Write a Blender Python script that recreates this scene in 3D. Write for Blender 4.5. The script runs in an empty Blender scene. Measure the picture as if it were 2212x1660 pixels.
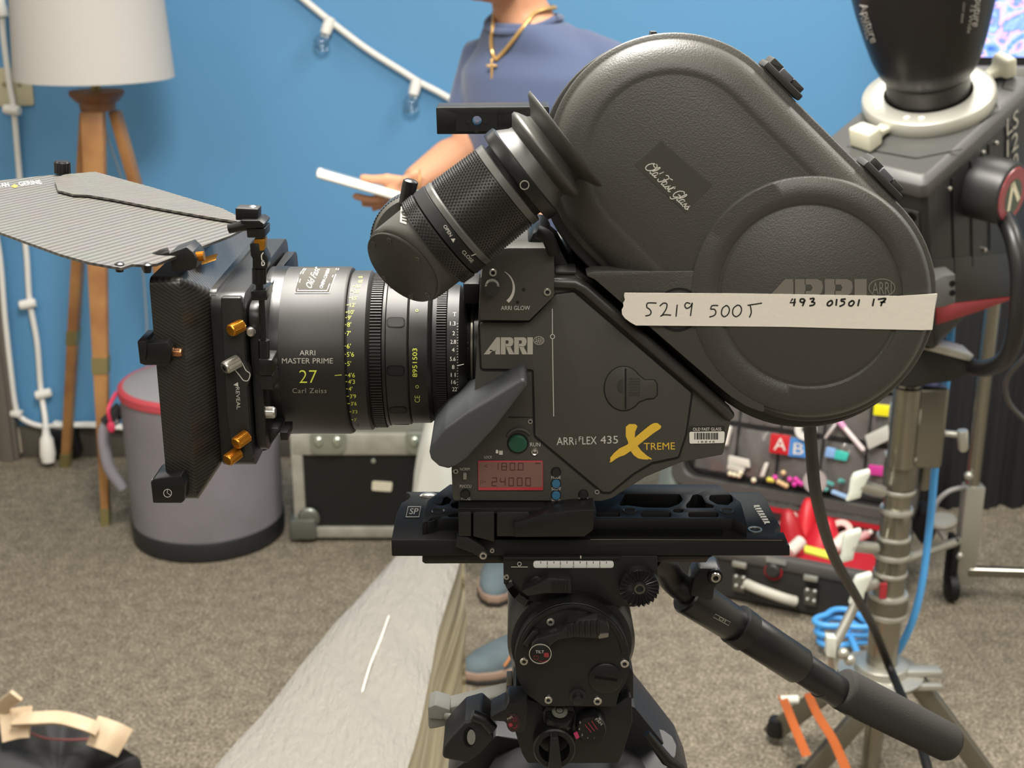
import bpy, bmesh, math, random
from mathutils import Vector, Matrix, Euler
random.seed(7)
SC = bpy.context.scene
COL = SC.collection
PI = math.pi
# ---------------------------------------------------------------- camera, world, lights, exposure
F, CX, CY, CAMZ = 2900.0, 1106.0, 830.0, 1.55
PITCH = math.radians(18.5)
cP, sP = math.cos(PITCH), math.sin(PITCH)
cam = bpy.data.cameras.new('camera'); camo = bpy.data.objects.new('camera', cam); COL.objects.link(camo)
camo.location = (0, 0, CAMZ); camo.rotation_euler = (PI/2 - PITCH, 0, 0)
cam.sensor_fit = 'HORIZONTAL'; cam.sensor_width = 36; cam.lens = 36*F/2212
cam.clip_start = 0.02; cam.clip_end = 60
cam.dof.use_dof = True; cam.dof.focus_distance = 0.85; cam.dof.aperture_fstop = 15
SC.camera = camo
wd = bpy.data.worlds.new('world'); SC.world = wd; wd.use_nodes = True
wd.node_tree.nodes['Background'].inputs[0].default_value = (1.0, 0.97, 0.92, 1)
wd.node_tree.nodes['Background'].inputs[1].default_value = 0.05
SC.view_settings.view_transform = 'Standard'; SC.view_settings.look = 'None'
SC.view_settings.gamma = 1.0; SC.view_settings.exposure = 0.26; SC.view_settings.use_curve_mapping = False
def area(name, loc, sx, sy, power, col=(1, .955, .88)):
    l = bpy.data.lights.new(name, 'AREA'); l.shape = 'RECTANGLE'; l.size = sx; l.size_y = sy
    l.energy = power; l.color = col
    o = bpy.data.objects.new(name, l); COL.objects.link(o); o.location = loc
    o['kind'] = 'helper'
    return o
# ceiling panel lights of the room (real fixtures sit round them, out of frame)
PANELS = [(-0.1, 1.25, 92), (-1.9, 0.6, 16), (1.9, 1.9, 36), (0.9, 2.9, 20), (-1.5, 2.9, 8), (0.3, -0.75, 40)]
for x, y, p in PANELS:
    area('ceiling_panel_light', (x, y, 2.615), 0.58, 1.16, p) if y > -.5 else area('ceiling_panel_light', (x, y, 2.615), 1.9, 1.16, p)

# ---------------------------------------------------------------- pixel geometry helpers (2212 x 1660)
def ray(px, py):
    u = (px-CX)/F; v = (CY-py)/F
    return Vector((u, cP+v*sP, -sP+v*cP))
EYE = Vector((0, 0, CAMZ))
YOFF = 0.0          # the camera rig is modelled in its own frame, YOFF nearer, and moved back as a whole
def set_frame(off):
    global YOFF, EYE
    YOFF = off; EYE = Vector((0, -off, CAMZ))
def W(px, py, Y):
    d = ray(px, py); return EYE + d*((Y+YOFF)/d.y)
def WZ(px, py, Z):
    d = ray(px, py); return EYE + d*((Z-CAMZ)/d.z)
def mpp(py, Y):
    return (Y+YOFF)/ray(CX, py).y/F
# ---------------------------------------------------------------- materials
def lin(h):
    if isinstance(h, str):
        h = h.lstrip('#'); c = [int(h[i:i+2], 16)/255 for i in (0, 2, 4)]
    else: c = h
    return tuple(((x+.055)/1.055)**2.4 if x > .04045 else x/12.92 for x in c) + (1,)
MATS = {}
def M(name, col, rough=.5, metal=0, bump=None, var=None, coat=0, spec=.5, trans=0, emit=None, alpha=1, aniso=None, sheen=0, coat_r=.25):
    if name in MATS: return MATS[name]
    m = bpy.data.materials.new(name); m.use_nodes = True
    nt = m.node_tree; b = nt.nodes['Principled BSDF']; L = nt.links.new
    b.inputs['Base Color'].default_value = lin(col)
    b.inputs['Roughness'].default_value = rough; b.inputs['Metallic'].default_value = metal
    b.inputs['Specular IOR Level'].default_value = spec
    b.inputs['Coat Weight'].default_value = coat; b.inputs['Coat Roughness'].default_value = coat_r
    b.inputs['Transmission Weight'].default_value = trans
    b.inputs['Alpha'].default_value = alpha
    if sheen: b.inputs['Sheen Weight'].default_value = sheen
    if emit:
        b.inputs['Emission Color'].default_value = lin(emit[0]); b.inputs['Emission Strength'].default_value = emit[1]
    tc = None
    if bump or var:
        tc = nt.nodes.new('ShaderNodeTexCoord')
    if bump:
        n = nt.nodes.new('ShaderNodeTexNoise'); n.inputs['Scale'].default_value = bump[0]; n.inputs['Detail'].default_value = 4
        bp = nt.nodes.new('ShaderNodeBump'); bp.inputs['Strength'].default_value = bump[1]; bp.inputs['Distance'].default_value = bump[2] if len(bump) > 2 else .001
        L(tc.outputs['Object'], n.inputs['Vector']); L(n.outputs['Fac'], bp.inputs['Height']); L(bp.outputs['Normal'], b.inputs['Normal'])
    if var:
        n = nt.nodes.new('ShaderNodeTexNoise'); n.inputs['Scale'].default_value = var[0]; n.inputs['Detail'].default_value = 5
        mx = nt.nodes.new('ShaderNodeMix'); mx.data_type = 'RGBA'
        mx.inputs['A'].default_value = lin(col); mx.inputs['B'].default_value = lin(var[1])
        rp = nt.nodes.new('ShaderNodeValToRGB'); rp.color_ramp.elements[0].position = .35; rp.color_ramp.elements[1].position = .65
        L(tc.outputs['Object'], n.inputs['Vector']); L(n.outputs['Fac'], rp.inputs['Fac']); L(rp.outputs['Color'], mx.inputs['Factor']); L(mx.outputs['Result'], b.inputs['Base Color'])
    MATS[name] = m
    return m
def nodes_of(m):
    return m.node_tree, m.node_tree.nodes['Principled BSDF'], m.node_tree.links.new
# ---------------------------------------------------------------- objects
def thing(name, label, cat, loc=(0, 0, 0), group=None):
    o = bpy.data.objects.new(name, None); COL.objects.link(o); o.location = loc
    o.empty_display_size = .02
    o['label'] = label; o['category'] = cat
    if group: o['group'] = group
    return o
def tag(o, label, cat, group=None):
    o['label'] = label; o['category'] = cat
    if group: o['group'] = group
    return o
def link(name, me, mat, parent=None, lab=None):
    o = bpy.data.objects.new(name, me); COL.objects.link(o)
    if mat and not me.materials: me.materials.append(mat)
    if parent:
        o.parent = parent
        root = parent
        while root.parent: root = root.parent
        # meshes are modelled in room coordinates: undo the root Empty's offset
        o.matrix_parent_inverse = Matrix.Translation(-Vector(root.location)) if parent.type == 'EMPTY' else Matrix.Identity(4)
    if lab: o['label'] = lab
    return o
def structure(o):
    o['kind'] = 'structure'; return o
def stuff(o):
    o['kind'] = 'stuff'; return o
def copy_thing(root, loc, label=None, rotz=None):
    r = root.copy(); COL.objects.link(r); r.location = loc
    if rotz is not None: r.rotation_euler = (0, 0, rotz)
    if label: r['label'] = label
    for ch in list(root.children):
        c = ch.copy(); COL.objects.link(c); c.parent = r
        for g in list(ch.children):
            d = g.copy(); COL.objects.link(d); d.parent = c
    return r
# ---------------------------------------------------------------- 2D outlines
def rnd(pts, r, n=5):
    """round the corners of a polygon"""
    out = []; N = len(pts)
    for i in range(N):
        p0, p, p1 = Vector(pts[i-1]), Vector(pts[i]), Vector(pts[(i+1) % N])
        rr = r[i] if isinstance(r, (list, tuple)) else r
        a = p0-p; b = p1-p; la, lb = a.length, b.length
        if rr <= 0 or la < 1e-9 or lb < 1e-9: out.append(tuple(p)); continue
        a /= la; b /= lb; cs = max(-1, min(1, a.dot(b))); ang = math.acos(cs)
        if ang > PI-.05: out.append(tuple(p)); continue
        t = min(rr/math.tan(ang/2), la*.49, lb*.49)
        q0 = p+a*t; q1 = p+b*t
        for k in range(n+1):
            f = k/n; q = q0*(1-f)**2 + p*2*f*(1-f) + q1*f*f
            out.append(tuple(q))
    return out
def circ(x, y, r, n=32, ry=None, a0=0, a1=2*PI):
    full = abs(a1-a0-2*PI) < 1e-6; m = n if full else n+1
    return [(x+r*math.cos(a0+(a1-a0)*i/n), y+(ry or r)*math.sin(a0+(a1-a0)*i/n)) for i in range(m)]
def rect(x0, y0, x1, y1): return [(x0, y0), (x1, y0), (x1, y1), (x0, y1)]
def ribbon(pts, w, closed=False):
    """2D polyline -> outline polygon list of quads"""
    quads = []; N = len(pts); L, R = [], []
    ws = w if isinstance(w, (list, tuple)) else [w]*N
    for i in range(N):
        a = Vector(pts[i-1]) if (i or closed) else Vector(pts[i]); b = Vector(pts[(i+1) % N]) if (i < N-1 or closed) else Vector(pts[i])
        d = (b-a); d = d.normalized() if d.length > 1e-9 else Vector((1, 0)); n = Vector((-d.y, d.x))*ws[i]/2
        p = Vector(pts[i]); L.append(tuple(p+n)); R.append(tuple(p-n))
    for i in range(N if closed else N-1):
        j = (i+1) % N; quads.append([L[i], L[j], R[j], R[i]])
    return quads
def spline(pts, n=6, closed=False):
    """Catmull-Rom through points of any dimension"""
    P = [Vector(p) for p in pts]; N = len(P); out = []
    rng = range(N if closed else N-1)
    for i in rng:
        p0 = P[i-1] if (i or closed) else P[0]; p1 = P[i]; p2 = P[(i+1) % N]; p3 = P[(i+2) % N] if (closed or i+2 < N) else P[-1]
        for k in range(n):
            t = k/n
            out.append(.5*((2*p1)+(p2-p0)*t+(2*p0-5*p1+4*p2-p3)*t*t+(3*p1-p0-3*p2+p3)*t**3))
    if not closed: out.append(P[-1])
    return out
# ---------------------------------------------------------------- mesh builder
class MB:
    def __init__(s): s.bm = bmesh.new()
    def loft(s, loops, cap=True, closed=False):
        rows = [[s.bm.verts.new(p) for p in lp] for lp in loops]; n = len(rows[0])
        rng = range(len(rows)) if closed else range(len(rows)-1)
        for i in rng:
            a, b = rows[i], rows[(i+1) % len(rows)]
            for k in range(n):
                try: s.bm.faces.new((a[k], a[(k+1) % n], b[(k+1) % n], b[k]))
                except ValueError: pass
        if cap and not closed:
            for r in (rows[0], rows[-1]):
                try: s.bm.faces.new(r)
                except ValueError: pass
        return s
    def prism(s, pts3, vec):
        vec = Vector(vec); return s.loft([[Vector(p) for p in pts3], [Vector(p)+vec for p in pts3]])
    def holed(s, outer3, holes3, vec):
        """flat plate with holes, thickness vec"""
        vec = Vector(vec); bm = s.bm; sets = []
        for off in (Vector((0, 0, 0)), vec):
            edges = []; loops = []
            for lp in [outer3]+list(holes3):
                vs = [bm.verts.new(Vector(p)+off) for p in lp]; loops.append(vs)
                for i in range(len(vs)): edges.append(bm.edges.new((vs[i], vs[(i+1) % len(vs)])))
            bmesh.ops.triangle_fill(bm, use_beauty=True, use_dissolve=False, edges=edges)
            sets.append(loops)
        for a, b in zip(*sets):
            n = len(a)
            for i in range(n):
                try: bm.faces.new((a[i], a[(i+1) % n], b[(i+1) % n], b[i]))
                except ValueError: pass
        return s
    def slab(s, pts, Y, t, holes=None):
        o = [W(x, y, Y) for x, y in pts]
        if holes: return s.holed(o, [[W(x, y, Y) for x, y in h] for h in holes], (0, t, 0))
        return s.prism(o, (0, t, 0))
    def zslab(s, pts, Z, t, holes=None):
        o = [WZ(x, y, Z) for x, y in pts]
        if holes: return s.holed(o, [[WZ(x, y, Z) for x, y in h] for h in holes], (0, 0, -t))
        return s.prism(o, (0, 0, -t))
    def box(s, c, size, rot=(0, 0, 0)):
        m = Matrix.Translation(c) @ Euler(rot).to_matrix().to_4x4() @ Matrix.Diagonal((*size, 1))
        bmesh.ops.create_cube(s.bm, size=1, matrix=m); return s
    def boxm(s, mat, size):
        bmesh.ops.create_cube(s.bm, size=1, matrix=mat @ Matrix.Diagonal((*size, 1))); return s
    def sphere(s, c, r, seg=16, sc=(1, 1, 1)):
        bmesh.ops.create_uvsphere(s.bm, u_segments=seg, v_segments=max(6, seg//2), radius=r, matrix=Matrix.Translation(c) @ Matrix.Diagonal((*sc, 1))); return s
    def tube(s, pts, r, seg=10, cap=True):
        P = [Vector(p) for p in pts]; N = len(P); loops = []
        rs = r if isinstance(r, (list, tuple)) else [r]*N
        t0 = (P[1]-P[0]).normalized(); u = t0.orthogonal().normalized(); pt = t0
        for i in range(N):
            t = (P[min(i+1, N-1)]-P[max(i-1, 0)])
            t = t.normalized() if t.length > 1e-9 else pt
            q = pt.rotation_difference(t); u = q @ u; u = (u-t*u.dot(t)).normalized(); v = t.cross(u); pt = t
            loops.append([P[i]+(u*math.cos(2*PI*k/seg)+v*math.sin(2*PI*k/seg))*rs[i] for k in range(seg)])
        return s.loft(loops, cap)
    def lathe(s, o, axis, prof, seg=48, cap=True, ref=None):
        """prof: list of (distance along axis, radius)"""
        o = Vector(o); a = Vector(axis).normalized(); u = (Vector(ref) if ref else a.orthogonal()); u = (u-a*u.dot(a)).normalized(); v = a.cross(u)
        loops = [[o+a*t+(u*math.cos(2*PI*k/seg)+v*math.sin(2*PI*k/seg))*max(r, 1e-5) for k in range(seg)] for t, r in prof]
        return s.loft(loops, cap)
    def ringlathe(s, o, axis, prof, seg=48):
        """closed profile (a ring with a hole)"""
        o = Vector(o); a = Vector(axis).normalized(); u = a.orthogonal().normalized(); v = a.cross(u)
        loops = [[o+a*t+(u*math.cos(2*PI*k/seg)+v*math.sin(2*PI*k/seg))*r for k in range(seg)] for t, r in prof]
        return s.loft(loops, False, closed=True)
    def knurl(s, o, axis, t0, t1, r, h, n, seg_t=1, duty=.5):
        """straight ridges round a cylinder"""
        o = Vector(o); a = Vector(axis).normalized(); u = a.orthogonal().normalized(); v = a.cross(u)
        pr = []
        for k in range(n):
            for f, rr in ((0, r-h), (.5-duty/2+.05, r-h), (.5-duty/2+.1, r), (.5+duty/2, r)):
                an = 2*PI*(k+f)/n; pr.append((math.cos(an)*rr, math.sin(an)*rr))
        return s.loft([[o+a*t+u*x+v*y for x, y in pr] for t in (t0, t1)])
    def poly(s, pts3):
        try: s.bm.faces.new([s.bm.verts.new(p) for p in pts3])
        except ValueError: pass
        return s
    def grid(s, rows):
        vs = [[s.bm.verts.new(p) for p in r] for r in rows]
        for i in range(len(vs)-1):
            for j in range(len(vs[0])-1): s.bm.faces.new((vs[i][j], vs[i][j+1], vs[i+1][j+1], vs[i+1][j]))
        return s
    def xf(s, m): bmesh.ops.transform(s.bm, matrix=m, verts=s.bm.verts); return s
    def build(s, name, mat, parent=None, bevel=0, seg=2, smooth=38, lab=None, sub=0):
        bm = s.bm
        bmesh.ops.remove_doubles(bm, verts=bm.verts, dist=1e-6)
        bmesh.ops.recalc_face_normals(bm, faces=bm.faces)
        if bevel:
            ed = [e for e in bm.edges if len(e.link_faces) == 2 and e.calc_face_angle(0) > math.radians(30)]
            if ed:
                try: bmesh.ops.bevel(bm, geom=ed, offset=bevel, segments=seg, profile=.5, affect='EDGES', clamp_overlap=True)
                except Exception: pass
        if sub:
            bmesh.ops.subdivide_edges(bm, edges=bm.edges[:], cuts=sub, use_grid_fill=True, smooth=.3)
        me = bpy.data.meshes.new(name); bm.to_mesh(me); bm.free()
        if smooth:
            me.polygons.foreach_set('use_smooth', [True]*len(me.polygons)); me.set_sharp_from_angle(angle=math.radians(smooth))
        return link(name, me, mat, parent, lab)
# ---------------------------------------------------------------- lettering
_TXT = {}
def text2d(t, h, shear=0, space=1.0, wide=1.0, bold=0):
    """-> verts (u right, v up, origin at left baseline, cap height h), faces, width"""
    key = (t, shear, space, bold)
    if key not in _TXT:
        cu = bpy.data.curves.new('t', 'FONT'); cu.body = t; cu.size = 1; cu.shear = shear; cu.space_character = space; cu.resolution_u = 3; cu.offset = bold
        ob = bpy.data.objects.new('t', cu); COL.objects.link(ob)
        dg = bpy.context.evaluated_depsgraph_get(); dg.update()
        me = bpy.data.meshes.new_from_object(ob.evaluated_get(dg))
        vs = [(v.co.x, v.co.y) for v in me.vertices]; fs = [tuple(p.vertices) for p in me.polygons]
        bpy.data.objects.remove(ob); bpy.data.curves.remove(cu); bpy.data.meshes.remove(me)
        _TXT[key] = (vs, fs)
    vs, fs = _TXT[key]; k = h/.729
    x0 = min(v[0] for v in vs); x1 = max(v[0] for v in vs)
    return [((x-x0)*k*wide, y*k) for x, y in vs], fs, (x1-x0)*k*wide
def put_text(mb, fn, t, x, y, h, ang=0, w=None, align='l', shear=0, space=1.0, bold=0):
    """fn(px,py)->3D. x,y = left baseline in pixels, ang clockwise degrees, w = wanted width in px"""
    vs, fs, tw = text2d(t, h, shear, space, 1, bold)
    sx = (w/tw) if w else 1; tw *= sx
    off = {'l': 0, 'c': -tw/2, 'r': -tw}[align]; a = math.radians(ang); ca, sa = math.cos(a), math.sin(a)
    bv = []
    for u, v in vs:
        u = u*sx+off
        bv.append(mb.bm.verts.new(fn(x+u*ca+v*sa, y+u*sa-v*ca)))
    for f in fs:
        try: mb.bm.faces.new([bv[i] for i in f])
        except ValueError: pass
    return tw
def put_poly(mb, fn, pts): mb.poly([fn(x, y) for x, y in pts])
def put_line(mb, fn, pts, w, closed=False):
    for q in ribbon(pts, w, closed): put_poly(mb, fn, q)
def put_ring(mb, fn, x, y, r, w, ry=None, n=28): put_line(mb, fn, circ(x, y, r, n, ry), w, True)
def onY(Y): return lambda px, py: W(px, py, Y)
def onZ(Z): return lambda px, py: WZ(px, py, Z)
def seg7(mb, fn, s, x, y, w, h, pitch, t):
    """seven-segment digits"""
    S = {'0': 'abcdef', '1': 'bc', '2': 'abged', '4': 'fgbc', '8': 'abcdefg'}
    for i, ch in enumerate(s):
        X = x+i*pitch
        E = {'a': [(X, y), (X+w, y)], 'b': [(X+w, y), (X+w, y+h/2)], 'c': [(X+w, y+h/2), (X+w, y+h)], 'd': [(X, y+h), (X+w, y+h)], 'e': [(X, y+h/2), (X, y+h)], 'f': [(X, y), (X, y+h/2)], 'g': [(X, y+h/2), (X+w, y+h/2)]}
        for c in S.get(ch, ''): put_line(mb, fn, E[c], t)
def letters(name, mat, parent, lab=None):
    mb = MB(); return mb, lambda: mb.build(name, mat, parent, smooth=0, lab=lab)
def arri(mb, fn, x, y, w, h, clip=1.0):
    """heavy slanted-A wordmark in a box; clip<1 keeps only the top part"""
    def T(a, b): return (x+a*w, y-b*h)
    polys = [[(0, 0), (.27, 1), (.325, 1), (.325, 0), (.225, 0), (.225, .22), (.15, .22), (.12, 0)]]
    # A drawn as slanted bar plus stem
    A = [[(0, 0), (.26, 1), (.33, 1), (.33, .72), (.115, 0)], [(.235, 0), (.235, .9), (.335, .9), (.335, 0)], [(.12, .2), (.14, .38), (.25, .38), (.25, .2)]]
    def R(o):
        return [[(o, 0), (o, 1), (o+.095, 1), (o+.095, 0)], [(o+.09, 1), (o+.2, 1), (o+.245, .92), (o+.255, .74), (o+.24, .56), (o+.19, .44), (o+.09, .44), (o+.09, .62), (o+.145, .62), (o+.16, .72), (o+.145, .82), (o+.09, .82)],
                [(o+.1, .46), (o+.19, .46), (o+.275, 0), (o+.165, 0)]]
    I = [[(.89, 0), (.89, 1), (1, 1), (1, 0)]]
    for p in A+R(.35)+R(.62)+I:
        q = [T(a, b) for a, b in p]
        if clip < 1:
            lim = y-h*(1-clip); q2 = []
            for i in range(len(q)):
                a, b = q[i], q[(i+1) % len(q)]
                if a[1] <= lim: q2.append(a)
                if (a[1] <= lim) != (b[1] <= lim):
                    f = (lim-a[1])/(b[1]-a[1]); q2.append((a[0]+f*(b[0]-a[0]), lim))
            q = q2
        if len(q) > 2: put_poly(mb, fn, q)
def oval_emblem(mb, fn, x, y, rx, ry, lw):
    put_ring(mb, fn, x, y, rx, lw, ry)
    h = ry*1.5
    put_text(mb, fn, 'ARRI', x, y+h*.5, h, align='c', w=rx*1.5)
# ================================================================= SETTING
YW = 3.92
m_wall = M('blue_wall_paint', '#5a93c0', .55, bump=(90, .12, .002))
m_white_wall = M('off_white_wall_paint', '#c9c4b8', .8)
m_carpet = M('carpet', '#8b8271', .95, spec=.1)
nt, b, L = nodes_of(m_carpet)
tc = nt.nodes.new('ShaderNodeTexCoord')
n1 = nt.nodes.new('ShaderNodeTexNoise'); n1.inputs['Scale'].default_value = 150; n1.inputs['Detail'].default_value = 5; n1.inputs['Roughness'].default_value = .7
n2 = nt.nodes.new('ShaderNodeTexNoise'); n2.inputs['Scale'].default_value = 26; n2.inputs['Detail'].default_value = 6
rp = nt.nodes.new('ShaderNodeValToRGB'); e = rp.color_ramp.elements
e[0].position = .33; e[0].color = lin('#544c3f'); e[1].position = .66; e[1].color = lin('#bdb4a1')
k = e.new(.5); k.color = lin('#847b6c')
mx = nt.nodes.new('ShaderNodeMix'); mx.data_type = 'RGBA'; mx.blend_type = 'MULTIPLY'; mx.inputs['Factor'].default_value = .5
r2 = nt.nodes.new('ShaderNodeValToRGB'); r2.color_ramp.elements[0].position = .35; r2.color_ramp.elements[0].color = (.45, .45, .45, 1); r2.color_ramp.elements[1].position = .62
bp = nt.nodes.new('ShaderNodeBump'); bp.inputs['Strength'].default_value = .8; bp.inputs['Distance'].default_value = .004
for a, c in ((tc.outputs['Object'], n1.inputs['Vector']), (tc.outputs['Object'], n2.inputs['Vector']), (n1.outputs['Fac'], rp.inputs['Fac']), (n2.outputs['Fac'], r2.inputs['Fac']),
             (rp.outputs['Color'], mx.inputs['A']), (r2.outputs['Color'], mx.inputs['B']), (mx.outputs['Result'], b.inputs['Base Color']), (n1.outputs['Fac'], bp.inputs['Height']), (bp.outputs['Normal'], b.inputs['Normal'])):
    L(a, c)
XL, XR, YB, ZC = -2.7, 3.1, -1.7, 2.65
structure(MB().box(((XL+XR)/2, (YW+YB)/2, -.05), (XR-XL+.4, YW-YB+.4, .1)).build('floor', m_carpet))
structure(MB().box(((XL+XR)/2, (YW+YB)/2, ZC+.05), (XR-XL+.4, YW-YB+.4, .1)).build('ceiling', M('ceiling_tile', '#d8d4ca', .9)))
structure(MB().box(((XL+XR)/2, YW+.05, ZC/2), (XR-XL+.2, .1, ZC)).build('wall_back', m_wall))
structure(MB().box((XL-.05, (YW+YB)/2, ZC/2), (.1, YW-YB, ZC)).build('wall_left', m_white_wall))
structure(MB().box((XR+.05, (YW+YB)/2, ZC/2), (.1, YW-YB, ZC)).build('wall_right', m_white_wall))
structure(MB().box(((XL+XR)/2, YB-.05, ZC/2), (XR-XL+.2, .1, ZC)).build('wall_front', M('front_wall_paint', '#6e6b64', .85)))
zb = W(100, 922, YW-.012).z
xd = W(40, 900, YW).x
structure(MB().box(((xd+XR)/2, YW-.006, zb/2), (XR-xd, .012, zb)).build('baseboard_back', M('dark_vinyl', '#57534b', .6), bevel=.003))
# grey door casing at the left edge of the picture
d = MB(); d.box((xd-.045, YW-.02, 1.0), (.09, .04, 2.0)); d.box((xd-.03, YW-.045, 1.0), (.035, .012, 2.0))
structure(d.build('trim_1', M('grey_casing_paint', '#6f6a62', .5), bevel=.003))
structure(MB().box((xd-.5, YW-.012, 1.0), (.82, .024, 2.0)).build('door_1', M('dark_door', '#2f2e2e', .5), bevel=.004))
# ceiling light fittings, above the picture
for i, (x, y, p) in enumerate(PANELS):
    hw_ = .97 if y < -.5 else .31
    f = MB().holed([(x+a*hw_, y+b_*.6, ZC) for a, b_ in ((-1, -1), (1, -1), (1, 1), (-1, 1))], [[(x+a*(hw_-.015), y+b_*.585, ZC) for a, b_ in ((-1, -1), (1, -1), (1, 1), (-1, 1))]], (0, 0, -.03))
    structure(f.build('ceiling_panel_frame', M('white_metal', '#e4e2dc', .4)))

# ================================================================= FLOOR LAMP
m_wood = M('oiled_wood', '#b0824f', .45, var=(9, '#946640'))
nt, b, L = nodes_of(m_wood)
m_brass = M('brushed_brass', '#a09668', .4, metal=.7)
m_shade = M('linen_shade', '#b9b6b2', .85, bump=(900, .15, .0006))
ly = 3.52; lx = W(205, 165, ly).x
lamp = thing('floor_lamp', 'wooden tripod floor lamp with a white drum shade against the blue wall', 'floor lamp', (lx, ly, 0))
zs = W(205, 168, ly).z; rb = 168*mpp(168, ly); rt = rb*.9
sh = MB().ringlathe((lx, ly, zs), (0, 0, 1), [(0, rb), (.34, rt), (.34, rt-.004), (0, rb-.004)], 72)
sh.build('lamp_shade', m_shade, lamp)
zt = W(205, 196, ly).z; zk = W(205, 238, ly).z
MB().lathe((lx, ly, zt), (0, 0, 1), [(-.01, .013), (.12, .013)], 20).build('lamp_stem', m_brass, lamp)
bl = MB().sphere((lx, ly, zs+.16), .035, 20); bl.build('bulb', M('frosted_glass', '#e9e7e0', .3), lamp)
rcap = 58*mpp(200, ly)
MB().lathe((lx, ly, zk), (0, 0, 1), [(0, rcap*.64), (.02, rcap*.68), ((zt-zk)*.45, rcap*.78), ((zt-zk)*.8, rcap), (zt-zk, rcap)], 40).build('wooden_collar', M('dark_oiled_wood', '#8a6040', .45, var=(12, '#785033')), lamp)
def lamp_leg(top, foot, wt, wb, depth):
    top = Vector(top); foot = Vector(foot); n = 14; d = foot-top
    fr = []
    for i in range(n+1):
        f = i/n; p = top+d*f; w = (wt+(wb-wt)*f)*(1+.12*math.sin(f*PI))
        fr.append([p+Vector((sx*w/2, sy*depth/2*(1-.35*f), 0)) for sx, sy in ((-1, -1), (1, -1), (1, 1), (-1, 1))])
    leg = MB().loft(fr).build('leg', m_wood, lamp, bevel=.003)
    for f0, f1, nm in ((.575, .615, 'brass_band'), (.955, 1.0, 'brass_foot')):
        fr = []
        for f in (f0, f1):
            p = top+d*f; w = (wt+(wb-wt)*f)*(1+.12*math.sin(f*PI))+.003
            fr.append([p+Vector((sx*w/2, sy*(depth/2*(1-.35*f)+.002), 0)) for sx, sy in ((-1, -1), (1, -1), (1, 1), (-1, 1))])
        MB().loft(fr).build(nm, m_brass, leg)
mp = mpp(300, ly)
fz = lambda px, py: WZ(px, py, 0)
lamp_leg(W(201, 240, ly-.03), fz(229, 1133)+Vector((0, 0, 0)), 47*mp, 18*mp*.9, .035)
lamp_leg(W(248, 240, ly+.03), Vector((W(470, 985, 3.72).x, 3.72, 0)), 20*mp, 24*mp, .05)
lamp_leg(W(188, 240, ly+.02), Vector((WZ(160, 985, 0).x, 3.84, 0)), 22*mp, 20*mp, .05)
# clear plastic flex of the lamp
tag(MB().tube(spline([W(222, 262, ly+.06), W(240, 320, ly+.12), W(262, 385, ly+.16), W(300, 520, 3.72), W(317, 700, 3.78), W(316, 800, 3.82), Vector((W(300, 950, 3.85).x, 3.85, .006)), Vector((W(275, 968, 3.87).x, 3.87, .006))], 8), .0035, 8).build('lamp_cord', M('clear_flex', '#a9b7c4', .25, alpha=.75)), 'thin translucent flex hanging from the wooden tripod lamp', 'cord')

# ================================================================= OUTLET PLATE, STRING LIGHTS, CORDS ON THE WALL
m_wp = M('white_plastic', '#e8e6e0', .35)
m_ivory = M('ivory_plate', '#c4bea2', .45)
pl = thing('wall_plate', 'ivory double wall plate with two knobs behind the lamp shade', 'wall plate', W(34, 190, YW))
MB().slab(rnd([(-40, 147), (66, 147), (73, 228), (-40, 231)], 5), YW-.008, .008).build('cover_plate', m_ivory, pl, bevel=.002)
for px in (10, 42): MB().lathe(W(px, 182, YW-.008), (0, -1, 0), [(0, .006), (.005, .006), (.006, .004)], 16).build('screw', M('dim_brass', '#8f8768', .5), pl)
def socket(root, p, d, bulb=True, up=None):
    d = Vector(d).normalized()
    s = MB().lathe(p, d, [(-.014, .010), (-.012, .015), (.016, .016), (.034, .0145), (.036, .012)], 20).build('socket', m_wp, root)
    if bulb:
        MB().lathe(Vector(p)+d*.034, d, [(0, .010), (.006, .011), (.014, .02), (.028, .0245), (.042, .02), (.05, .008), (.052, .001)], 24).build('bulb', M('clear_glass', '#e8f2f8', .03, trans=1, spec=.5), root)
        h = []
        for i in range(20): h.append(Vector(p)+d*(.036+.011*abs(math.sin(i*.35)))+Vector((.006*math.cos(i*.9), .004*math.sin(i*.9), 0)))
        MB().tube(h, .0012, 6).build('filament', M('bright_wire', '#f2f0e8', .3, metal=.5), root)
yc = YW-.022
sl = thing('string_light', 'white string light cable with clear bulbs sloping down the blue wall', 'string lights', W(700, 45, YW))
MB().tube(spline([W(610, -40, yc), W(660, 2, yc), W(714, 46, yc), W(790, 104, yc), W(870, 155, yc), W(903, 176, yc), W(945, 198, yc), W(992, 224, yc), W(1100, 275, yc), W(1250, 310, yc)], 6), .0095, 10).build('cable', m_wp, sl)
socket(sl, W(711, 48, yc-.004), (-.35, -.25, -.9)); socket(sl, W(899, 180, yc-.004), (-.25, -.25, -.9))
s2 = thing('string_light', 'white string light cable hanging straight down beside the tripod lamp', 'string lights', W(60, 600, YW))
MB().tube(spline([W(6, -30, yc), W(6, 60, yc), W(20, 180, yc), W(30, 240, yc), W(42, 380, yc), W(50, 480, yc), W(58, 560, yc), W(64, 650, yc), W(80, 740, yc), W(88, 840, yc), W(97, 900, yc-.03), W(100, 938, yc-.072)], 6), .0085, 10).build('cable', m_wp, s2)
for px, py, dx, dz in ((28, 237, 1, -.1), (58, 656, -1, -.15), (92, 850, -1, -.2), (4, 12, .2, -1)):
    MB().lathe(W(px-dx*8, py, yc-.008), (dx, -.2, dz), [(-.016, .009), (-.014, .0135), (.012, .015), (.03, .014), (.032, .012)], 20).build('socket', m_wp, s2)
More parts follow.
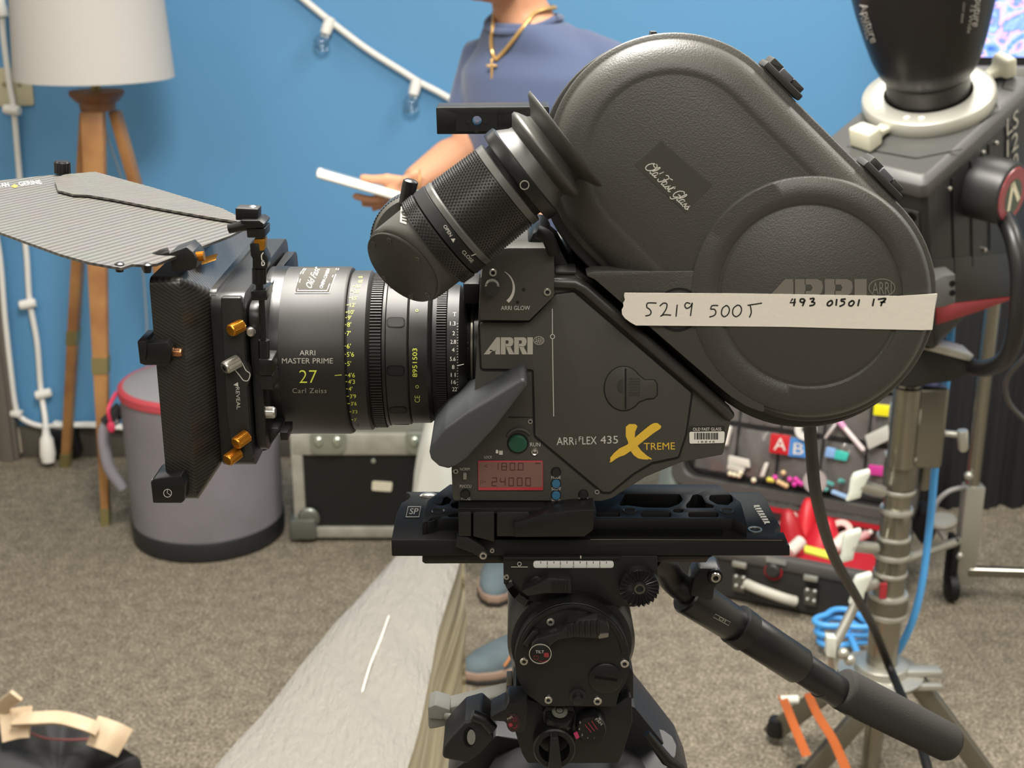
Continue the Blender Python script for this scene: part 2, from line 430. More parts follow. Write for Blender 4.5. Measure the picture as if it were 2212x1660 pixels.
MB().lathe(W(100, 940, yc-.075), (0, -.1, -1), [(-.02, .01), (0, .013), (.012, .02), (.06, .024), (.085, .019), (.088, .01)], 20).build('plug', m_wp, s2)
tag(MB().slab(rnd([(88, 930), (158, 932), (172, 984), (82, 985)], 4), YW-.06, .045).build('power_strip', M('black_plastic', '#17171a', .4), bevel=.003), 'black power adapter on the floor under the hanging white plug', 'adapter')
y3 = YW-.03
ww = thing('wall_wiring', 'thick white cord curving down beside the door and along the baseboard', 'cord', W(40, 900, YW))
MB().tube(spline([W(-14, 480, y3), W(0, 560, y3), W(10, 680, y3), W(22, 790, y3), W(34, 880, y3), W(50, 906, y3), W(90, 921, y3), W(140, 919, y3), W(200, 917, y3), W(275, 923, y3), W(420, 928, y3)], 8), .0085, 10).build('cable', m_wp, ww)
MB().tube([W(120, 921, y3-.016), W(200, 922, y3-.016), W(270, 927, y3-.016)], .004, 8).build('thin_wire', m_wp, ww)
for px, py in ((36, 893), (127, 918), (274, 923)): MB().box(W(px, py, y3), (.034, .03, .018), (0, .2, 0)).build('cable_clip', m_wp, ww, bevel=.004)
tag(MB().tube(spline([W(36, 925, YW-.015), W(41, 950, YW-.015), W(44, 978, YW-.015)], 4), .007, 8).build('casing_sealant', M('aged_caulk', '#a49c8c', .7)), 'pale strip of caulk hanging beside the grey door casing', 'caulk strip')

# ================================================================= GREY ROUND HAMPER
ptop = (452, 770)
yh = 3.36
cxh = W(458, 1200, yh).x
rh = 161*mpp(1100, yh)
ztop = W(452, 850, yh-rh*.6).z
m_felt = M('grey_felt', '#7d7a80', .9, bump=(400, .2, .001), var=(7, '#747176'))
hm = thing('storage_hamper', 'round grey felt hamper with red zip rim and black base', 'hamper', (cxh, yh, 0))
MB().lathe((cxh, yh, 0), (0, 0, 1), [(.055, rh*.985), (.3, rh*1.0), (ztop-.03, rh*1.0)], 64).build('body', m_felt, hm)
MB().lathe((cxh, yh, 0), (0, 0, 1), [(0.0, rh*.97), (.006, rh), (.05, rh*1.005), (.056, rh*.99)], 64).build('base_band', M('black_vinyl', '#1d1e20', .5), hm)
MB().lathe((cxh, yh, ztop-.032), (0, 0, 1), [(0, rh), (.004, rh*1.02), (.022, rh*1.02), (.028, rh*.985)], 64).build('zip_rim', M('red_piping', '#b8444e', .6), hm)
MB().lathe((cxh, yh, ztop-.01), (0, 0, 1), [(0, rh*.985), (.006, rh*.95), (.012, rh*.6), (.014, .01)], 64).build('lid', M('grey_lid_felt', '#8b898c', .9, bump=(400, .2, .001)), hm)
xz = cxh-rh*.99
MB().tube(spline([(xz, yh-.06, ztop-.02), (xz-.012, yh-.1, ztop-.05), (xz-.01, yh-.1, ztop-.085)], 5), .005, 8).build('zip_pull', M('pink_cord', '#d2365a', .5), hm)
MB().sphere((xz-.01, yh-.1, ztop-.1), .011, 12, (1, .5, 1.5)).build('zip_tab', M('pink_cord', '#d2365a', .5), hm)
for s in (-1,):
    hx = cxh+s*(rh+.01)
    MB().tube(spline([(hx, yh-.03, ztop-.1), (hx+s*.035, yh-.04, ztop-.13), (hx+s*.035, yh-.04, ztop-.23), (hx+s*.005, yh-.03, ztop-.30)], 6), .016, 10).build('side_handle', M('grey_strap', '#8d8a92', .8), hm)
    MB().tube(spline([(hx-s*.01, yh-.02, ztop-.075), (hx+s*.03, yh-.04, ztop-.115)], 3), .02, 8).build('handle_loop', M('black_vinyl', '#1d1e20', .5), hm)

# ================================================================= BLACK FLIGHT CASE
yf = 3.29
def FX(px, py=1000): return W(px, py, yf).x
x0, x1 = FX(632), FX(975); zf = W(700, 938, yf).z; zb0 = 0.012
fc = thing('flight_case', 'black flight case with aluminium edges behind the grey hamper', 'flight case', ((x0+x1)/2, yf+.2, 0))
MB().box(((x0+x1)/2, yf+.2, (zf+zb0)/2), (x1-x0-.02, .38, zf-zb0-.02)).build('panel_box', M('black_laminate', '#161617', .45), fc)
m_alu = M('worn_aluminium', '#bdbcb2', .42, metal=.45, var=(25, '#a9a89e'))
ew = .031
for nm, c, s in (('edge_strip', (x0+ew/2-.004, yf+.2, (zf+zb0)/2), (ew, .4, zf-zb0)), ('edge_strip', (x1-ew/2+.004, yf+.2, (zf+zb0)/2), (ew, .4, zf-zb0)),
                 ('edge_strip', ((x0+x1)/2, yf+.2, zb0+ew/2), (x1-x0, .4, ew)), ('lid_edge_strip', ((x0+x1)/2, yf+.2, zf-.03), (x1-x0, .402, .06))):
    MB().box(c, s).build(nm, m_alu, fc, bevel=.004)
MB().box(((x0+x1)/2, yf+.2, zf+.02), (x1-x0-.02, .38, .06)).build('lid', M('dull_lid', '#8f9088', .5, metal=.3), fc, bevel=.006)
for cx_, cz_ in ((x0+.02, zb0+.03), (x1-.02, zb0+.03)):
    MB().sphere((cx_+.015, yf+.0, cz_+.03), .03, 16, (1, .35, 1)).build('ball_corner', M('grey_steel', '#7e827c', .35, metal=.7), fc)
    MB().box((cx_, yf+.01, cz_), (.07, .05, .06)).build('corner_bracket', M('grey_steel', '#7e827c', .35, metal=.7), fc, bevel=.008)
for px in (708, 915):
    c = W(px, 962, yf); la = thing
    lt = MB(); lt.slab(rnd([(px-40, 936), (px+40, 936), (px+38, 975), (px+22, 984), (px-22, 984), (px-38, 975)], 9), yf-.012, .014)
    lo = lt.build('latch', M('zinc_latch', '#b4bab0', .3, metal=.8), fc, bevel=.003)
    for dx in (-20, 20): MB().sphere(W(px+dx, 956, yf-.014), .012, 14, (1, .6, 1.3)).build('rivet', M('zinc_bright', '#d0d8cc', .2, metal=.9), lo)
for px, py in ((807, 996), (805, 1147)): MB().lathe(W(px, py, yf+.008), (0, -1, 0), [(0, .007), (.004, .006), (.006, .002)], 14).build('rivet', M('zinc_bright', '#d0d8cc', .2, metal=.9), fc)
MB().slab(rnd([(804, 1041), (848, 1044), (845, 1063), (803, 1060)], 4), yf+.004, .006).build('paper_label', M('cream_paper', '#d9d3bd', .8), fc)
# crumpled white cloth over the right end of the case
def crumple(name, mat, x0, x1, y0, y1, z, amp, label, cat, seed=1, n=26):
    R = random.Random(seed); ph = [(R.uniform(8, 40), R.uniform(8, 40), R.uniform(0, 6), R.uniform(.3, 1)) for _ in range(9)]
    rows = []
    def hgt(x, y): return sum(a*math.sin(fx*x+fy*y+p) for fx, fy, p, a in ph)/9
    lo, hi = [], []
    for i in range(n+1):
        row = []
        for j in range(n+1):
            u, v = i/n, j/n; x = x0+(x1-x0)*u; y = y0+(y1-y0)*v
            e = max(0, math.sin(PI*min(1, max(0, u)))*math.sin(PI*v))**.35
            row.append((x+.03*hgt(y*3, x*2), y+.03*hgt(x*2, y*3+1), z[0]+(z[1]-z[0])*e+amp*hgt(x*2, y*2)*e))
        rows.append(row)
    m = MB().grid(rows); m.grid([[(p[0], p[1], z[0]) for p in r] for r in rows])
    return tag(m.build(name, mat, smooth=80), label, cat)
m_cloth = M('white_cloth', '#cfd0c8', .85)
crumple('cloth', m_cloth, W(893, 950, 3.2).x, W(1000, 950, 3.2).x, 3.10, 3.26, (0.0, .44), .10, 'crumpled white cloth bundle standing behind the film camera lens', 'cloth', 3)
# ================================================================= LONG WHITE PADDED BLOCK
zt_ = .56
m_vinyl = M('wrinkled_white_vinyl', '#8b8780', .40, spec=.6)
nt, b, L = nodes_of(m_vinyl)
tc = nt.nodes.new('ShaderNodeTexCoord'); mp_ = nt.nodes.new('ShaderNodeMapping'); mp_.inputs['Rotation'].default_value = (0, 0, math.radians(-16)); mp_.inputs['Scale'].default_value = (60, 16, 40)
n1 = nt.nodes.new('ShaderNodeTexNoise'); n1.inputs['Scale'].default_value = 1.6; n1.inputs['Detail'].default_value = 7; n1.inputs['Roughness'].default_value = .62
bp = nt.nodes.new('ShaderNodeBump'); bp.inputs['Strength'].default_value = 1.0; bp.inputs['Distance'].default_value = .010
for a, c in ((tc.outputs['Object'], mp_.inputs['Vector']), (mp_.outputs['Vector'], n1.inputs['Vector']), (n1.outputs['Fac'], bp.inputs['Height']), (bp.outputs['Normal'], b.inputs['Normal'])): L(a, c)
m_side = M('cream_folded_film', '#c9bd99', .4, spec=.5)
nt, b, L = nodes_of(m_side)
tc = nt.nodes.new('ShaderNodeTexCoord'); mp_ = nt.nodes.new('ShaderNodeMapping'); mp_.inputs['Scale'].default_value = (1.5, 1.2, 34)
n1 = nt.nodes.new('ShaderNodeTexNoise'); n1.inputs['Scale'].default_value = 1.3; n1.inputs['Detail'].default_value = 6; n1.inputs['Distortion'].default_value = .4
rp = nt.nodes.new('ShaderNodeValToRGB'); e = rp.color_ramp.elements; e[0].position = .38; e[0].color = lin('#83795c'); e[1].position = .6; e[1].color = lin('#c2b99c')
bp = nt.nodes.new('ShaderNodeBump'); bp.inputs['Strength'].default_value = .7; bp.inputs['Distance'].default_value = .012
for a, c in ((tc.outputs['Object'], mp_.inputs['Vector']), (mp_.outputs['Vector'], n1.inputs['Vector']), (n1.outputs['Fac'], rp.inputs['Fac']), (rp.outputs['Color'], b.inputs['Base Color']), (n1.outputs['Fac'], bp.inputs['Height']), (bp.outputs['Normal'], b.inputs['Normal'])): L(a, c)
def edgeL(f): return WZ(300+(880-300)*f, 1830+(1155-1830)*f, zt_)   # near -> far
def edgeR(f): return WZ(832+(1000-832)*f, 1830+(1155-1830)*f, zt_)
bn = thing('padded_bench', 'long low white vinyl block running away under the film camera', 'bench', (edgeL(.5).x*.5+edgeR(.5).x*.5, edgeL(.5).y, 0))
rows = []; N = 110; Mx = 22; R = random.Random(5)
for i in range(N+1):
    f = -1.45+2.45*i/N; a = edgeL(f); c = edgeR(f); row = []
    for j in range(Mx+1):
        g = j/Mx; p = a.lerp(c, g)
        dome = -.012*(2*g-1)**4
        wv = .0022*math.sin(31*p.y+9*g+2*math.sin(7*p.y))+.0015*math.sin(67*p.x+22*p.y)
        row.append((p.x+.003*math.sin(13*p.y)*(1 if g > .5 else 1), p.y, zt_+dome+wv))
    rows.append(row)
MB().grid(rows).build('top_cover', m_vinyl, bn, smooth=80)
rows2 = []
for i in range(N+1):
    tp = Vector(rows[i][-1]); row = []
    for j in range(15):
        g = j/14; z = tp.z*(1-g)+.005*g
        row.append((tp.x-.004*g+.006*math.sin(g*17+tp.y*1.3)*min(1, g*6)*(1-.3*g), tp.y, z))
    rows2.append(row)
MB().grid(rows2).build('side_cover', m_side, bn, smooth=80)
o = MB()
rowsl = [[(r[0][0]-.003*k, r[0][1], r[0][2]*(1-k/6)+.005*k/6) for k in range(7)] for r in rows]
o.grid(rowsl); o.grid([[(rows[-1][j][0], rows[-1][j][1], rows[-1][j][2]*(1-k/4)+.005) for k in range(5)] for j in range(Mx+1)]); o.grid([[(rows[0][j][0], rows[0][j][1], rows[0][j][2]*(1-k/4)+.005) for k in range(5)] for j in range(Mx+1)])
o.build('rear_cover', m_side, bn, smooth=80)
cr = spline([WZ(841, 1332, zt_), WZ(822, 1385, zt_), WZ(800, 1440, zt_), WZ(782, 1500, zt_)], 8)
MB().tube([p+Vector((0, 0, .002)) for p in cr], [.0004]+[.0016]*(len(cr)-2)+[.0004], 8).build('raised_crease', M('white_crease', '#d0ccc0', .35), bn)

# ================================================================= BLACK TOTE WITH TAN HANDLE (front left corner)
m_ny = M('black_nylon', '#2b2b2c', .6, bump=(60, .3, .003), spec=.35)
m_lea = M('tan_leather', '#d6c0a4', .55, var=(30, '#cbb394'))
bz = .16
bc = WZ(95, 1720, bz)
bag = thing('tote_bag', 'black nylon tote with tan leather handle lying on the carpet', 'bag', (bc.x, bc.y, 0))
rows = []
outl = [WZ(-120, 1620, bz*.75), WZ(-60, 1560, bz*.8), WZ(60, 1535, bz*.8), WZ(170, 1545, bz*.75), WZ(245, 1565, bz*.7), WZ(275, 1600, bz*.55), WZ(307, 1632, bz*.3), WZ(270, 1680, bz*.3), WZ(235, 1790, .06), WZ(60, 1850, .06), WZ(-140, 1820, .06)]
ctr = Vector((sum(p.x for p in outl)/len(outl), sum(p.y for p in outl)/len(outl), 0))
ol = spline(outl, 5, closed=True); loops = []
for k in range(7):
    f = k/6; lp = []
    for p in ol:
        s = 1.0 if k else .97
        top = max(.05, p.z)
        z = .003+(top-.003)*f
        q = ctr+(Vector((p.x, p.y, 0))-ctr)*(s-.16*f*f)
        a = math.atan2(q.y-ctr.y, q.x-ctr.x)
        lp.append((q.x+.004*math.sin(9*a+3*f), q.y+.004*math.cos(11*a), z+.006*math.sin(7*a+k)))
    loops.append(lp)
for k, s in ((0, .5), (1, .15)):
    loops.append([(ctr.x+(p[0]-ctr.x)*s, ctr.y+(p[1]-ctr.y)*s, p[2]*(.75-.2*k)) for p in loops[6]])
MB().loft(loops).build('body', m_ny, bag, smooth=60)
def strip(name, c, w, th, up, mat, parent):
    """flat strap along a centre line"""
    c = spline(c, 6); fr = []
    for i, p in enumerate(c):
        t = (c[min(i+1, len(c)-1)]-c[max(0, i-1)]).normalized(); s = t.cross(Vector(up)).normalized(); n = s.cross(t)
        fr.append([p+s*w/2+n*th/2, p-s*w/2+n*th/2, p-s*w/2-n*th/2, p+s*w/2-n*th/2])
    return MB().loft(fr).build(name, mat, parent, bevel=.001)
hz = bz*1.06
h1 = strip('handle', [WZ(30, 1556, hz), WZ(75, 1553, hz+.012), WZ(130, 1552, hz+.014), WZ(185, 1566, hz+.008), WZ(210, 1578, hz-.006)], .026, .008, (0, -.5, 1), m_lea, bag)
strip('handle_tab', [WZ(2, 1572, hz-.02), WZ(38, 1563, hz-.012), WZ(66, 1560, hz-.004)], .058, .006, (0, -.75, .6), m_lea, bag)
strip('handle_tab', [WZ(200, 1578, hz-.02), WZ(240, 1592, hz-.03), WZ(270, 1606, hz-.05)], .056, .006, (0, -.75, .6), m_lea, bag)
strip('handle_loop_end', [WZ(-40, 1552, hz-.02), WZ(-6, 1540, hz+.0), WZ(14, 1520, hz+.03), WZ(36, 1503, hz+.06)], [.026][0], .007, (0.3, -.8, .3), m_lea, bag)
MB().tube(spline([WZ(60, 1582, hz-.03), WZ(100, 1596, hz-.045), WZ(150, 1599, hz-.05), WZ(205, 1597, hz-.045)], 5), .0022, 8).build('red_piping', M('red_thread', '#9a5a5a', .6), bag)
set_frame(.281); RIG0 = set(o.name for o in SC.objects)
# ================================================================= FILM CAMERA BODY
YB1 = .525
m_cam = M('camera_grey_paint', '#403f3a', .5, bump=(1500, .22, .0006), spec=.45)
m_camd = M('camera_dark_grey', '#333230', .5, bump=(1500, .2, .0005), spec=.45)
m_gloss = M('black_anodised', '#131313', .33, spec=.5)
m_black = M('matte_black', '#0e0e0e', .55, spec=.4)
m_rub = M('black_rubber', '#2a2a28', .6, spec=.4)
m_steel = M('bright_steel', '#c9c6be', .28, metal=.9)
m_grey = M('engraved_grey', '#a6a296', .6)
m_lgrey = M('engraved_light', '#bdbab2', .6)
m_yel = M('yellow_print', '#d9b23a', .55)
m_white = M('white_print', '#dedbd2', .55)
m_ye2 = M('lime_engraving', '#d6dc52', .55, emit=None)
fcam = thing('film_camera', 'dark grey film movie camera body with orange X logo and red lit display', 'film camera', tuple(W(1230, 1085, .59)))
body = [(978, 1083), (975, 1013), (1002, 992), (1020, 940), (1033, 700), (1037, 600), (1060, 575), (1199, 575), (1199, 592), (1244, 592), (1572, 880), (1580, 905), (1562, 984), (1473, 1000), (1395, 1032), (1322, 1078), (1300, 1084)]
MB().slab(rnd(body, 8), YB1, .125).build('main_housing', m_cam, fcam, bevel=.0012)
# hinged film door, a hair proud, its groove's shade drawn as a black strip
door = [(1040, 798), (1036, 697), (1143, 697), (1200, 637), (1240, 632), (1494, 850), (1481, 938), (1465, 988), (1408, 1000), (1369, 1023), (1318, 1064), (1302, 1064), (1156, 942), (1152, 799)]
dp = rnd(door, 7)
MB().slab(dp, YB1-.0022, .003).build('film_door', m_cam, fcam, bevel=.0008)
g = MB()
for q in ribbon(dp, 7, True): g.slab(q, YB1-.0007, .0008)
g.build('door_groove_line', m_black, fcam)
# upper rail (glossy ridge under the magazine)
MB().tube([W(1196, 610, YB1-.001), W(1243, 612, YB1-.002), W(1262, 622, YB1-.003), W(1400, 742, YB1-.003), W(1566, 886, YB1-.003), W(1574, 898, YB1+.002)], .0038, 14).build('magazine_rail', M('satin_black_rail', '#353431', .32), fcam, smooth=60)
sn = MB(); 
for y in (585, 597): sn.slab(rect(1199, y, 1246, y+8), YB1-.002, .02)
sn.build('mount_step', m_camd, fcam, bevel=.001)
MB().slab([(1190, 520), (1208, 535), (1236, 588), (1240, 606), (1195, 606)], YB1+.012, .05).build('magazine_latch_block', m_gloss, fcam, bevel=.001)
# ARRI GLOW viewfinder bracket
gp = rnd([(1037, 692), (1036, 640), (1044, 560), (1052, 541), (1098, 536), (1197, 536), (1197, 640), (1143, 693)], [5, 2, 4, 6, 2, 14, 6, 6])
gb = MB().slab(gp, YB1-.011, .085).build('viewfinder_bracket', m_cam, fcam, bevel=.0012)
fn = onY(YB1-.0113)
mb = MB(); put_text(mb, fn, 'ARRI GLOW', 1082, 670, 9.5, w=63); mb.build('bracket_lettering', m_lgrey, gb, smooth=0)
mb = MB(); pts = circ(1070, 622, 40, 14, a0=-1.05, a1=.85); put_line(mb, fn, pts, [1.5+6*i/14 for i in range(15)]); mb.build('brightness_mark', m_lgrey, gb, smooth=0)
def hexscrew(px, py, Y, r, parent, mat=None, d=.0012):
    mp = mpp(py, Y)
    s = MB().ringlathe(W(px, py, Y), (0, -1, 0), [(-.001, r*mp), (d*.6, r*mp), (d, r*mp*.86), (d, r*mp*.5), (d*.2, r*mp*.42), (-.001, r*mp*.42)], 24).build('screw', mat or m_steel, parent)
    MB().lathe(W(px, py, Y), (0, -1, 0), [(0, r*mp*.45), (d*.25, r*mp*.45)], 6).build('hex_socket', m_black, s)
    return s
hexscrew(1065, 589, YB1-.011, 9, gb); hexscrew(1182.5, 631, YB1-.011, 9, gb)
for px, py in ((1131, 626), (1118, 653)): MB().lathe(W(px, py, YB1-.011), (0, -1, 0), [(-.001, .001), (.0003, .001)], 12).build('pin_hole', m_black, gb)
mp = mpp(615, .51)
MB().knurl(W(1063, 618, YB1-.011), (0, -1, 0), 0, .007, 16*mp, 1.5*mp, 30).build('brightness_knob', M('knurled_black', '#2c2b29', .35, spec=.6), gb)
hm_ = MB()
for k in range(30):
    a = 2*PI*k/30; c = W(1063, 618, YB1-.0182); u = Vector((math.cos(a), 0, math.sin(a)))
    if math.sin(a) > -.05: hm_.prism([c+u*.0030+Vector((-.0001*u.z, 0, .0001*u.x)), c+u*.0043+Vector((-.0002*u.z, 0, .0002*u.x)), c+u*.0043-Vector((-.0002*u.z, 0, .0002*u.x)), c+u*.0030-Vector((-.0001*u.z, 0, .0001*u.x))], (0, -.0002, 0))
hm_.build('dial_ticks', m_lgrey, gb, smooth=0)
# lower panel with the recess above it
rc = MB()
put_line(rc, onY(YB1-.0003), [(1040, 798), (1150, 799), (1152, 806), (1154, 902), (1098, 902)], 2.5)
rc.build('recess_line', m_black, fcam, smooth=0)
# lettering on the door
fd = onY(YB1-.0024)
mb = MB(); arri(mb, fd, 1045, 766, 106, 37); oval_emblem(mb, fd, 1164, 736, 11, 8.5, 1.3); mb.build('maker_logo', m_grey, fcam, smooth=0)
mb = MB(); put_line(mb, fd, [(1193, 667), (1193.3, 722)], 1.6); put_line(mb, fd, [(1193.4, 733), (1196, 900)], 1.6); put_ring(mb, fd, 1193.5, 727.5, 4.6, 1.6); mb.build('focal_plane_mark', m_lgrey, fcam, smooth=0)
mb = MB()
put_text(mb, fd, 'ARR', 1202.5, 962, 17.5, -1, w=38); put_text(mb, fd, 'i', 1243, 961, 14, -1)
put_text(mb, fd, 'F', 1250.5, 954, 11, -1); put_text(mb, fd, 'LEX', 1258, 960.5, 17.5, -1, w=31)
put_text(mb, fd, '435', 1297, 959, 17.5, -1, w=38); mb.build('model_lettering', m_lgrey, fcam, smooth=0)
def z3(pts): return [(x/3.072+900, y/3.072+580) for x, y in pts]
mb = MB()
put_poly(mb, fd, z3([(1388, 1052), (1410, 1034), (1450, 1034), (1466, 1048), (1450, 1085), (1447, 1130), (1462, 1172), (1490, 1210), (1530, 1245), (1562, 1264), (1556, 1270), (1535, 1264), (1538, 1270), (1500, 1268), (1470, 1262), (1440, 1240), (1415, 1205), (1402, 1150), (1388, 1115)]))
put_poly(mb, onY(YB1-.0026), z3([(1545, 1044), (1560, 1034), (1580, 1026), (1600, 1028), (1624, 1048), (1618, 1064), (1570, 1096), (1500, 1150), (1440, 1200), (1380, 1240), (1345, 1252), (1318, 1268), (1300, 1282), (1280, 1290), (1286, 1272), (1284, 1258), (1310, 1226), (1345, 1196), (1395, 1172), (1440, 1130), (1500, 1080)]))
put_text(mb, fd, 'TREME', 1391, 972.5, 16, -1, w=67); put_line(mb, fd, [(1383, 957), (1388, 954.5)], 2)
mb.build('model_emblem', m_yel, fcam, smooth=0)
# door latch
lc = MB()
lt = rnd(circ(1347, 840, 41, 36, 47, math.radians(38), math.radians(322)) + [(1392, 822), (1413, 822), (1419, 830), (1419, 854), (1412, 861), (1397, 862)], 2)
lat = MB().slab(lt, YB1-.0032, .002).build('door_latch', m_cam, fcam, bevel=.0006)
lg = MB(); put_line(lg, onY(YB1-.0025), lt, 4, True); lg.build('latch_seam', m_black, fcam, smooth=0)
MB().slab(rnd([(1350, 797), (1353, 797), (1353, 884), (1350, 884)], 1), YB1-.0038, .001).build('latch_hinge_line', m_black, lat)
MB().slab(circ(1345, 835, 11, 16, 14, PI*.5, PI*1.5), YB1-.0038, .001).build('finger_dimple', m_camd, lat)
dt = MB()
for i in range(6):
    for j in range(7): dt.slab(rect(1359+i*4.2, 818+j*6, 1361+i*4.2, 820+j*6), YB1-.0036, .0006)
dt.build('grip_dots', m_camd, lat)
# sticker with barcode
st = MB().slab(rnd([(1488, 922), (1566, 921), (1565, 958), (1488.5, 960)], 4), YB1-.0004, .0005).build('barcode_sticker', M('black_sticker', '#2a2926', .4), fcam)
mb = MB(); put_text(mb, onY(YB1-.0006), 'OLD FAST GLASS', 1497, 931, 6.8, -.5, w=61); 
mb.slab(rnd([(1489, 933.5), (1565.5, 932.5), (1564.5, 957.5), (1489.5, 959)], 4), YB1-.0006, .0002)
mb.build('sticker_white', m_white, st, smooth=0)
mb = MB(); R = random.Random(4); x = 1500
while x < 1552:
    w_ = R.choice((1, 1.4, 2.2, 2.8)); mb.slab(rect(x, 935.5, x+w_, 950), YB1-.0008, .0001); x += w_+R.choice((.9, 1.3, 1.8))
put_text(mb, onY(YB1-.00085), '18846', 1508, 957, 4, -1, w=36, space=1.4)
mb.build('barcode', m_black, st, smooth=0)
# LCD display
lcd = MB().slab(rnd([(1032.5, 997), (1172.5, 997), (1173, 1060), (1033, 1060)], 2), YB1-.0014, .0015).build('display', M('red_lcd_frame', '#a83a42', .2, spec=.6, emit=('#c03844', .06)), fcam, bevel=.0003)
nt_m = M('lcd_glass', '#6e5048', .3, spec=.5, emit=('#9b7d72', .03))
MB().slab(rect(1034.5, 999, 1171, 1053), YB1-.0017, .0004).build('lcd_window', nt_m, lcd)
mb = MB(); fl = onY(YB1-.0019)
seg7(mb, fl, '1800', 1066, 1001, 10, 15, 18, 1.7); seg7(mb, fl, '24000', 1063, 1033, 10, 17, 18.2, 1.9)
put_line(mb, fl, [(1053, 1004), (1047, 1007), (1053, 1010)], 1.2); put_line(mb, fl, [(1039, 1037), (1039, 1046)], 1); put_line(mb, fl, [(1043, 1038), (1043, 1045)], 1); put_line(mb, fl, [(1046, 1041.5), (1050, 1041.5)], 1)
put_line(mb, fl, [(1156, 1001.5), (1167, 1001.5)], 2); put_line(mb, fl, [(1117, 1014.5), (1118.5, 1016.5)], 1.5)
mb.build('lcd_digits', M('lcd_segment', '#4a2d2a', .4), lcd, smooth=0)
# buttons, switches, led
def button(nm, px, py, r, mat, h=.0022, ring=True):
    mp = mpp(py, YB1)
    o = MB().lathe(W(px, py, YB1), (0, -1, 0), [(-.001, r*mp), (h*.7, r*mp), (h, r*mp*.85), (h*1.02, .0001)], 28).build(nm, mat, fcam)
    if ring: MB().ringlathe(W(px, py, YB1), (0, -1, 0), [(-.001, r*mp*1.18), (.0005, r*mp*1.18), (.0005, r*mp), (-.001, r*mp)], 28).build('button_recess', m_black, o)
    return o
button('run_button', 1118.5, 957.5, 20, M('green_button', '#1f4a38', .3), .003)
mb = MB()
mb.slab([p for p in circ(1121, 958, 32, 16, a0=math.radians(-150), a1=math.radians(-35))]+[p for p in reversed(circ(1121, 958, 27, 16, a0=math.radians(-150), a1=math.radians(-35)))], YB1-.002, .003); mb.build('button_guard', m_cam, fcam, bevel=.0006)
led = MB().ringlathe(W(1155, 975.5, YB1), (0, -1, 0), [(-.001, 9*mp), (.001, 9*mp), (.0016, 7.5*mp), (.0012, 5*mp), (-.001, 5*mp)], 24).build('led_bezel', m_steel, fcam)
MB().sphere(W(1155, 974.5, YB1-.0006), .0013, 12).build('led', M('led_glass', '#8f8a84', .15), led)
m_btn = M('black_button', '#201f1e', .3); m_bbl = M('blue_button', '#33627f', .3)
button('mode_button', 1201, 1019.5, 9.5, m_btn); button('select_button', 1201, 1044.5, 9.5, m_bbl); button('set_button', 1201, 1069.5, 9.5, m_bbl)
button('phase_button', 1260, 1068, 9.5, m_btn); button('program_button', 1005, 1067, 9.5, m_btn)
for px, py, r in ((984.6, 1018, 6), (1145.5, 910.5, 6), (1289.5, 1062.5, 6)): hexscrew(px, py, YB1, r, fcam, d=.001)
sw = MB().slab(rect(1000.5, 1023, 1008, 1037), YB1-.002, .002).build('mode_switch', M('grey_switch', '#8a877c', .5), fcam, bevel=.0003)
MB().slab(rect(1071, 974, 1076, 980), YB1-.0015, .0015).build('lock_switch', m_white, fcam); MB().slab(rect(1078, 975, 1086, 983), YB1-.0008, .0008).build('lock_slot', m_lgrey, fcam)
mb = MB(); fb = onY(YB1-.0003)
for t, x, y, h, w in (('RUN', 1145, 965, 9, 22), ('LOCK', 1046, 991, 6, 17), ('NORM', 993.5, 1017, 6.5, 21), ('PS/CCU', 993, 1054, 6.5, 25), ('PROG.', 997, 1081, 6, 20), ('MODE', 1191, 1035, 6.5, 20), ('SEL/\u2207', 1191.5, 1059.5, 6.5, 20), ('SET/\u0394', 1191.5, 1083, 6, 19), ('PHASE', 1250, 1081.5, 6, 21)):
    put_text(mb, fb, t, x, y, h, w=w)
mb.build('panel_lettering', m_lgrey, fcam, smooth=0)
# curved shoulder pad / grip at the front lower corner
m_pad = M('slate_grip_rubber', '#3c3e40', .42, bump=(900, .3, .0006), spec=.7)
pd = [(1126, 819), (1136, 820), (1141, 832), (1070, 925), (1006, 994), (985, 1009), (968, 1014), (948, 1009), (931, 994), (927, 978), (932, 960), (960, 926), (1010, 890), (1060, 861)]
MB().slab(rnd(pd, 10), YB1-.034, .11).build('hand_grip', m_pad, fcam, bevel=.004, seg=3)
# lens mount port
axp = W(1030, 757, .585); lz = axp.z
MB().lathe((W(1040, 757, .585).x, .585, lz), (-1, 0, 0), [(0, .036), (.004, .036), (.006, .034), (.014, .033)], 64).build('lens_mount', m_gloss, fcam)
MB().slab(rect(1000, 612, 1036, 658), .56, .03).build('mount_lever', m_black, fcam, bevel=.002)

# ---------------------------------------------------------------- viewfinder
YV = .478
A0 = W(1000, 475, YV); A1 = W(1000+79, 475-61, YV)
ax = (A1-A0).normalized(); ax = (ax+Vector((0, .07, 0))).normalized()
mv = mpp(475, YV)
def T(px): return px*mv
vf_house = MB()
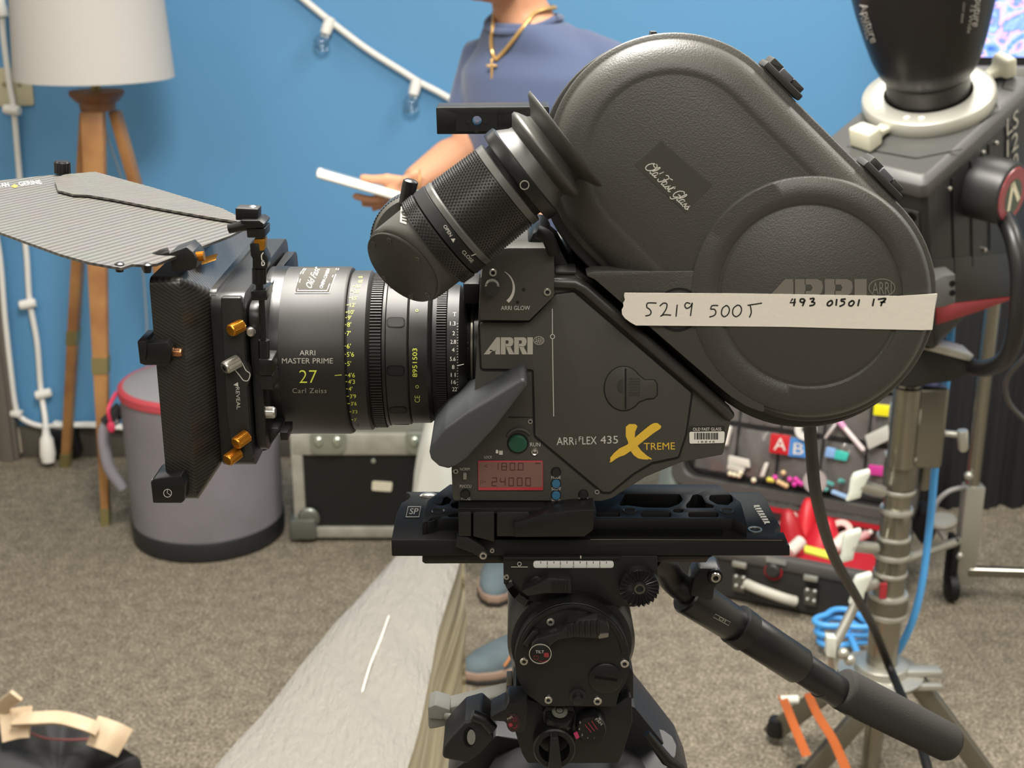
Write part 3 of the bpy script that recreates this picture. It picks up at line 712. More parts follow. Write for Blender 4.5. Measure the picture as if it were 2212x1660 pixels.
# elbow housing: short drum facing the viewer plus a cone into the tube
# mirror housing: a tube sliced obliquely, closed by an oval screwed cap
en = (-ax*1.0+Vector((0, -1, 0))*.70).normalized()
eu = ax.orthogonal().normalized(); ev = ax.cross(eu)
Pc_ = A0+ax*T(-166)
def oblique(r, off=0, k=1.0):
    lp_ = []
    for q in range(64):
        rv = (eu*math.cos(2*PI*q/64)+ev*math.sin(2*PI*q/64))*T(r); p = A0+rv
        t = ((Pc_+en*off-p).dot(en))/ax.dot(en); lp_.append(p+ax*t)
    return lp_
def straight(t, r): return [A0+ax*T(t)+(eu*math.cos(2*PI*q/64)+ev*math.sin(2*PI*q/64))*T(r) for q in range(64)]
hou = MB().loft([oblique(93), oblique(98, -.0012), oblique(99.5, -.004), straight(-86, 100), straight(-80, 100)]).build('finder_elbow', m_cam, fcam)
mcap = M('finder_cap', '#35342f', .5, bump=(1500, .2, .0005))
cap = MB().loft([oblique(93, .0003), oblique(92.5, .0012), oblique(90, .0016)]).build('elbow_cap', mcap, hou)
for q in (4, 12, 22, 36, 44, 54):
    c = oblique(80, .0017)[q]
    MB().ringlathe(c, en, [(0, .0017), (.0003, .0017), (.0003, .0008), (0, .0008)], 16).build('screw', M('dull_steel', '#8a887f', .35, metal=.8), hou)
def ringpart(nm, prof, mat, parent=fcam, seg=64, bevel=0):
    return MB().lathe(A0, ax, [(T(a), T(r)) for a, r in prof], seg).build(nm, mat, parent, bevel=bevel)
def knurl_dots(nm, t0, t1, r0, r1, nt_, na, mat, parent=fcam, h=3.2):
    """pyramid knurl in staggered rows"""
    mb = MB(); u = ax.orthogonal().normalized(); v = ax.cross(u)
    def P_(t, a, r): return A0+ax*T(t)+(u*math.cos(a)+v*math.sin(a))*T(r)
    for i in range(nt_):
        ta, tb = t0+(t1-t0)*i/nt_, t0+(t1-t0)*(i+1)/nt_; tc_ = (ta+tb)/2
        for k in range(na):
            o = .5*(i % 2); a0 = 2*PI*(k+o)/na; a1 = 2*PI*(k+1+o)/na; am = (a0+a1)/2; rr = r0+(r1-r0)*(i+.5)/nt_
            if (P_(tc_, am, rr)-EYE).dot(P_(tc_, am, rr)-(A0+ax*T(tc_))) > .012: continue
            vs = [P_(ta, am, rr), P_(tc_, a1, rr), P_(tb, am, rr), P_(tc_, a0, rr)]; e_ = 1.3
            top = [mb.bm.verts.new(P_(tc_+(tt-tc_)*.36, am+(aa-am)*.36, rr+h)) for tt, aa in ((ta, am), (tc_, a1), (tb, am), (tc_, a0))]
            bo = [mb.bm.verts.new(q) for q in vs]
            mb.bm.faces.new(top)
            for q in range(4): mb.bm.faces.new((bo[q], bo[(q+1) % 4], top[(q+1) % 4], top[q]))
    bm = mb.bm; bmesh.ops.recalc_face_normals(bm, faces=bm.faces)
    me = bpy.data.meshes.new(nm); bm.to_mesh(me); bm.free()
    o = link(nm, me, mat, parent); o['kind'] = 'stuff'
    return o
m_kn = M('knurled_gloss_black', '#1c1b1a', .3, spec=.7)
kr1 = ringpart('diopter_lock_ring', [(-86, 96), (-84, 106), (-52, 108), (-50, 102)], m_kn)
knurl_dots('knurl_texture', -83, -54, 106, 107, 6, 74, m_kn, kr1)
mk = ringpart('open_close_ring', [(-50, 104), (-48, 109), (-22, 109), (-20, 104)], m_black)
fl = lambda px, py: Pcyl(px, py, A0, ax, T(110))
def Pcyl(px, py, o, a, r):
    d = ray(px, py); q = EYE-o; d1 = d-a*d.dot(a); q1 = q-a*q.dot(a)
    A = d1.dot(d1); B = 2*d1.dot(q1); C = q1.dot(q1)-r*r; D = B*B-4*A*C
    t = (-B-math.sqrt(max(D, 0)))/(2*A); return EYE+d*t
mb = MB(); put_text(mb, fl, 'OPEN \u25b2', 957, 489, 8, 58); put_text(mb, fl, 'CLOSE', 997, 545, 8, 48); put_line(mb, fl, [(1018, 553), (1028, 549)], 2); mb.build('ring_lettering', m_lgrey, mk, smooth=0)
ringpart('grey_band', [(-20, 100), (-19, 106), (-8, 107), (-4, 103)], M('grey_anodised', '#5b5b58', .35, metal=.3))
kr2 = ringpart('focus_ring', [(-4, 100), (-3, 103), (112, 99), (113, 94)], m_kn, bevel=0)
knurl_dots('knurl_texture', -2, 111, 102.5, 98.5, 19, 74, m_kn, kr2)
ringpart('front_band', [(113, 94), (114, 101), (130, 101), (132, 95)], M('grey_anodised', '#5b5b58', .35, metal=.3))
ringpart('barrel_neck', [(130, 90), (150, 90)], m_black)
ecr = ringpart('eyecup_ring', [(143, 96), (145, 112), (152, 114), (170, 114), (173, 108)], m_gloss)
for a in (2.6, 1.2):
    pass
mb = MB(); q = Pcyl(1133, 400, A0, ax, T(114)); nrm = (q-(A0+ax*((q-A0).dot(ax)))).normalized()
mb.ringlathe(q, nrm, [(0, .0026), (.0003, .0026), (.0003, .0022), (0, .0022)], 20); mb.build('ring_screw', m_grey, ecr)
prof = [(170, 106), (176, 104), (196, 92), (204, 90), (211, 98), (221, 112), (227, 113), (233, 106), (243, 88), (249, 84), (256, 92), (272, 122), (278, 127), (281, 126), (276, 116), (256, 84), (250, 70)]
MB().lathe(A0, ax, [(T(a), T(r)) for a, r in prof], 72).build('rubber_eyecup', M('eyecup_rubber', '#3d3d39', .42, spec=.5), fcam, smooth=60)
# finder release on top of the elbow
pk = W(884, 406, YV+.02)
MB().lathe(pk, (.25, 0, 1), [(-.01, .004), (.0, .0045), (.004, .0045), (.005, .003)], 16).build('finder_knob', m_gloss, fcam)
MB().knurl(W(903, 522, YV+.026), (0, 1, 0), 0, .010, T(108), T(2), 90).build('elbow_collar', m_kn, fcam, smooth=20)
MB().lathe(W(903, 522, YV+.022), (0, 1, 0), [(0, T(98)), (.003, T(104)), (.018, T(105)), (.021, T(98))], 64).build('elbow_drum', m_cam, fcam)
def hous_fn(px, py): return Pcyl(px, py, A0, ax, T(100.6))
mb = MB(); rows = [[hous_fn(866+14*u-2*v, 446+5*u+34*v) for u in (0, .5, 1)] for v in (0, .25, .5, .75, 1)]
mb.grid(rows); stw = mb.build('barcode_sticker', M('worn_label', '#a9a59a', .5), hou)
mb = MB(); hf2 = lambda px, py: Pcyl(px, py, A0, ax, T(101))
for i in range(5): put_poly(mb, hf2, [(869-i*.2, 450+i*6), (880-i*.2, 453+i*6), (880-i*.2, 456+i*6), (869-i*.2, 453+i*6)])
mb.build('barcode', m_black, stw, smooth=0)
# top handle bar
YH = .560
hb = MB().slab(rnd([(942, 233), (1186, 231), (1186, 289), (944, 290)], 3), YH, .026, holes=[circ(1030, 262, 10.5, 28, 11.5)]).build('top_handle', m_gloss, fcam, bevel=.002)
MB().slab(rnd([(985, 241), (1074, 241), (1074, 284), (985, 284)], 3), YH-.0006, .002, holes=[circ(1030, 262, 11, 28, 12)]).build('handle_pocket', m_black, hb)
for px, py in ((1029, 239), (1012, 263), (1048, 263), (1029, 283)): MB().lathe(W(px, py, YH-.0008), (0, -1, 0), [(0, .0013), (.0003, .0013)], 16).build('screw_hole', M('pure_black', '#050505', .6), hb)
MB().slab([(1130, 545), (1150, 505), (1165, 495), (1185, 500), (1200, 540)], .53, .05).build('finder_arm', m_gloss, fcam, bevel=.002)
MB().tube(spline([W(1160, 500, .505), W(1182, 512, .505), W(1196, 545, .51)], 5), .004, 10).build('finder_cable', m_black, fcam)
# ================================================================= FILM MAGAZINE
YM = .530
U = (1456.0, 345.0); Lc = (1748.0, 636.0); RM = 276.0
m_mag = M('magazine_grey', '#3e3d38', .46, spec=.55)
nt, b, L = nodes_of(m_mag)
tc = nt.nodes.new('ShaderNodeTexCoord'); n1 = nt.nodes.new('ShaderNodeTexNoise'); n1.inputs['Scale'].default_value = 1000; n1.inputs['Detail'].default_value = 3
bp = nt.nodes.new('ShaderNodeBump'); bp.inputs['Strength'].default_value = .4; bp.inputs['Distance'].default_value = .0007
for a, c in ((tc.outputs['Object'], n1.inputs['Vector']), (n1.outputs['Fac'], bp.inputs['Height']), (bp.outputs['Normal'], b.inputs['Normal'])): L(a, c)
dv = Vector((Lc[0]-U[0], Lc[1]-U[1])).normalized(); ang = math.atan2(dv.y, dv.x)
def hull(r, n=40, sh=0, ru=None):
    ru = ru or r
    a = [(U[0]+ru*math.cos(ang+PI/2+PI*k/n), U[1]+ru*math.sin(ang+PI/2+PI*k/n)) for k in range(n+1)]
    c = [(Lc[0]+r*math.cos(ang-PI/2+PI*k/n), Lc[1]+r*math.sin(ang-PI/2+PI*k/n)) for k in range(n+1)]
    return a+c
mag = thing('film_magazine', 'grey double-lobed film magazine mounted on top of the film camera with white tape', 'film magazine', tuple(W(1560, 880, .58)))
def hl(r, Y, ru=None): return [W(x, y, Y) for x, y in hull(r, ru=ru)]
bo = [[p+Vector((-.004, 0, -.003)) for p in hl(r, y)] for r, y in ((RM+2, YM+.004), (RM+2, YM+.085), (RM-6, YM+.10))]
MB().loft(bo).build('magazine_body', m_camd, mag, bevel=.002)
# cover: rim flange, rolled shoulder, flat centre
prof = [(RM-1, YM+.0035), (RM-1.5, YM-.001), (RM-4, YM-.002), (RM-13, YM-.0025), (RM-16, YM-.003), (RM-19, YM-.0065), (RM-26, YM-.0095), (RM-38, YM-.0125), (RM-54, YM-.0152), (RM-72, YM-.0172), (RM-86, YM-.0182), (RM-90, YM-.0178), (RM-94, YM-.0182)]
MB().loft([hl(r, y) for r, y in prof]).build('cover', m_mag, mag, smooth=60)
# lower lobe cover disc and the flat shelf left of it
def ld(r, Y): return [W(x, y, Y) for x, y in circ(Lc[0]+1, Lc[1]+3, r, 96)]
r0 = 262
dprof = [(r0+2, YM-.001), (r0, YM-.0120), (r0-3, YM-.0185), (r0-8, YM-.0205), (r0-40, YM-.0212), (r0-60, YM-.0214), (r0-63, YM-.0204), (r0-67, YM-.0200), (r0-71, YM-.0208), (r0-74, YM-.0213)]
MB().loft([ld(r, y) for r, y in dprof]).build('lower_cover', m_mag, mag, smooth=60)
sh = [(1247, 606), (1262, 592), (1285, 588), (1490, 587), (1600, 587), (1600, 800), (1600, 880), (1556, 848), (1280, 616)]
sh = [(1262, 594), (1284, 588), (1500, 586.5), (1620, 586), (1640, 760), (1652, 893), (1612, 878), (1580, 858), (1548, 832), (1285, 604)]
MB().slab(rnd(sh, 6), YM-.0195, .0155).build('lower_shelf', m_mag, mag, bevel=.0015, seg=3)
# latches on the slanted edge
for a, b2 in (((1655, 137), (1731, 213)), ((1871, 352), (1947, 430))):
    a, b2 = Vector(a), Vector(b2); d = (b2-a).normalized(); n = Vector((d.y, -d.x)); ln = (b2-a).length
    def q(s0, s1, h0, h1): return [tuple(a+d*s0+n*h0), tuple(a+d*s1+n*h0), tuple(a+d*s1+n*h1), tuple(a+d*s0+n*h1)]
    lo = MB().slab(q(0, ln, -9, 7), YM-.003, .02).build('latch', m_rub, mag, bevel=.001)
    MB().slab(rnd(q(4, 34, 5, 22), 3), YM+.001, .018).build('latch_end', m_rub, lo, bevel=.001)
    MB().slab(rnd(q(34, 66, 3, 20), 2), YM-.0015, .02).build('latch_lever', M('latch_grey', '#56585a', .4), lo, bevel=.0008)
    MB().slab(rnd(q(66, 98, 3, 20), 4), YM+.001, .018).build('latch_end', m_rub, lo, bevel=.001)
MB().slab([(1405, 78), (1407, 69), (1418, 69), (1422, 76)], YM+.002, .01).build('top_catch', m_rub, mag)
# take-up knob half hidden by the tape
kb = MB().ringlathe(W(1465, 669, YM-.0195), (0, -1, 0), [(-.002, 49*mpp(669, .51)), (.0006, 49*mpp(669, .51)), (.0006, 44*mpp(669, .51)), (-.002, 44*mpp(669, .51))], 40).build('drive_knob_ring', m_black, mag)
MB().lathe(W(1465, 669, YM-.0195), (0, -1, 0), [(-.002, 44*mpp(669, .51)), (.0004, 44*mpp(669, .51)), (.0006, 40*mpp(669, .51))], 40).build('drive_knob', m_camd, mag)
# printed logo under the tape
fm = onY(YM-.0216)
mb = MB(); arri(mb, fm, 1634, 671, 238, 68); oval_emblem(mb, fm, 1905, 622, 28, 19, 2.2); mb.build('maker_logo', M('dim_print', '#6f6b62', .6), mag, smooth=0)
# name sticker on the upper lobe
fs = YM-.0186
MB().slab([(1428, 304), (1538, 400), (1480, 459), (1371, 357)], fs, .0003).build('clear_label', M('clear_label', '#41403a', .3, spec=.6), mag)
mb = MB(); ff = onY(fs-.0003)
def scr(strokes, x, y, s, angd, w):
    a = math.radians(angd); ca, sa = math.cos(a), math.sin(a)
    for st_ in strokes:
        pts = spline([(p[0], p[1]) for p in st_], 5) if len(st_) > 2 else [Vector(p) for p in st_]
        q = []
        for p in pts:
            u_, v_ = (p[0]+.25*p[1])*s, p[1]*s; q.append((x+u_*ca+v_*sa, y+u_*sa-v_*ca))
        put_line(mb, ff, q, w)
# flowing script, strokes in units of x-height 1
O = [[(.95, 1.9), (.4, 1.7), (.05, .9), (.3, .1), (.9, .05), (1.35, .8), (1.25, 1.6), (.8, 1.95), (.5, 1.6), (.9, 1.35), (1.5, 1.5)]]
lowl = lambda x: [[(x, .1), (x+.35, 1.1), (x+.35, 1.9), (x+.15, 1.9), (x+.1, 1), (x+.15, .1), (x+.4, .05), (x+.6, .3)]]
a_ = lambda x: [[(x+.55, .9), (x+.2, 1), (x, .5), (x+.15, .05), (x+.45, .3), (x+.6, 1)], [(x+.6, 1), (x+.5, .3), (x+.65, .05), (x+.95, .35)]]
d_ = lambda x: [[(x+.5, .9), (x+.2, 1), (x, .5), (x+.15, .05), (x+.45, .3), (x+.62, 1.1), (x+.7, 1.95)], [(x+.7, 1.95), (x+.52, .4), (x+.65, .05), (x+.9, .3)]]
s_ = lambda x: [[(x, .1), (x+.35, 1.05), (x+.3, .8), (x+.5, .45), (x+.4, .05), (x+.1, .1)], [(x+.4, .06), (x+.75, .3)]]
t_ = lambda x: [[(x, .2), (x+.35, 1.6), (x+.2, .4), (x+.35, .05), (x+.65, .3)], [(x+.05, 1.2), (x+.6, 1.25)]]
F_ = lambda x: [[(x, 1.75), (x+.3, 2.0), (x+.8, 1.85), (x+1.4, 2.05)], [(x+.85, 1.9), (x+.65, .9), (x+.4, .1), (x, .1), (x-.1, .4)], [(x+.4, 1.0), (x+1.0, 1.1)]]
G_ = lambda x: [[(x+1.1, 1.75), (x+.75, 2.0), (x+.2, 1.5), (x+.1, .6), (x+.5, .05), (x+1.0, .6), (x+1.05, 1.0)], [(x+.6, .9), (x+1.1, 1.0), (x+1.0, .3), (x+.7, -.5), (x+.2, -.4)]]
def script(x, y, s, angd, w):
    o = 0
    scr(O+lowl(1.35)+d_(1.95), x, y, s, angd, w)
    scr(F_(3.4)+a_(4.25)+s_(5.15)+t_(5.8), x, y, s, angd, w)
    scr(G_(7.0)+lowl(8.2)+a_(8.75)+s_(9.6)+s_(10.25), x, y, s, angd, w)
script(1391, 361, 12.0, 45.5, 2.0)
mb.build('label_script', M('silver_print', '#cfccc2', .5), mag, smooth=0)
# strip of white tape across the magazine
tp = [(1349, 633), (1348, 640), (1350, 648), (1346, 655), (1347, 662), (1343, 670), (1344, 680), (1350, 688), (1362, 697), (1374, 703.5), (1500, 704.5), (1700, 706.5), (1850, 710.5), (1990, 713.5), (2013, 713), (2020, 672), (2024, 635), (1940, 640), (1800, 638), (1600, 634.5)]
m_tape = M('cream_cloth_tape', '#dfd9ce', .75, bump=(300, .25, .0006))
tape = MB().slab(tp, YM-.0222, .0005).build('tape_strip', m_tape, mag)
fold = MB().prism([W(2013, 713, YM-.0222), W(2024, 635, YM-.0222), W(2024, 635, YM-.004), W(2013, 713, YM-.004)], (.0003, 0, 0)); fold.build('tape_fold', m_tape, tape)
mb = MB(); fh = onY(YM-.0225)
def zt(p): return [(x/2.458+1160, y/2.458+40) for x, y in p]
hw = [[(635, 1512), (588, 1512), (583, 1535)], [(583, 1535), (598, 1545), (606, 1560), (598, 1575), (575, 1580)],
      [(652, 1528), (672, 1512), (690, 1518), (685, 1545), (665, 1575), (655, 1582)], [(655, 1582), (675, 1574), (712, 1576)], [(745, 1520), (738, 1584)],
      [(815, 1515), (795, 1510), (785, 1525), (795, 1540), (815, 1530), (825, 1510)], [(825, 1510), (815, 1580)],
      [(962, 1525), (930, 1526), (922, 1545)], [(922, 1545), (942, 1545), (950, 1562), (940, 1578), (915, 1586)],
      [(1005, 1525), (985, 1540), (980, 1570), (995, 1584), (1015, 1570), (1022, 1545), (1012, 1527), (1000, 1525)],
      [(1065, 1522), (1043, 1540), (1040, 1570), (1058, 1584), (1080, 1568), (1086, 1542), (1076, 1525), (1062, 1523)],
      [(1118, 1524), (1195, 1512)], [(1132, 1524), (1138, 1560), (1128, 1588)]]
for st_ in hw:
    q = zt(st_); put_line(mb, fh, spline(q, 5) if len(q) > 2 else q, 2.6)
hw2 = [[(1358, 1488), (1344, 1510), (1374, 1508)], [(1370, 1488), (1364, 1528)], [(1422, 1492), (1402, 1490), (1398, 1503), (1412, 1508), (1424, 1494)], [(1424, 1494), (1410, 1528)],
       [(1448, 1490), (1470, 1487), (1466, 1500), (1456, 1505)], [(1456, 1505), (1474, 1510), (1468, 1522), (1446, 1526)],
       [(1562, 1498), (1546, 1508), (1542, 1522), (1554, 1526), (1568, 1514), (1566, 1500), (1558, 1500)], [(1592, 1490), (1588, 1526)], [(1640, 1490), (1616, 1492), (1614, 1502)], [(1614, 1502), (1630, 1504), (1630, 1518), (1606, 1530)],
       [(1672, 1500), (1658, 1510), (1658, 1524), (1672, 1526), (1684, 1510), (1678, 1500), (1668, 1500)], [(1712, 1492), (1704, 1528)], [(1790, 1488), (1782, 1528)], [(1810, 1492), (1852, 1488), (1834, 1508), (1826, 1528)], [(1822, 1508), (1850, 1506)]]
for st_ in hw2:
    q = zt(st_); put_line(mb, fh, spline(q, 5) if len(q) > 3 else q, 3.6)
mb.build('handwriting', M('marker_ink', '#1a1918', .5), tape, smooth=0)
# ================================================================= LENS
YL = .585
LZ = W(800, 757, YL).z
ml = mpp(757, YL)
LO = Vector((W(580, 757, YL).x, YL, LZ)); LX = Vector((1, 0, 0))
def lt_(px): return (px-580)*ml
m_lens = M('lens_satin_black', '#1e1c1a', .52, metal=.05, spec=.34, coat=.25, coat_r=.46, bump=(1800, .06, .0003))
m_lens2 = M('lens_semi_black', '#171614', .46, metal=.05, spec=.35, coat=.15, coat_r=.45)
lens = thing('camera_lens', 'black cinema prime lens with yellow-green distance scale between matte box and camera', 'lens', tuple(W(800, 938, YL)))
def lp(nm, prof, mat, parent=lens, seg=96):
    return MB().lathe(LO, LX, [(lt_(a), r*ml) for a, r in prof], seg).build(nm, mat, parent, smooth=35)
lp('front_bezel', [(566, 150), (570, 158), (584, 160), (588, 166), (598, 168)], m_lens2)
bar = lp('barrel', [(596, 165), (598, 176), (602, 180), (760, 180.5), (765, 178), (767, 172)], m_lens)
lp('barrel_groove', [(766, 169), (772, 169)], m_black)
foc = lp('focus_scale_band', [(768, 168), (770, 172), (806, 172), (810, 168), (812, 164), (815, 168)], m_lens)
MB().knurl(LO, LX, lt_(815), lt_(838), 167*ml, 5*ml, 150).build('focus_gear', m_lens, lens, smooth=20)
lp('gear_shoulder', [(838, 160), (840, 163), (846, 163), (848, 158)], m_lens2)
grip = lp('dimpled_ring', [(846, 158), (848, 161), (890, 160), (893, 156)], m_lens)
for k in range(10):
    a = math.radians(-80+36*k+6); r = 160.2*ml
    n = Vector((0, math.cos(a), math.sin(a))); c = LO+LX*lt_(868)+n*r; tv = LX.cross(n)
    o = MB(); lo = []
    for off, sc in ((.0003, 1.0), (.0003, .86), (-.0016, .66)):
        lo.append([c+n*off+LX*(p[0]*ml*sc)+tv*(p[1]*ml*sc) for p in rnd([(-19, -11), (19, -11), (19, 11), (-19, 11)], 10)])
    if n.y > .3: continue
    o.loft(lo); o.build('dimple', m_black, grip)
num = lp('number_band', [(893, 155), (895, 157.5), (932, 157), (938, 152), (941, 146)], m_lens2)
lp('band_gap', [(940, 143), (950, 143)], m_black)
MB().knurl(LO, LX, lt_(950), lt_(970), 146*ml, 4*ml, 150).build('iris_gear', m_lens, lens, smooth=20)
iris = lp('iris_ring', [(970, 140), (972, 143), (996, 141), (1012, 118), (1014, 110)], m_lens2)
lp('mount_flange', [(1012, 108), (1018, 108), (1020, 112), (1032, 112), (1036, 106)], M('mount_steel', '#6e6a60', .35, metal=.9))
lp('front_glass_rim', [(560, 148), (566, 150)], m_black)
def lens_fn(r): return lambda px, py: Pcyl(px, py, LO, LX, r*ml)
fb = lens_fn(180.9); ff_ = lens_fn(172.6); fn_ = lens_fn(158.1); fi = lens_fn(143.2)
m_dgrey = M('soft_engraving', '#8f8b80', .6)
mb = MB(); put_text(mb, fb, 'ARRI', 664, 768, 11.5, w=34, align='c'); put_text(mb, fb, 'MASTER PRIME', 664, 785.5, 12, w=110, align='c'); mb.build('engraved_name', m_grey, bar, smooth=0)
mb = MB(); put_text(mb, fb, '27', 665.5, 828, 30, w=38, align='c', bold=-.012); mb.build('focal_length', m_ye2, bar, smooth=0)
mb = MB(); put_text(mb, fb, 'Carl Zeiss', 668.5, 849.5, 11, w=74, align='c', space=1.1); mb.build('optics_name', m_dgrey, bar, smooth=0)
# framed rental label on top of the barrel
mlab = M('label_plate', '#4a4843', .75, spec=.15)
lb = MB(); lbp = [(637, 634), (641, 610), (647, 590), (654, 580), (733, 579), (722, 600), (716, 618), (712, 633)]
def dens(p, n=6):
    o = []
    for i in range(len(p)):
        a, b = Vector(p[i]), Vector(p[(i+1) % len(p)])
        for k in range(n): o.append(tuple(a.lerp(b, k/n)))
    return o
rows = []
for i in range(9):
    f = i/8; y = 579+(634-579)*f
    l = 656-19*f**.55 if f else 656; rgt = 733-21*f**.6
    rows.append([fb(l+(rgt-l)*k/6, y) for k in range(7)])
lb.grid(rows); lab_ = lb.build('rental_label', mlab, bar)
fb2 = lens_fn(181.3)
mb = MB()
for ins in (0, 5):
    put_line(mb, fb2, [(657+ins*.8, 580), (650+ins, 589), (643+ins, 606), (637.5+ins, 633-ins), (711-ins, 633-ins), (716-ins, 616), (724-ins, 596), (732-ins, 580)], 1.6)
put_text(mb, fb2, 'Old Fast', 672, 624, 15, -66, w=48, shear=.35); put_text(mb, fb2, 'CINEMA CAMERA', 696, 624, 7, -68, w=46)
mb.build('label_lettering', m_white, lab_, smooth=0)
# distance scale (green figures with ticks)
mb = MB()
D = [('\u221e', 598.5, 772, 770), ('60\u2032', 608, 770, 767), ('30\u2032', 618.5, 765, 758), ('20\u2032', 630, 761, 752), ('15\u2032', 644, 757, 749), ('12\u2032', 659, 752, 744), ('10\u2032', 674.5, 749, 741), ('9\u2032', 686.5, 747, 740), ('8\u2032', 701.5, 746, 738), ('7\u2032', 720.5, 745, 737.5), ('6\u2032', 748, 745, 737.5), ('5\u20326', 766, 745, 737.5), ('5\u2032', 786, 746, 738.5), ('4\u20326', 811, 747, 724), ('4\u20323', 825, 748, 741), ('4\u2032', 840.5, 749, 741), ('3\u20329', 856.5, 752, 744), ('3\u20326', 872.5, 754, 746), ('3\u20323', 890, 757, 750), ('3\u2032', 907, 761, 754)]
for t, y, x, x0 in D:
    sq = max(.45, 1-((y-757)/182)**2*.55)
    put_text(mb, ff_, t.replace('\u2032', "'"), x+4, y+5*sq, 10.5*sq); put_line(mb, ff_, [(x0+5, y), (x+2, y)], 1.5)
mb.build('distance_scale', m_ye2, foc, smooth=0)
mb = MB(); put_text(mb, ff_, "2'8", 768, 922, 5); mb.build('near_distance', m_black, foc, smooth=0)
mb = MB(); put_line(mb, fb, [(723, 811.5), (738, 810.5)], 1.4); mb.build('index_mark', m_ye2, bar, smooth=0)
mb = MB(); put_text(mb, fn_, '8951503', 901, 815, 10.5, -90, w=62); mb.build('serial_number', m_ye2, num, smooth=0)
mb = MB(); put_ring(mb, fn_, 900.5, 671, 2.5, 1.2); put_ring(mb, fn_, 901, 836, 3, 1.2); put_text(mb, fn_, '\u0421\u0404' if False else 'CE', 907, 870, 12, -90, w=15); mb.build('conformity_mark', M('dim_lime', '#a8ab5a', .6), num, smooth=0)
mb = MB()
for t, y, x in (('T', 679, 982), ('1.3', 699, 978), ('2', 720, 980), ('2.8', 738.5, 979), ('4', 756, 979), ('5.6', 775.5, 978), ('8', 793, 979), ('11', 810, 979), ('16', 825.5, 980), ('22', 841, 982)):
    put_text(mb, fi, t, x, y+4.5, 9, align='c', w=None if len(t) < 2 else (10 if len(t) < 3 else 12))
for y in range(700, 840, 6): put_line(mb, fi, [(987, y), (989.5 if y % 18 else 991, y-.6)], .9)
put_line(mb, fi, [(988, 790.5), (1002, 787)], 1.6)
mb.build('iris_scale', m_white, iris, smooth=0)
# ================================================================= MATTE BOX
m_carb = M('carbon_fibre_hood', '#2c2a27', .34, coat=.5, spec=.5)
def twill(m, c0, c1, scale, rot=(.6, .6, .6), kind='X'):
    nt, b, L = nodes_of(m)
    tc = nt.nodes.new('ShaderNodeTexCoord'); mp_ = nt.nodes.new('ShaderNodeMapping'); mp_.inputs['Rotation'].default_value = rot
    w = nt.nodes.new('ShaderNodeTexWave'); w.inputs['Scale'].default_value = scale; w.inputs['Distortion'].default_value = .6; w.inputs['Detail'].default_value = 1; w.inputs['Detail Scale'].default_value = 8; w.bands_direction = kind
    n = nt.nodes.new('ShaderNodeTexNoise'); n.inputs['Scale'].default_value = 60
    rp = nt.nodes.new('ShaderNodeValToRGB'); rp.color_ramp.elements[0].color = lin(c0); rp.color_ramp.elements[1].color = lin(c1); rp.color_ramp.elements[0].position = .35; rp.color_ramp.elements[1].position = .65
    mx = nt.nodes.new('ShaderNodeMix'); mx.data_type = 'RGBA'; mx.blend_type = 'MULTIPLY'; mx.inputs['Factor'].default_value = .25
    for a, c in ((tc.outputs['Object'], mp_.inputs['Vector']), (tc.outputs['Object'], n.inputs['Vector']), (mp_.outputs['Vector'], w.inputs['Vector']), (w.outputs['Fac'], rp.inputs['Fac']), (rp.outputs['Color'], mx.inputs['A']), (n.outputs['Color'], mx.inputs['B']), (mx.outputs['Result'], b.inputs['Base Color'])): L(a, c)
    bp = nt.nodes.new('ShaderNodeBump'); bp.inputs['Strength'].default_value = .1; bp.inputs['Distance'].default_value = .0005; L(w.outputs['Fac'], bp.inputs['Height']); L(bp.outputs['Normal'], b.inputs['Normal'])
twill(m_carb, '#1c1b19', '#302e2a', 190, (.5, .7, .9))
m_flag = M('carbon_fibre_flag', '#55534f', .42, coat=.25, spec=.6)
twill(m_flag, '#403e3b', '#5c5a55', 62, (0, 0, .42))
m_gold = M('gold_anodised', '#c98a2e', .32, metal=.85)
m_rose = M('copper_anodised', '#c08a63', .28, metal=.9)
m_ov = M('tape_orange', '#d9962f', .5)
mbx = thing('matte_box', 'black carbon fibre matte box with tilted top flag and gold knobs', 'matte box', tuple(W(430, 1085, .585)))
YN, YFar = .487, .683
zT = W(320, 602, YN).z; zBt = W(370, 1084, YN).z
xF = W(318, 640, YN).x; xF2 = W(392, 900, YN).x      # front rim band
xF_b = W(372, 1084, YN).x
def rectloop(x, y0, y1, z0, z1, r=.006, xb=None, n=4):
    pts = rnd([(y0, z0), (y1, z0), (y1, z1), (y0, z1)], r, n)
    xb = x if xb is None else xb
    return [(xb+(x-xb)*(p[1]-z0)/(z1-z0), p[0], p[1]) for p in pts]
xFt, xFb = W(318, 605, YN).x, W(372, 1084, YN).x
dx = xFb-xFt if False else 0.0
x0 = W(330, 700, YN).x; x1 = W(403, 800, YN).x; xr = W(466, 800, .507).x
tz = W(480, 640, .507).z; bz_ = W(480, 1000, .507).z
hood = MB(); t_ = .0025
lo = [rectloop(x0, YN, YFar, zBt, zT), rectloop(x1, YN, YFar, zBt, zT), rectloop(xr, .505, .665, bz_, tz+.004), rectloop(xr+.004, .505, .665, bz_, tz+.004),
      rectloop(xr+.004, .508, .662, bz_+t_, tz), rectloop(xr, .508, .662, bz_+t_, tz), rectloop(x1, YN+t_, YFar-t_, zBt+t_, zT-t_), rectloop(x0, YN+t_, YFar-t_, zBt+t_, zT-t_)]
hd = hood.loft(lo, False, closed=True).build('hood', m_carb, mbx, smooth=30)
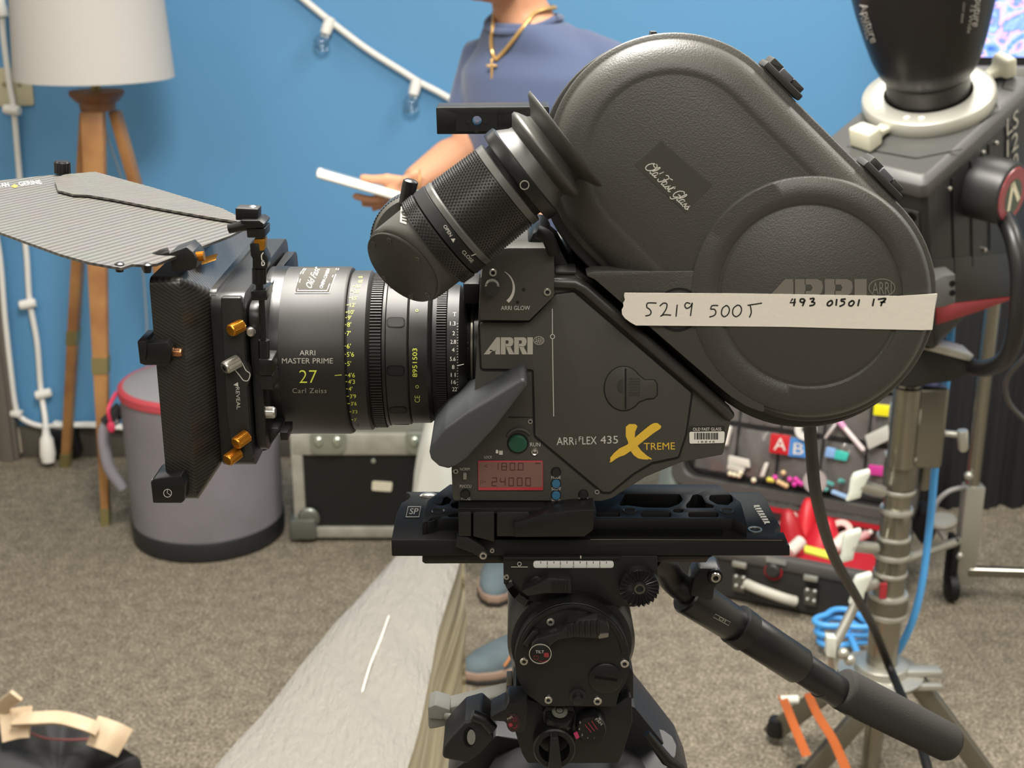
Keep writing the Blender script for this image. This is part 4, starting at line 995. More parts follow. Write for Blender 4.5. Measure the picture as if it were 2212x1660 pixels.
# raised triangular stiffener on the near side face
# filter stages: two trays behind the hood
xs0, xs1, xs2, xs3 = xr+.001, W(540, 800, .507).x, W(545, 800, .507).x, W(566, 800, .507).x
def frame(nm, xa, xb_, y0, y1, z0, z1, hr, mat, bev=.003):
    o = [(xa, p[0], p[1]) for p in rnd([(y0, z0), (y1, z0), (y1, z1), (y0, z1)], .012, 5)]
    h = [(xa, YL+math.cos(2*PI*k/64)*hr, LZ+math.sin(2*PI*k/64)*hr) for k in range(64)]
    return MB().holed(o, [h], (xb_-xa, 0, 0)).build(nm, mat, mbx, bevel=bev)
m_mbk = M('matte_box_black', '#191918', .38, spec=.5)
f1 = frame('filter_stage', xs0, xs1, .500, .670, bz_-.002, tz+.002, .05, m_mbk)
f2 = frame('rear_stage', xs2, xs3, .506, .664, bz_+.006, tz-.006, .0565, m_mbk, .002)
MB().ringlathe((xs3, YL, LZ), (1, 0, 0), [(-.002, .057), (.006, .0565), (.006, .0512), (-.002, .0512)], 64).build('clamp_ring', m_gloss, mbx)
# side cover plate of the filter stage with its lettering
YS = .4985
sp = [(476, 643), (519, 643), (524, 655), (530, 780), (541, 803), (541, 818), (534, 838), (542, 960), (550, 985), (541, 995), (505, 997), (490, 900)]
spl = MB().slab(rnd(sp, 5), YS, .006).build('side_plate', M('side_plate_black', '#242423', .4), mbx, bevel=.001)
mb = MB(); fp = onY(YS-.0003); put_text(mb, fp, 'REVEAL', 509, 837, 8.5, 87, w=48); put_poly(mb, fp, [(504, 832), (515, 836), (514, 826)]); mb.build('side_lettering', m_lgrey, spl, smooth=0)
mb = MB(); put_line(mb, fp, spline([(523, 784), (531, 800), (540, 808), (536, 822), (526, 822), (518, 812), (508, 800)], 5), 2); mb.build('slot_edge', m_lgrey, spl, smooth=0)
def knob(nm, px, py, Y, d, ln, r, mat, parent=mbx, hexs=False, n=26):
    d = Vector(d).normalized(); o = W(px, py, Y)
    mb = MB().knurl(o, d, 0, ln*.9, r, r*.1, n); k = mb.build(nm, mat, parent, smooth=20)
    MB().lathe(o, d, [(ln*.88, r*.93), (ln*.96, r*.9), (ln, r*.8), (ln*1.0, .0001)], 24).build('knob_cap', mat, k)
    if hexs: MB().lathe(o+d*(ln*1.005), d, [(0, r*.45), (.0002, r*.45)], 6).build('hex_socket', m_black, k)
    return k
knob('filter_knob', 522, 703, YS, (-.72, -1.0, -.18), .0095, .0039, m_gold)
knob('filter_knob', 533, 942, YS, (-.72, -1.0, -.3), .010, .0041, m_gold)
knob('filter_knob', 515, 978, YS, (-.72, -1.0, -.3), .010, .0040, m_gold)
knob('eject_lever_knob', 514, 780, YS, (-.95, -1.0, -.32), .0105, .0041, m_steel, hexs=True)
knob('clamp_knob', 556, 891, .512, (1, -.03, -.01), .0115, .0037, m_steel)
# near-side rod with clamp and knurled adjuster
YR = .500
def cyl(nm, x0, y0, x1, y1, r, mat, parent, Y=YR, seg=20, n=None):
    a, b = W(x0, y0, Y), W(x1, y1, Y)
    if n: return MB().knurl(a, b-a, 0, (b-a).length, r, r*.1, n).build(nm, mat, parent, smooth=20)
    return MB().tube([a, b], r, seg).build(nm, mat, parent)
cyl('support_rod', 565, 640, 569, 738, .0018, m_gloss, mbx)
cyl('rod_sleeve', 570, 735, 571, 783, .0034, m_gloss, mbx)
MB().slab(rnd([(557, 776), (588, 778), (588, 812), (560, 812)], 3), YR-.004, .02).build('rod_block', m_gloss, mbx, bevel=.001)
MB().slab(rnd([(560, 812), (588, 812), (590, 842), (564, 842)], 2), YR-.002, .02).build('rod_block', m_mbk, mbx, bevel=.001)
MB().slab(rnd([(541, 630), (575, 627), (577, 649), (544, 650)], 2), YR-.004, .02).build('rod_clamp', m_gloss, mbx, bevel=.001)
cyl('adjuster_neck', 560, 605, 561, 632, .0023, m_gloss, mbx)
cyl('knurled_adjuster', 560, 580, 560, 612, .0043, m_kn, mbx, n=36)
arm = MB().slab([(539, 526), (560, 524), (578, 560), (577, 582), (545, 582), (545, 560), (541, 552)], YR-.003, .012).build('flag_arm', m_gloss, mbx, bevel=.0008)
mb = MB(); put_line(mb, onY(YR-.0033), spline([(569, 546), (565, 552), (566, 562), (571, 568), (570, 573), (566, 573), (566, 566), (570, 563)], 5), 2.2); mb.build('arm_emblem', m_white, arm, smooth=0)
MB().slab([(548, 517), (572, 517), (571, 541), (561, 543), (559, 527), (548, 526)], YR-.0035, .009).build('gold_spacer', m_gold, arm, bevel=.0005)
hx = MB().slab(rnd([(532, 494), (572, 494), (572, 514), (534, 514)], 2), YR-.006, .018).build('flag_hinge_block', m_mbk, mbx, bevel=.001)
MB().slab(rnd([(515, 477), (560, 477), (571, 485), (568, 492), (532, 494), (528, 484)], 2), YR-.008, .02).build('flag_hinge_cap', m_gloss, mbx, bevel=.0012)
MB().slab(rnd([(508, 450), (557, 452), (557, 476), (509, 476)], 3), YR-.002, .012).build('flag_hinge_post', m_black, mbx, bevel=.0008)
MB().lathe(W(546, 451, YR+.004), (0, 0, 1), [(-.001, .0022), (.0012, .0022), (.002, .0012)], 16).build('hinge_screw', m_steel, mbx)
MB().tube([W(494, 495, YR-.004), W(532, 487, YR-.004)], [.0028, .0032], 14).build('hinge_pin', m_gloss, mbx)
# near front hinge with gold thumb screw
hn = MB().slab(rnd([(365, 548), (403, 534), (416, 545), (426, 560), (424, 580), (408, 585), (370, 586)], 3), .492, .022).build('front_hinge_block', m_mbk, mbx, bevel=.001)
MB().tube([W(309, 572, .494), W(318, 566, .494), W(350, 551, .494), W(366, 546, .495)], [.0018, .0034, .0036, .0034], 14).build('front_hinge_pin', m_gloss, mbx)
MB().tube([W(314, 573, .494), W(317, 582, .494)], .0026, 12).build('pin_stop', m_gloss, mbx)
k = MB().knurl(W(406, 557, .497), W(442, 553, .497)-W(406, 557, .497), .002, .0098, .0029, .0004, 20).build('thumb_screw', m_gold, mbx, smooth=20)
# hood front rim brackets
b1 = MB().slab(rnd([(296, 737), (312, 737), (318, 742), (360, 740), (372, 752), (366, 789), (313, 790), (302, 786)], 3), .478, .024).build('side_bracket', m_gloss, mbx, bevel=.0016)
MB().slab(rnd([(314, 737), (318, 737), (314, 778), (310, 778)], 1), .4772, .002).build('bracket_groove', m_black, b1)
knob('bracket_screw', 362, 761, .486, (1, -.05, -.02), .0088, .0026, m_rose, n=12)
b2 = MB().slab(rnd([(325, 1042), (332, 1036), (391, 1028), (400, 1046), (398, 1083), (392, 1088), (330, 1088)], 4), .476, .026).build('rod_bracket', m_gloss, mbx, bevel=.0016)
mb = MB(); put_ring(mb, onY(.4757), 362, 1066, 8.5, 1.4); put_line(mb, onY(.4757), [(362, 1066), (369, 1071)], 1.2); put_line(mb, onY(.4757), [(362, 1058), (361, 1066)], 1.2); mb.build('bracket_emblem', m_lgrey, b2, smooth=0)
MB().ringlathe(WZ(343, 1037, W(343, 1037, .482).z+.0002), (0, 0, 1), [(0, .0042), (.0004, .0042), (.0004, .0034), (0, .0034)], 24).build('rod_hole_rim', m_lgrey, b2)
MB().lathe(W(542, 717, .503), (0.35, -1, 0), [(-.002, .0028), (.001, .0028), (.0014, .0022)], 20).build('side_screw', m_steel, mbx)
MB().slab([(569, 925), (600, 925), (606, 932), (576, 974), (567, 976)], .52, .10).build('lower_donut_plate', m_mbk, mbx, bevel=.0008)
MB().slab(rnd([(604, 934), (622, 934), (622, 952), (606, 952)], 2), .515, .02).build('lower_clamp', m_gloss, mbx, bevel=.001)
MB().slab([(575, 900), (578, 928), (584, 928), (583, 900)], .515, .008).build('clamp_pin', m_gloss, mbx)
# top flag (visor) hinged on the hood, running out of the picture on the left
P_ = {}
N1 = W(322, 574, .494); N2 = W(252, 580, .488); N3 = W(120, 546, .486); N4 = W(0, 500, .485); N5 = W(-90, 462, .485)
Fr1 = W(536, 496, .6); 
zfa = lambda px, py, Y: W(px, py, Y)
top = [W(338, 570, .498), W(300, 569, .49), W(262, 579, .488), W(190, 566, .487), W(130, 549, .486), W(0, 502, .485), W(-100, 462, .485), W(-100, 396, .67), W(0, 391, .672), W(120, 378, .674), W(205, 373, .676), W(330, 410, .66), W(440, 440, .63), W(508, 465, .60), W(528, 487, .56), W(500, 505, .54)]
# fit one plane through the outline so that the plate is truly flat
import itertools
pc = sum(top, Vector())/len(top)
xx = [(p-pc) for p in top]
Sxx = sum(p.x*p.x for p in xx); Syy = sum(p.y*p.y for p in xx); Sxy = sum(p.x*p.y for p in xx); Sxz = sum(p.x*p.z for p in xx); Syz = sum(p.y*p.z for p in xx)
det = Sxx*Syy-Sxy*Sxy; A_ = (Sxz*Syy-Syz*Sxy)/det; B_ = (Syz*Sxx-Sxz*Sxy)/det
nF = Vector((-A_, -B_, 1)).normalized()
def onF(px, py, off=0):
    d = ray(px, py); t = (pc+nF*off-EYE).dot(nF)/d.dot(nF); return EYE+d*t
flo = [(338, 570), (312, 572), (285, 571), (262, 579), (190, 566), (130, 549), (0, 502), (-100, 462), (-100, 398), (0, 390), (120, 377), (205, 373), (330, 410), (440, 440), (508, 467), (536, 489), (500, 508)]
fl_ = MB().prism([onF(x, y) for x, y in flo], -nF*.0016).build('top_flag', m_flag, mbx, smooth=0)
# folded side wing lying on the flag
wing = [(119, 392), (123, 383), (140, 377), (205, 371), (330, 405), (420, 432), (480, 450), (512, 466), (512, 478), (460, 470), (330, 447), (250, 431), (190, 421), (160, 420), (125, 411)]
m_wing = M('carbon_fibre_wing', '#6b6862', .4, coat=.4)
twill(m_wing, '#45433f', '#67645d', 70, (0, 0, 1.35))
MB().prism([onF(x, y, .0022) for x, y in wing], -nF*.0014).build('side_wing', m_wing, mbx, smooth=0)
kk = MB().knurl(onF(135, 374, .001), nF, 0, .0078, .0058, .0006, 14).build('wing_knob', m_gloss, mbx, smooth=20)
MB().lathe(onF(135, 374, .001), nF, [(.0075, .0054), (.0088, .0046), (.0089, .0001)], 24).build('knob_cap', m_gloss, kk)
for px, py in ((258, 572), (318, 574)): MB().lathe(onF(px, py), nF, [(-.004, .0022), (.0006, .0028), (.0014, .0014)], 16).build('flag_rivet', m_gloss, mbx)
mb = MB(); ffl = lambda px, py: onF(px, py, .0003)
put_text(mb, ffl, 'TAN', -6, 405, 9, -6, w=27, shear=-.4); put_text(mb, ffl, 'GERINE', 41, 402, 9, -6, w=50, shear=-.4)
mb.build('flag_lettering', m_white, fl_, smooth=0)
mb = MB(); put_poly(mb, ffl, [(24, 403), (33, 406), (39, 402), (31, 398)]); mb.build('flag_emblem', m_ov, fl_, smooth=0)
# worn orange and white marking along the top of the hood
def onT(px, py): return WZ(px, py, zT+.0004)
mb = MB(); put_poly(mb, onT, [(430, 558), (470, 548), (466, 562), (436, 572)]); mb.build('hood_emblem', m_ov, hd, smooth=0)
# ================================================================= CAMERA BASE PLATE
YP = .522
m_plate = M('black_plate_anodised', '#151515', .5, spec=.3)
m_cut = M('plate_recess', '#070707', .6, spec=.2)
zP = W(1200, 1165, YP).z
zPb = W(1200, 1201, YP).z
pt = thing('base_plate', 'black dovetail base plate with pocket cut-outs under the film camera', 'camera plate', tuple(W(1275, 1201, .56)))
def up(px, py, z=None): return WZ(px, py, zP if z is None else z)
out = [(845, 1167), (856, 1110), (867, 1086), (880, 1079), (886, 1073), (884, 1067), (876, 1064), (879, 1062), (940, 1062), (1100, 1063), (1600, 1063), (1640, 1063), (1649, 1068), (1687, 1138), (1675, 1146), (1676, 1158), (1698, 1165)]
hol = [rnd([(862, 1160), (882, 1158), (884, 1164), (866, 1165)], 2)] if False else []
MB().prism([up(*p) for p in out], (0, 0, zPb-zP)).build('lower_plate', m_plate, pt, bevel=.0012)
MB().slab(rnd([(846, 1167), (1700, 1167), (1700, 1177), (1706, 1181), (1706, 1201), (858, 1201), (846, 1190)], [3, 1, 2, 2, 2, 9, 6]), YP-.001, .012).build('front_rail', m_plate, pt, bevel=.0006)
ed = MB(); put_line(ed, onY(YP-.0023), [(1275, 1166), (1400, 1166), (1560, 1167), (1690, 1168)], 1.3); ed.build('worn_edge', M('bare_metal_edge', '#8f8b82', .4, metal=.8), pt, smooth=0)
# raised dovetail centre with pockets
zR = zP+.0085
rl = [(905, 1133), (958, 1121), (1580, 1124), (1613, 1139), (1605, 1098), (1590, 1077), (1552, 1049), (960, 1046), (925, 1085)]
def zr(px, py): return WZ(px, py, zR)
outer = [(951, 1121), (1581, 1121), (1614, 1136), (1600, 1086), (1550, 1047), (972, 1047), (924, 1082), (912, 1130)]
hs = [rnd([(1500, 1068), (1542, 1068), (1581, 1070), (1585, 1082), (1572, 1091), (1535, 1089), (1528, 1080)], 7),
      rnd([(1496, 1070), (1506, 1068), (1516, 1072), (1524, 1086), (1543, 1093), (1540, 1098), (1482, 1098), (1482, 1090), (1490, 1082)], 4),
      rnd([(1350, 1068), (1468, 1068), (1476, 1080), (1466, 1090), (1444, 1098), (1390, 1097), (1355, 1092), (1335, 1094)], 6),
      rnd([(1385, 1107), (1449, 1107), (1451, 1118), (1384, 1118)], 5), rnd([(1486, 1107), (1551, 1107), (1553, 1118), (1487, 1118)], 5),
      circ(1465, 1104, 12, 20, 4.5), rnd([(1290, 1107), (1339, 1107), (1340, 1117), (1286, 1117)], 4),
      rnd([(938, 1091), (954, 1089), (958, 1076), (966, 1073), (976, 1080), (970, 1089), (955, 1093)], 3),
      rnd([(972, 1090), (992, 1082), (992, 1100), (978, 1098)], 3), rnd([(968, 1113), (992, 1108), (992, 1118), (968, 1118)], 3), rnd([(920, 1131), (932, 1119), (956, 1115), (952, 1120)], 2)]
hs[0] = rnd([(1533, 1070), (1580, 1069), (1585, 1082), (1572, 1092), (1548, 1090), (1531, 1080)], 6)
MB().holed([zr(*p) for p in outer], [[zr(*p) for p in h] for h in hs], (0, 0, zP-zR)).build('raised_rail', m_plate, pt, bevel=.0005)
MB().prism([WZ(x, y, zP+.0006) for x, y in ((1286, 1158), (1560, 1158), (1570, 1070), (930, 1070), (920, 1140))], (0, 0, -.001)).build('pocket_floor', m_cut, pt)
for px, py in ((947, 1105), (1360, 1104), (1570, 1105)):
    c = zr(px, py)
    o = MB().ringlathe(c, (0, 0, 1), [(-.003, .0042), (.0003, .0046), (.0005, .0042), (.0, .0034), (-.003, .0033)], 28).build('threaded_insert', M('insert_steel', '#6e6c66', .3, metal=.9), pt)
    MB().lathe(c, (0, 0, 1), [(-.0025, .0034), (-.0024, .0001)], 20).build('thread_hole', m_cut, o)
c = up(1631, 1145); MB().ringlathe(c, (0, 0, 1), [(0, .0047), (.0006, .0047), (.0006, .0036), (0, .0034)], 28).build('plate_hole', m_steel, pt)
c = up(926, 1072); MB().sphere(c, .0045, 14, (1.5, 1, .5)).build('plate_screw', m_steel, pt)
sg = MB(); put_line(sg, lambda x, y: up(x, y, zP+.0003), [(877, 1117), (905, 1117), (909, 1095), (882, 1095)], 1.6, True); put_text(sg, lambda x, y: up(x, y, zP+.0003), 'SP', 884, 1111, 13, 0, w=20, shear=.2); sg.build('plate_emblem', m_white, pt, smooth=0)
MB().prism([up(x, y, zP+.0001) for x, y in ((873, 1120), (906, 1120), (912, 1093), (880, 1093))], (0, 0, .0001)).build('emblem_sticker', m_black, pt)
bs = MB(); f_ = lambda x, y: up(x, y, zP+.0003)
for i in range(7):
    a = (1631+i*3.6, 1092+i*5.8); put_poly(bs, f_, [(a[0]-3, a[1]), (a[0]+9, a[1]-.5), (a[0]+9+2, a[1]+3.2), (a[0]-1, a[1]+3.6)])
for i in range(9): a = (1628+i*2.8, 1095+i*4.4); put_poly(bs, f_, [(a[0], a[1]), (a[0]+3, a[1]), (a[0]+4, a[1]+2.4), (a[0]+1, a[1]+2.4)])
bs.build('barcode_sticker', m_white, pt, smooth=0)
MB().slab(rnd([(990, 1098), (1282, 1098), (1282, 1102), (1290, 1110), (1144, 1110), (990, 1110)], 2), YP-.006, .07).build('riser_bar', m_black, pt, bevel=.0008)
for x0_, x1_ in ((990, 1018), (1022, 1068), (1073, 1144)):
    MB().slab([(x0_, 1107), (x1_, 1107), (x1_, 1172 if x0_ > 1000 and x0_ < 1070 else 1160), (x0_, 1160)], YP-.009, .06).build('riser_block', m_mbk, pt, bevel=.0008)
MB().slab(rnd([(1110, 1131), (1140, 1123), (1175, 1112), (1236, 1104), (1285, 1102), (1282, 1145), (1262, 1160), (1112, 1161)], [2, 2, 3, 3, 2, 8, 8, 2]), YP-.016, .04).build('locking_wing', m_gloss, pt, bevel=.0016)
lv = MB().slab(rnd([(987, 1160), (1010, 1161), (1045, 1183), (1052, 1196), (1044, 1211), (1036, 1206), (1024, 1197), (984, 1182)], 2), YP-.008, .006).build('safety_lever', m_mbk, pt, bevel=.0008)
hexscrew(1044, 1200.5, YP-.008, 8.5, pt); hexscrew(1063, 1189.5, YP-.0015, 5.5, pt)
# camera slide plate below
MB().slab(rnd([(912, 1202), (1090, 1202), (1090, 1218), (918, 1219), (912, 1215)], 3), YP+.006, .06).build('slide_plate', m_mbk, pt, bevel=.001)
MB().slab([(1413, 1202), (1541, 1202), (1531, 1208), (1526, 1217), (1413, 1216)], YP+.006, .06).build('slide_plate_end', M('warm_reflecting_black', '#2a2120', .3, spec=.6), pt, bevel=.001)

# ================================================================= FLUID HEAD
m_head = M('head_black', '#151516', .4, spec=.5)
m_head2 = M('head_satin', '#1c1c1d', .34, spec=.5)
m_crim = M('dark_red_print', '#8a2a34', .5)
hd_ = thing('fluid_head', 'black fluid tripod head with tilt lever and rosette under the base plate', 'tripod head', tuple(W(1230, 1560, .57)))
YH1 = .520
MB().slab(rnd([(1087, 1202), (1420, 1202), (1421, 1262), (1400, 1300), (1370, 1312), (1140, 1300), (1110, 1275), (1088, 1262)], [1, 1, 4, 10, 8, 8, 6, 4]), YH1, .10).build('plate_clamp', m_head, hd_, bevel=.001)
tp_ = MB(); tp_.slab(rect(1087, 1204, 1342, 1209), YH1-.003, .004); tp_.build('clamp_rail', m_gloss, hd_, bevel=.0005)
wn = MB().slab(rnd([(1152, 1213), (1326, 1213), (1326, 1228), (1152, 1228)], 7), YH1-.0012, .002).build('scale_window', M('scale_white', '#c9c9c6', .3), hd_, bevel=.0003)
mb = MB(); fw = onY(YH1-.0014)
for i in range(11):
    x = 1168+i*14.2; put_line(mb, fw, [(x, 1213.5), (x, 1221 if i % 2 else 1218)], 1.3)
for i, t in enumerate('21012'): put_text(mb, fw, t, 1182+i*28.4, 1227, 4.6, align='c')
mb.build('scale_marks', m_black, wn, smooth=0)
mb = MB(); put_line(mb, onY(YH1-.0032), [(1254.5, 1201), (1254.5, 1207)], 2.4); put_line(mb, onY(YH1-.0012), [(1104, 1225.5), (1140, 1225.5)], 1.3); put_ring(mb, onY(YH1-.0012), 1122, 1219, 4, 1.2); mb.build('scale_pointer', m_lgrey, hd_, smooth=0)
hexscrew(1094, 1246.5, YH1, 6, hd_); hexscrew(1103, 1257, YH1, 3.6, hd_)
MB().lathe(W(1158, 1255, YH1), (0, -1, 0), [(-.001, .0036), (.001, .0036), (.0014, .0028)], 24).build('cap_screw', m_gloss, hd_)
# balance thumb wheel lug above the drum
MB().slab(rnd([(1185, 1252), (1234, 1255), (1234, 1282), (1180, 1282), (1140, 1288), (1126, 1278)], 3), YH1-.008, .012).build('plate_lever', m_head2, hd_, bevel=.001)
rb_ = MB()
for i in range(6): rb_.slab(rect(1193+i*6.5, 1256, 1196+i*6.5, 1279), YH1-.0092, .002)
rb_.build('lever_ribs', m_gloss, hd_)
cv = MB(); q = spline([(1098, 1262), (1112, 1284), (1128, 1298), (1140, 1305)], 6); 
for r_ in ribbon([tuple(p) for p in q], 16): cv.slab(r_, YH1-.002, .02)
cv.build('side_cheek', m_head2, hd_, bevel=.0004)
# rosette
rc_ = W(1381, 1269, YH1-.006); mr = mpp(1269, .51)
rs = MB().lathe(rc_, (0, -1, 0), [(-.03, 43*mr), (.0, 43*mr), (.001, 41*mr), (.001, .0001)], 48).build('rosette', m_gloss, hd_)
te = MB()
for k in range(24):
    a = 2*PI*k/24
    def pr(r, da, d): return rc_+Vector((math.cos(a+da)*r*mr, -d, math.sin(a+da)*r*mr))
    te.loft([[pr(17, -.10, .001), pr(17, .10, .001), pr(17, 0, .0016)], [pr(43, -.11, .001), pr(43, .11, .001), pr(43, 0, .0036)]])
te.build('rosette_teeth', M('rosette_black', '#1b1b1b', .25, spec=.8), rs, smooth=0)
MB().lathe(rc_, (0, -1, 0), [(0, 16*mr), (.0016, 16*mr), (.0017, .001)], 28).build('rosette_hub', m_head, rs)
MB().ringlathe(rc_, (0, -1, 0), [(.0016, 12*mr), (.003, 12*mr), (.003, 8*mr), (.0016, 8*mr)], 28).build('thread_insert', M('insert_steel', '#6e6c66', .3, metal=.9), rs)
# tilt drum
dc = W(1236, 1412, .508); md = mpp(1412, .508)
MB().lathe(dc+Vector((0, .012, 0)), (0, 1, 0), [(0, 132*md), (.004, 140*md), (.08, 140*md), (.084, 130*md)], 72).build('tilt_drum', m_head2, hd_)
fp_ = []
for p in circ(1236, 1427, 124, 60, a0=math.radians(125), a1=math.radians(415)): fp_.append(p)
fp_ = [(1174, 1527)]+[p for p in fp_ if p[1] < 1505]+[(1330, 1527)]
MB().slab(rnd(fp_, 2), .5085, .03).build('tilt_face', m_head, hd_, bevel=.002, seg=3)
rg = MB(); rg.slab(circ(1236, 1425, 118, 50, a0=math.radians(-170), a1=math.radians(-5))+list(reversed(circ(1236, 1425, 108, 50, a0=math.radians(-170), a1=math.radians(-5)))), .5065, .003); rg.build('drum_ridge', m_gloss, hd_, bevel=.0005)
for px, py, r in ((1189, 1344, 9), (1132, 1429, 9), (1349, 1434, 9.5), (1184.5, 1512.5, 9), (1290.5, 1515, 9.5)): hexscrew(px, py, .5083, r, hd_)
# tilt lock lever
lvp = [(1150, 1392), (1163, 1380), (1215, 1364), (1226, 1350), (1250, 1342), (1290, 1338), (1312, 1346), (1317, 1360), (1315, 1378), (1290, 1381), (1240, 1378), (1205, 1384), (1190, 1396), (1189, 1425), (1172, 1438), (1152, 1430), (1143, 1415)]
tl = MB().slab(rnd(lvp, 5), .498, .011).build('tilt_lever', m_head2, hd_, bevel=.0016)
rb_ = MB()
for i in range(6): rb_.slab([(1226+i*12.5, 1350-i*1.6), (1231+i*12.5, 1348-i*1.6), (1233+i*12.5, 1374), (1227+i*12.5, 1375)], .4965, .003)
rb_.build('thumb_ribs', m_gloss, tl, bevel=.0003)
MB().slab(rnd([(1293, 1371), (1315, 1369), (1314, 1377), (1293, 1381)], 2), .4974, .002).build('worn_tip', M('bare_metal_edge', '#8f8b82', .4, metal=.8), tl)
MB().slab([(1130, 1394), (1152, 1363), (1165, 1367), (1142, 1400)], .503, .005).build('lever_wing', m_head, hd_, bevel=.0008)
dk = MB().lathe(W(1167, 1413, .498), (0, -1, 0), [(-.001, 24*md), (.0016, 24*md), (.002, 22*md), (.002, .0001)], 40).build('tilt_dial', m_gloss, hd_)
MB().ringlathe(W(1167, 1413, .4958), (0, -1, 0), [(0, 24*md), (.0003, 24*md), (.0003, 22.4*md), (0, 22.4*md)], 40).build('dial_rim', m_grey, dk)
mb = MB(); ft = onY(.4957); put_text(mb, ft, 'TILT', 1157, 1412, 6.5, w=18); mb.build('dial_lettering', m_lgrey, dk, smooth=0)
mb = MB(); put_poly(mb, ft, rnd([(1175, 1411), (1185, 1411), (1186, 1421), (1175, 1420)], 2)); put_line(mb, ft, [(1154, 1417), (1163, 1418), (1162, 1426), (1154, 1425)], 1, True); put_line(mb, ft, [(1165, 1428), (1172, 1431), (1182, 1427)], 1.5); mb.build('dial_symbols', m_crim, dk, smooth=0)
sd = MB().lathe(W(1308, 1466, .508), (0, -1, 0), [(-.001, 37*md), (.001, 37*md), (.0016, 34*md), (.0016, .0001)], 40).build('slotted_cap', m_gloss, hd_)
MB().slab([(1285, 1461), (1334, 1468), (1333, 1473), (1284, 1466)], .5062, .0004).build('cap_slot', m_cut, sd)
MB().lathe(W(1248, 1505, .508), (0, -1, 0), [(-.001, 19*md), (.0006, 19*md), (.001, 12*md), (.006, 11*md), (.007, .0001)], 28).build('release_button', m_head2, hd_)
# column below the drum
MB().slab(rnd([(1110, 1500), (1174, 1524), (1330, 1524), (1364, 1500), (1366, 1560), (1345, 1630), (1335, 1650), (1140, 1650), (1128, 1630), (1106, 1560)], 8), .522, .08).build('pan_column', m_head, hd_, bevel=.003)
bl_ = MB().lathe(W(1209, 1545, .515), (0, -.35, 1), [(-.006, .010), (.001, .0098), (.002, .009)], 32).build('level_housing', m_gloss, hd_)
MB().lathe(W(1209, 1541, .514), (0, -.35, 1), [(.0015, .0055), (.0024, .0052), (.0026, .0001)], 28).build('bubble_level', M('bubble_vial', '#5d5f55', .12, spec=.8), bl_)
MB().ringlathe(W(1209, 1541, .514)+Vector((0, -.0008, .0026)), (0, -.35, 1), [(0, .0028), (.0002, .0028), (.0002, .0023), (0, .0023)], 24).build('bubble_ring', m_black, bl_)
MB().slab(rnd([(1172, 1540), (1180, 1528), (1240, 1528), (1246, 1555), (1242, 1580), (1176, 1580)], 4), .516, .02).build('level_bracket', m_head2, hd_, bevel=.001)
mpn = mpp(1571, .505)
pk_ = MB().lathe(W(1277, 1571, .512), (.0, -1, .12), [(-.008, 33*mpn), (.004, 33*mpn), (.0055, 30*mpn), (.0056, .0001)], 40).build('pan_dial', m_gloss, hd_)
mb = MB(); fpn = onY(.5058); put_text(mb, fpn, 'PAN', 1285, 1556, 6.5, 42, w=18); 
for i, t in enumerate('12345'):
    a = math.radians(75+i*32); put_text(mb, fpn, t, 1277+26*math.cos(a), 1574+26*math.sin(a), 5, align='c')
mb.build('dial_lettering', m_grey, pk_, smooth=0)
mb = MB()
for i in range(3): put_line(mb, fpn, spline([(1264+i*7, 1566-i*4), (1268+i*7, 1572-i*4), (1272+i*7, 1576-i*3), (1277+i*7, 1583-i*3)], 4), 1.6)
mb.build('dial_symbols', m_crim, pk_, smooth=0)
MB().slab([(1239, 1586), (1247, 1582), (1252, 1594), (1245, 1598)], .5055, .001).build('dial_pointer', M('pink_marker', '#a83058', .5), hd_)
pl_ = MB().slab(rnd([(1057, 1552), (1092, 1533), (1098, 1520), (1140, 1520), (1136, 1580), (1118, 1584), (1102, 1574), (1090, 1560), (1066, 1558)], 4), .497, .022).build('pan_lever', m_gloss, hd_, bevel=.003)
MB().slab(circ(1109, 1563, 15, 28, 20), .4962, .002).build('pan_lock_disc', M('dark_red_face', '#2c1719', .4), pl_, bevel=.0004)
mb = MB(); fq = onY(.4959); put_text(mb, fq, 'PAN', 1097, 1557, 5, -30, w=12); mb.build('lever_lettering', m_grey, pl_, smooth=0)
mb = MB(); put_poly(mb, fq, circ(1103, 1567, 4.5, 12)); put_line(mb, fq, rect(1109, 1552, 1115, 1559), 1, True); put_line(mb, fq, [(1107, 1573), (1114, 1574), (1117, 1567)], 1.3); mb.build('lever_symbols', m_crim, pl_, smooth=0)
cl = MB().ringlathe(W(1197, 1612, .508), (0, -1, .1), [(-.01, .0145), (.004, .0145), (.005, .0135), (.005, .0105), (-.01, .0105)], 44).build('locking_collar', m_gloss, hd_)
MB().slab(rnd([(1189, 1595), (1206, 1595), (1214, 1660), (1225, 1720), (1180, 1720), (1186, 1640)], 3), .497, .014).build('locking_lever', m_head2, hd_, bevel=.0015)
MB().slab(rnd([(1360, 1440), (1368, 1455), (1368, 1510), (1352, 1514), (1340, 1500)], 4), .53, .05).build('side_housing', m_head, hd_, bevel=.001)

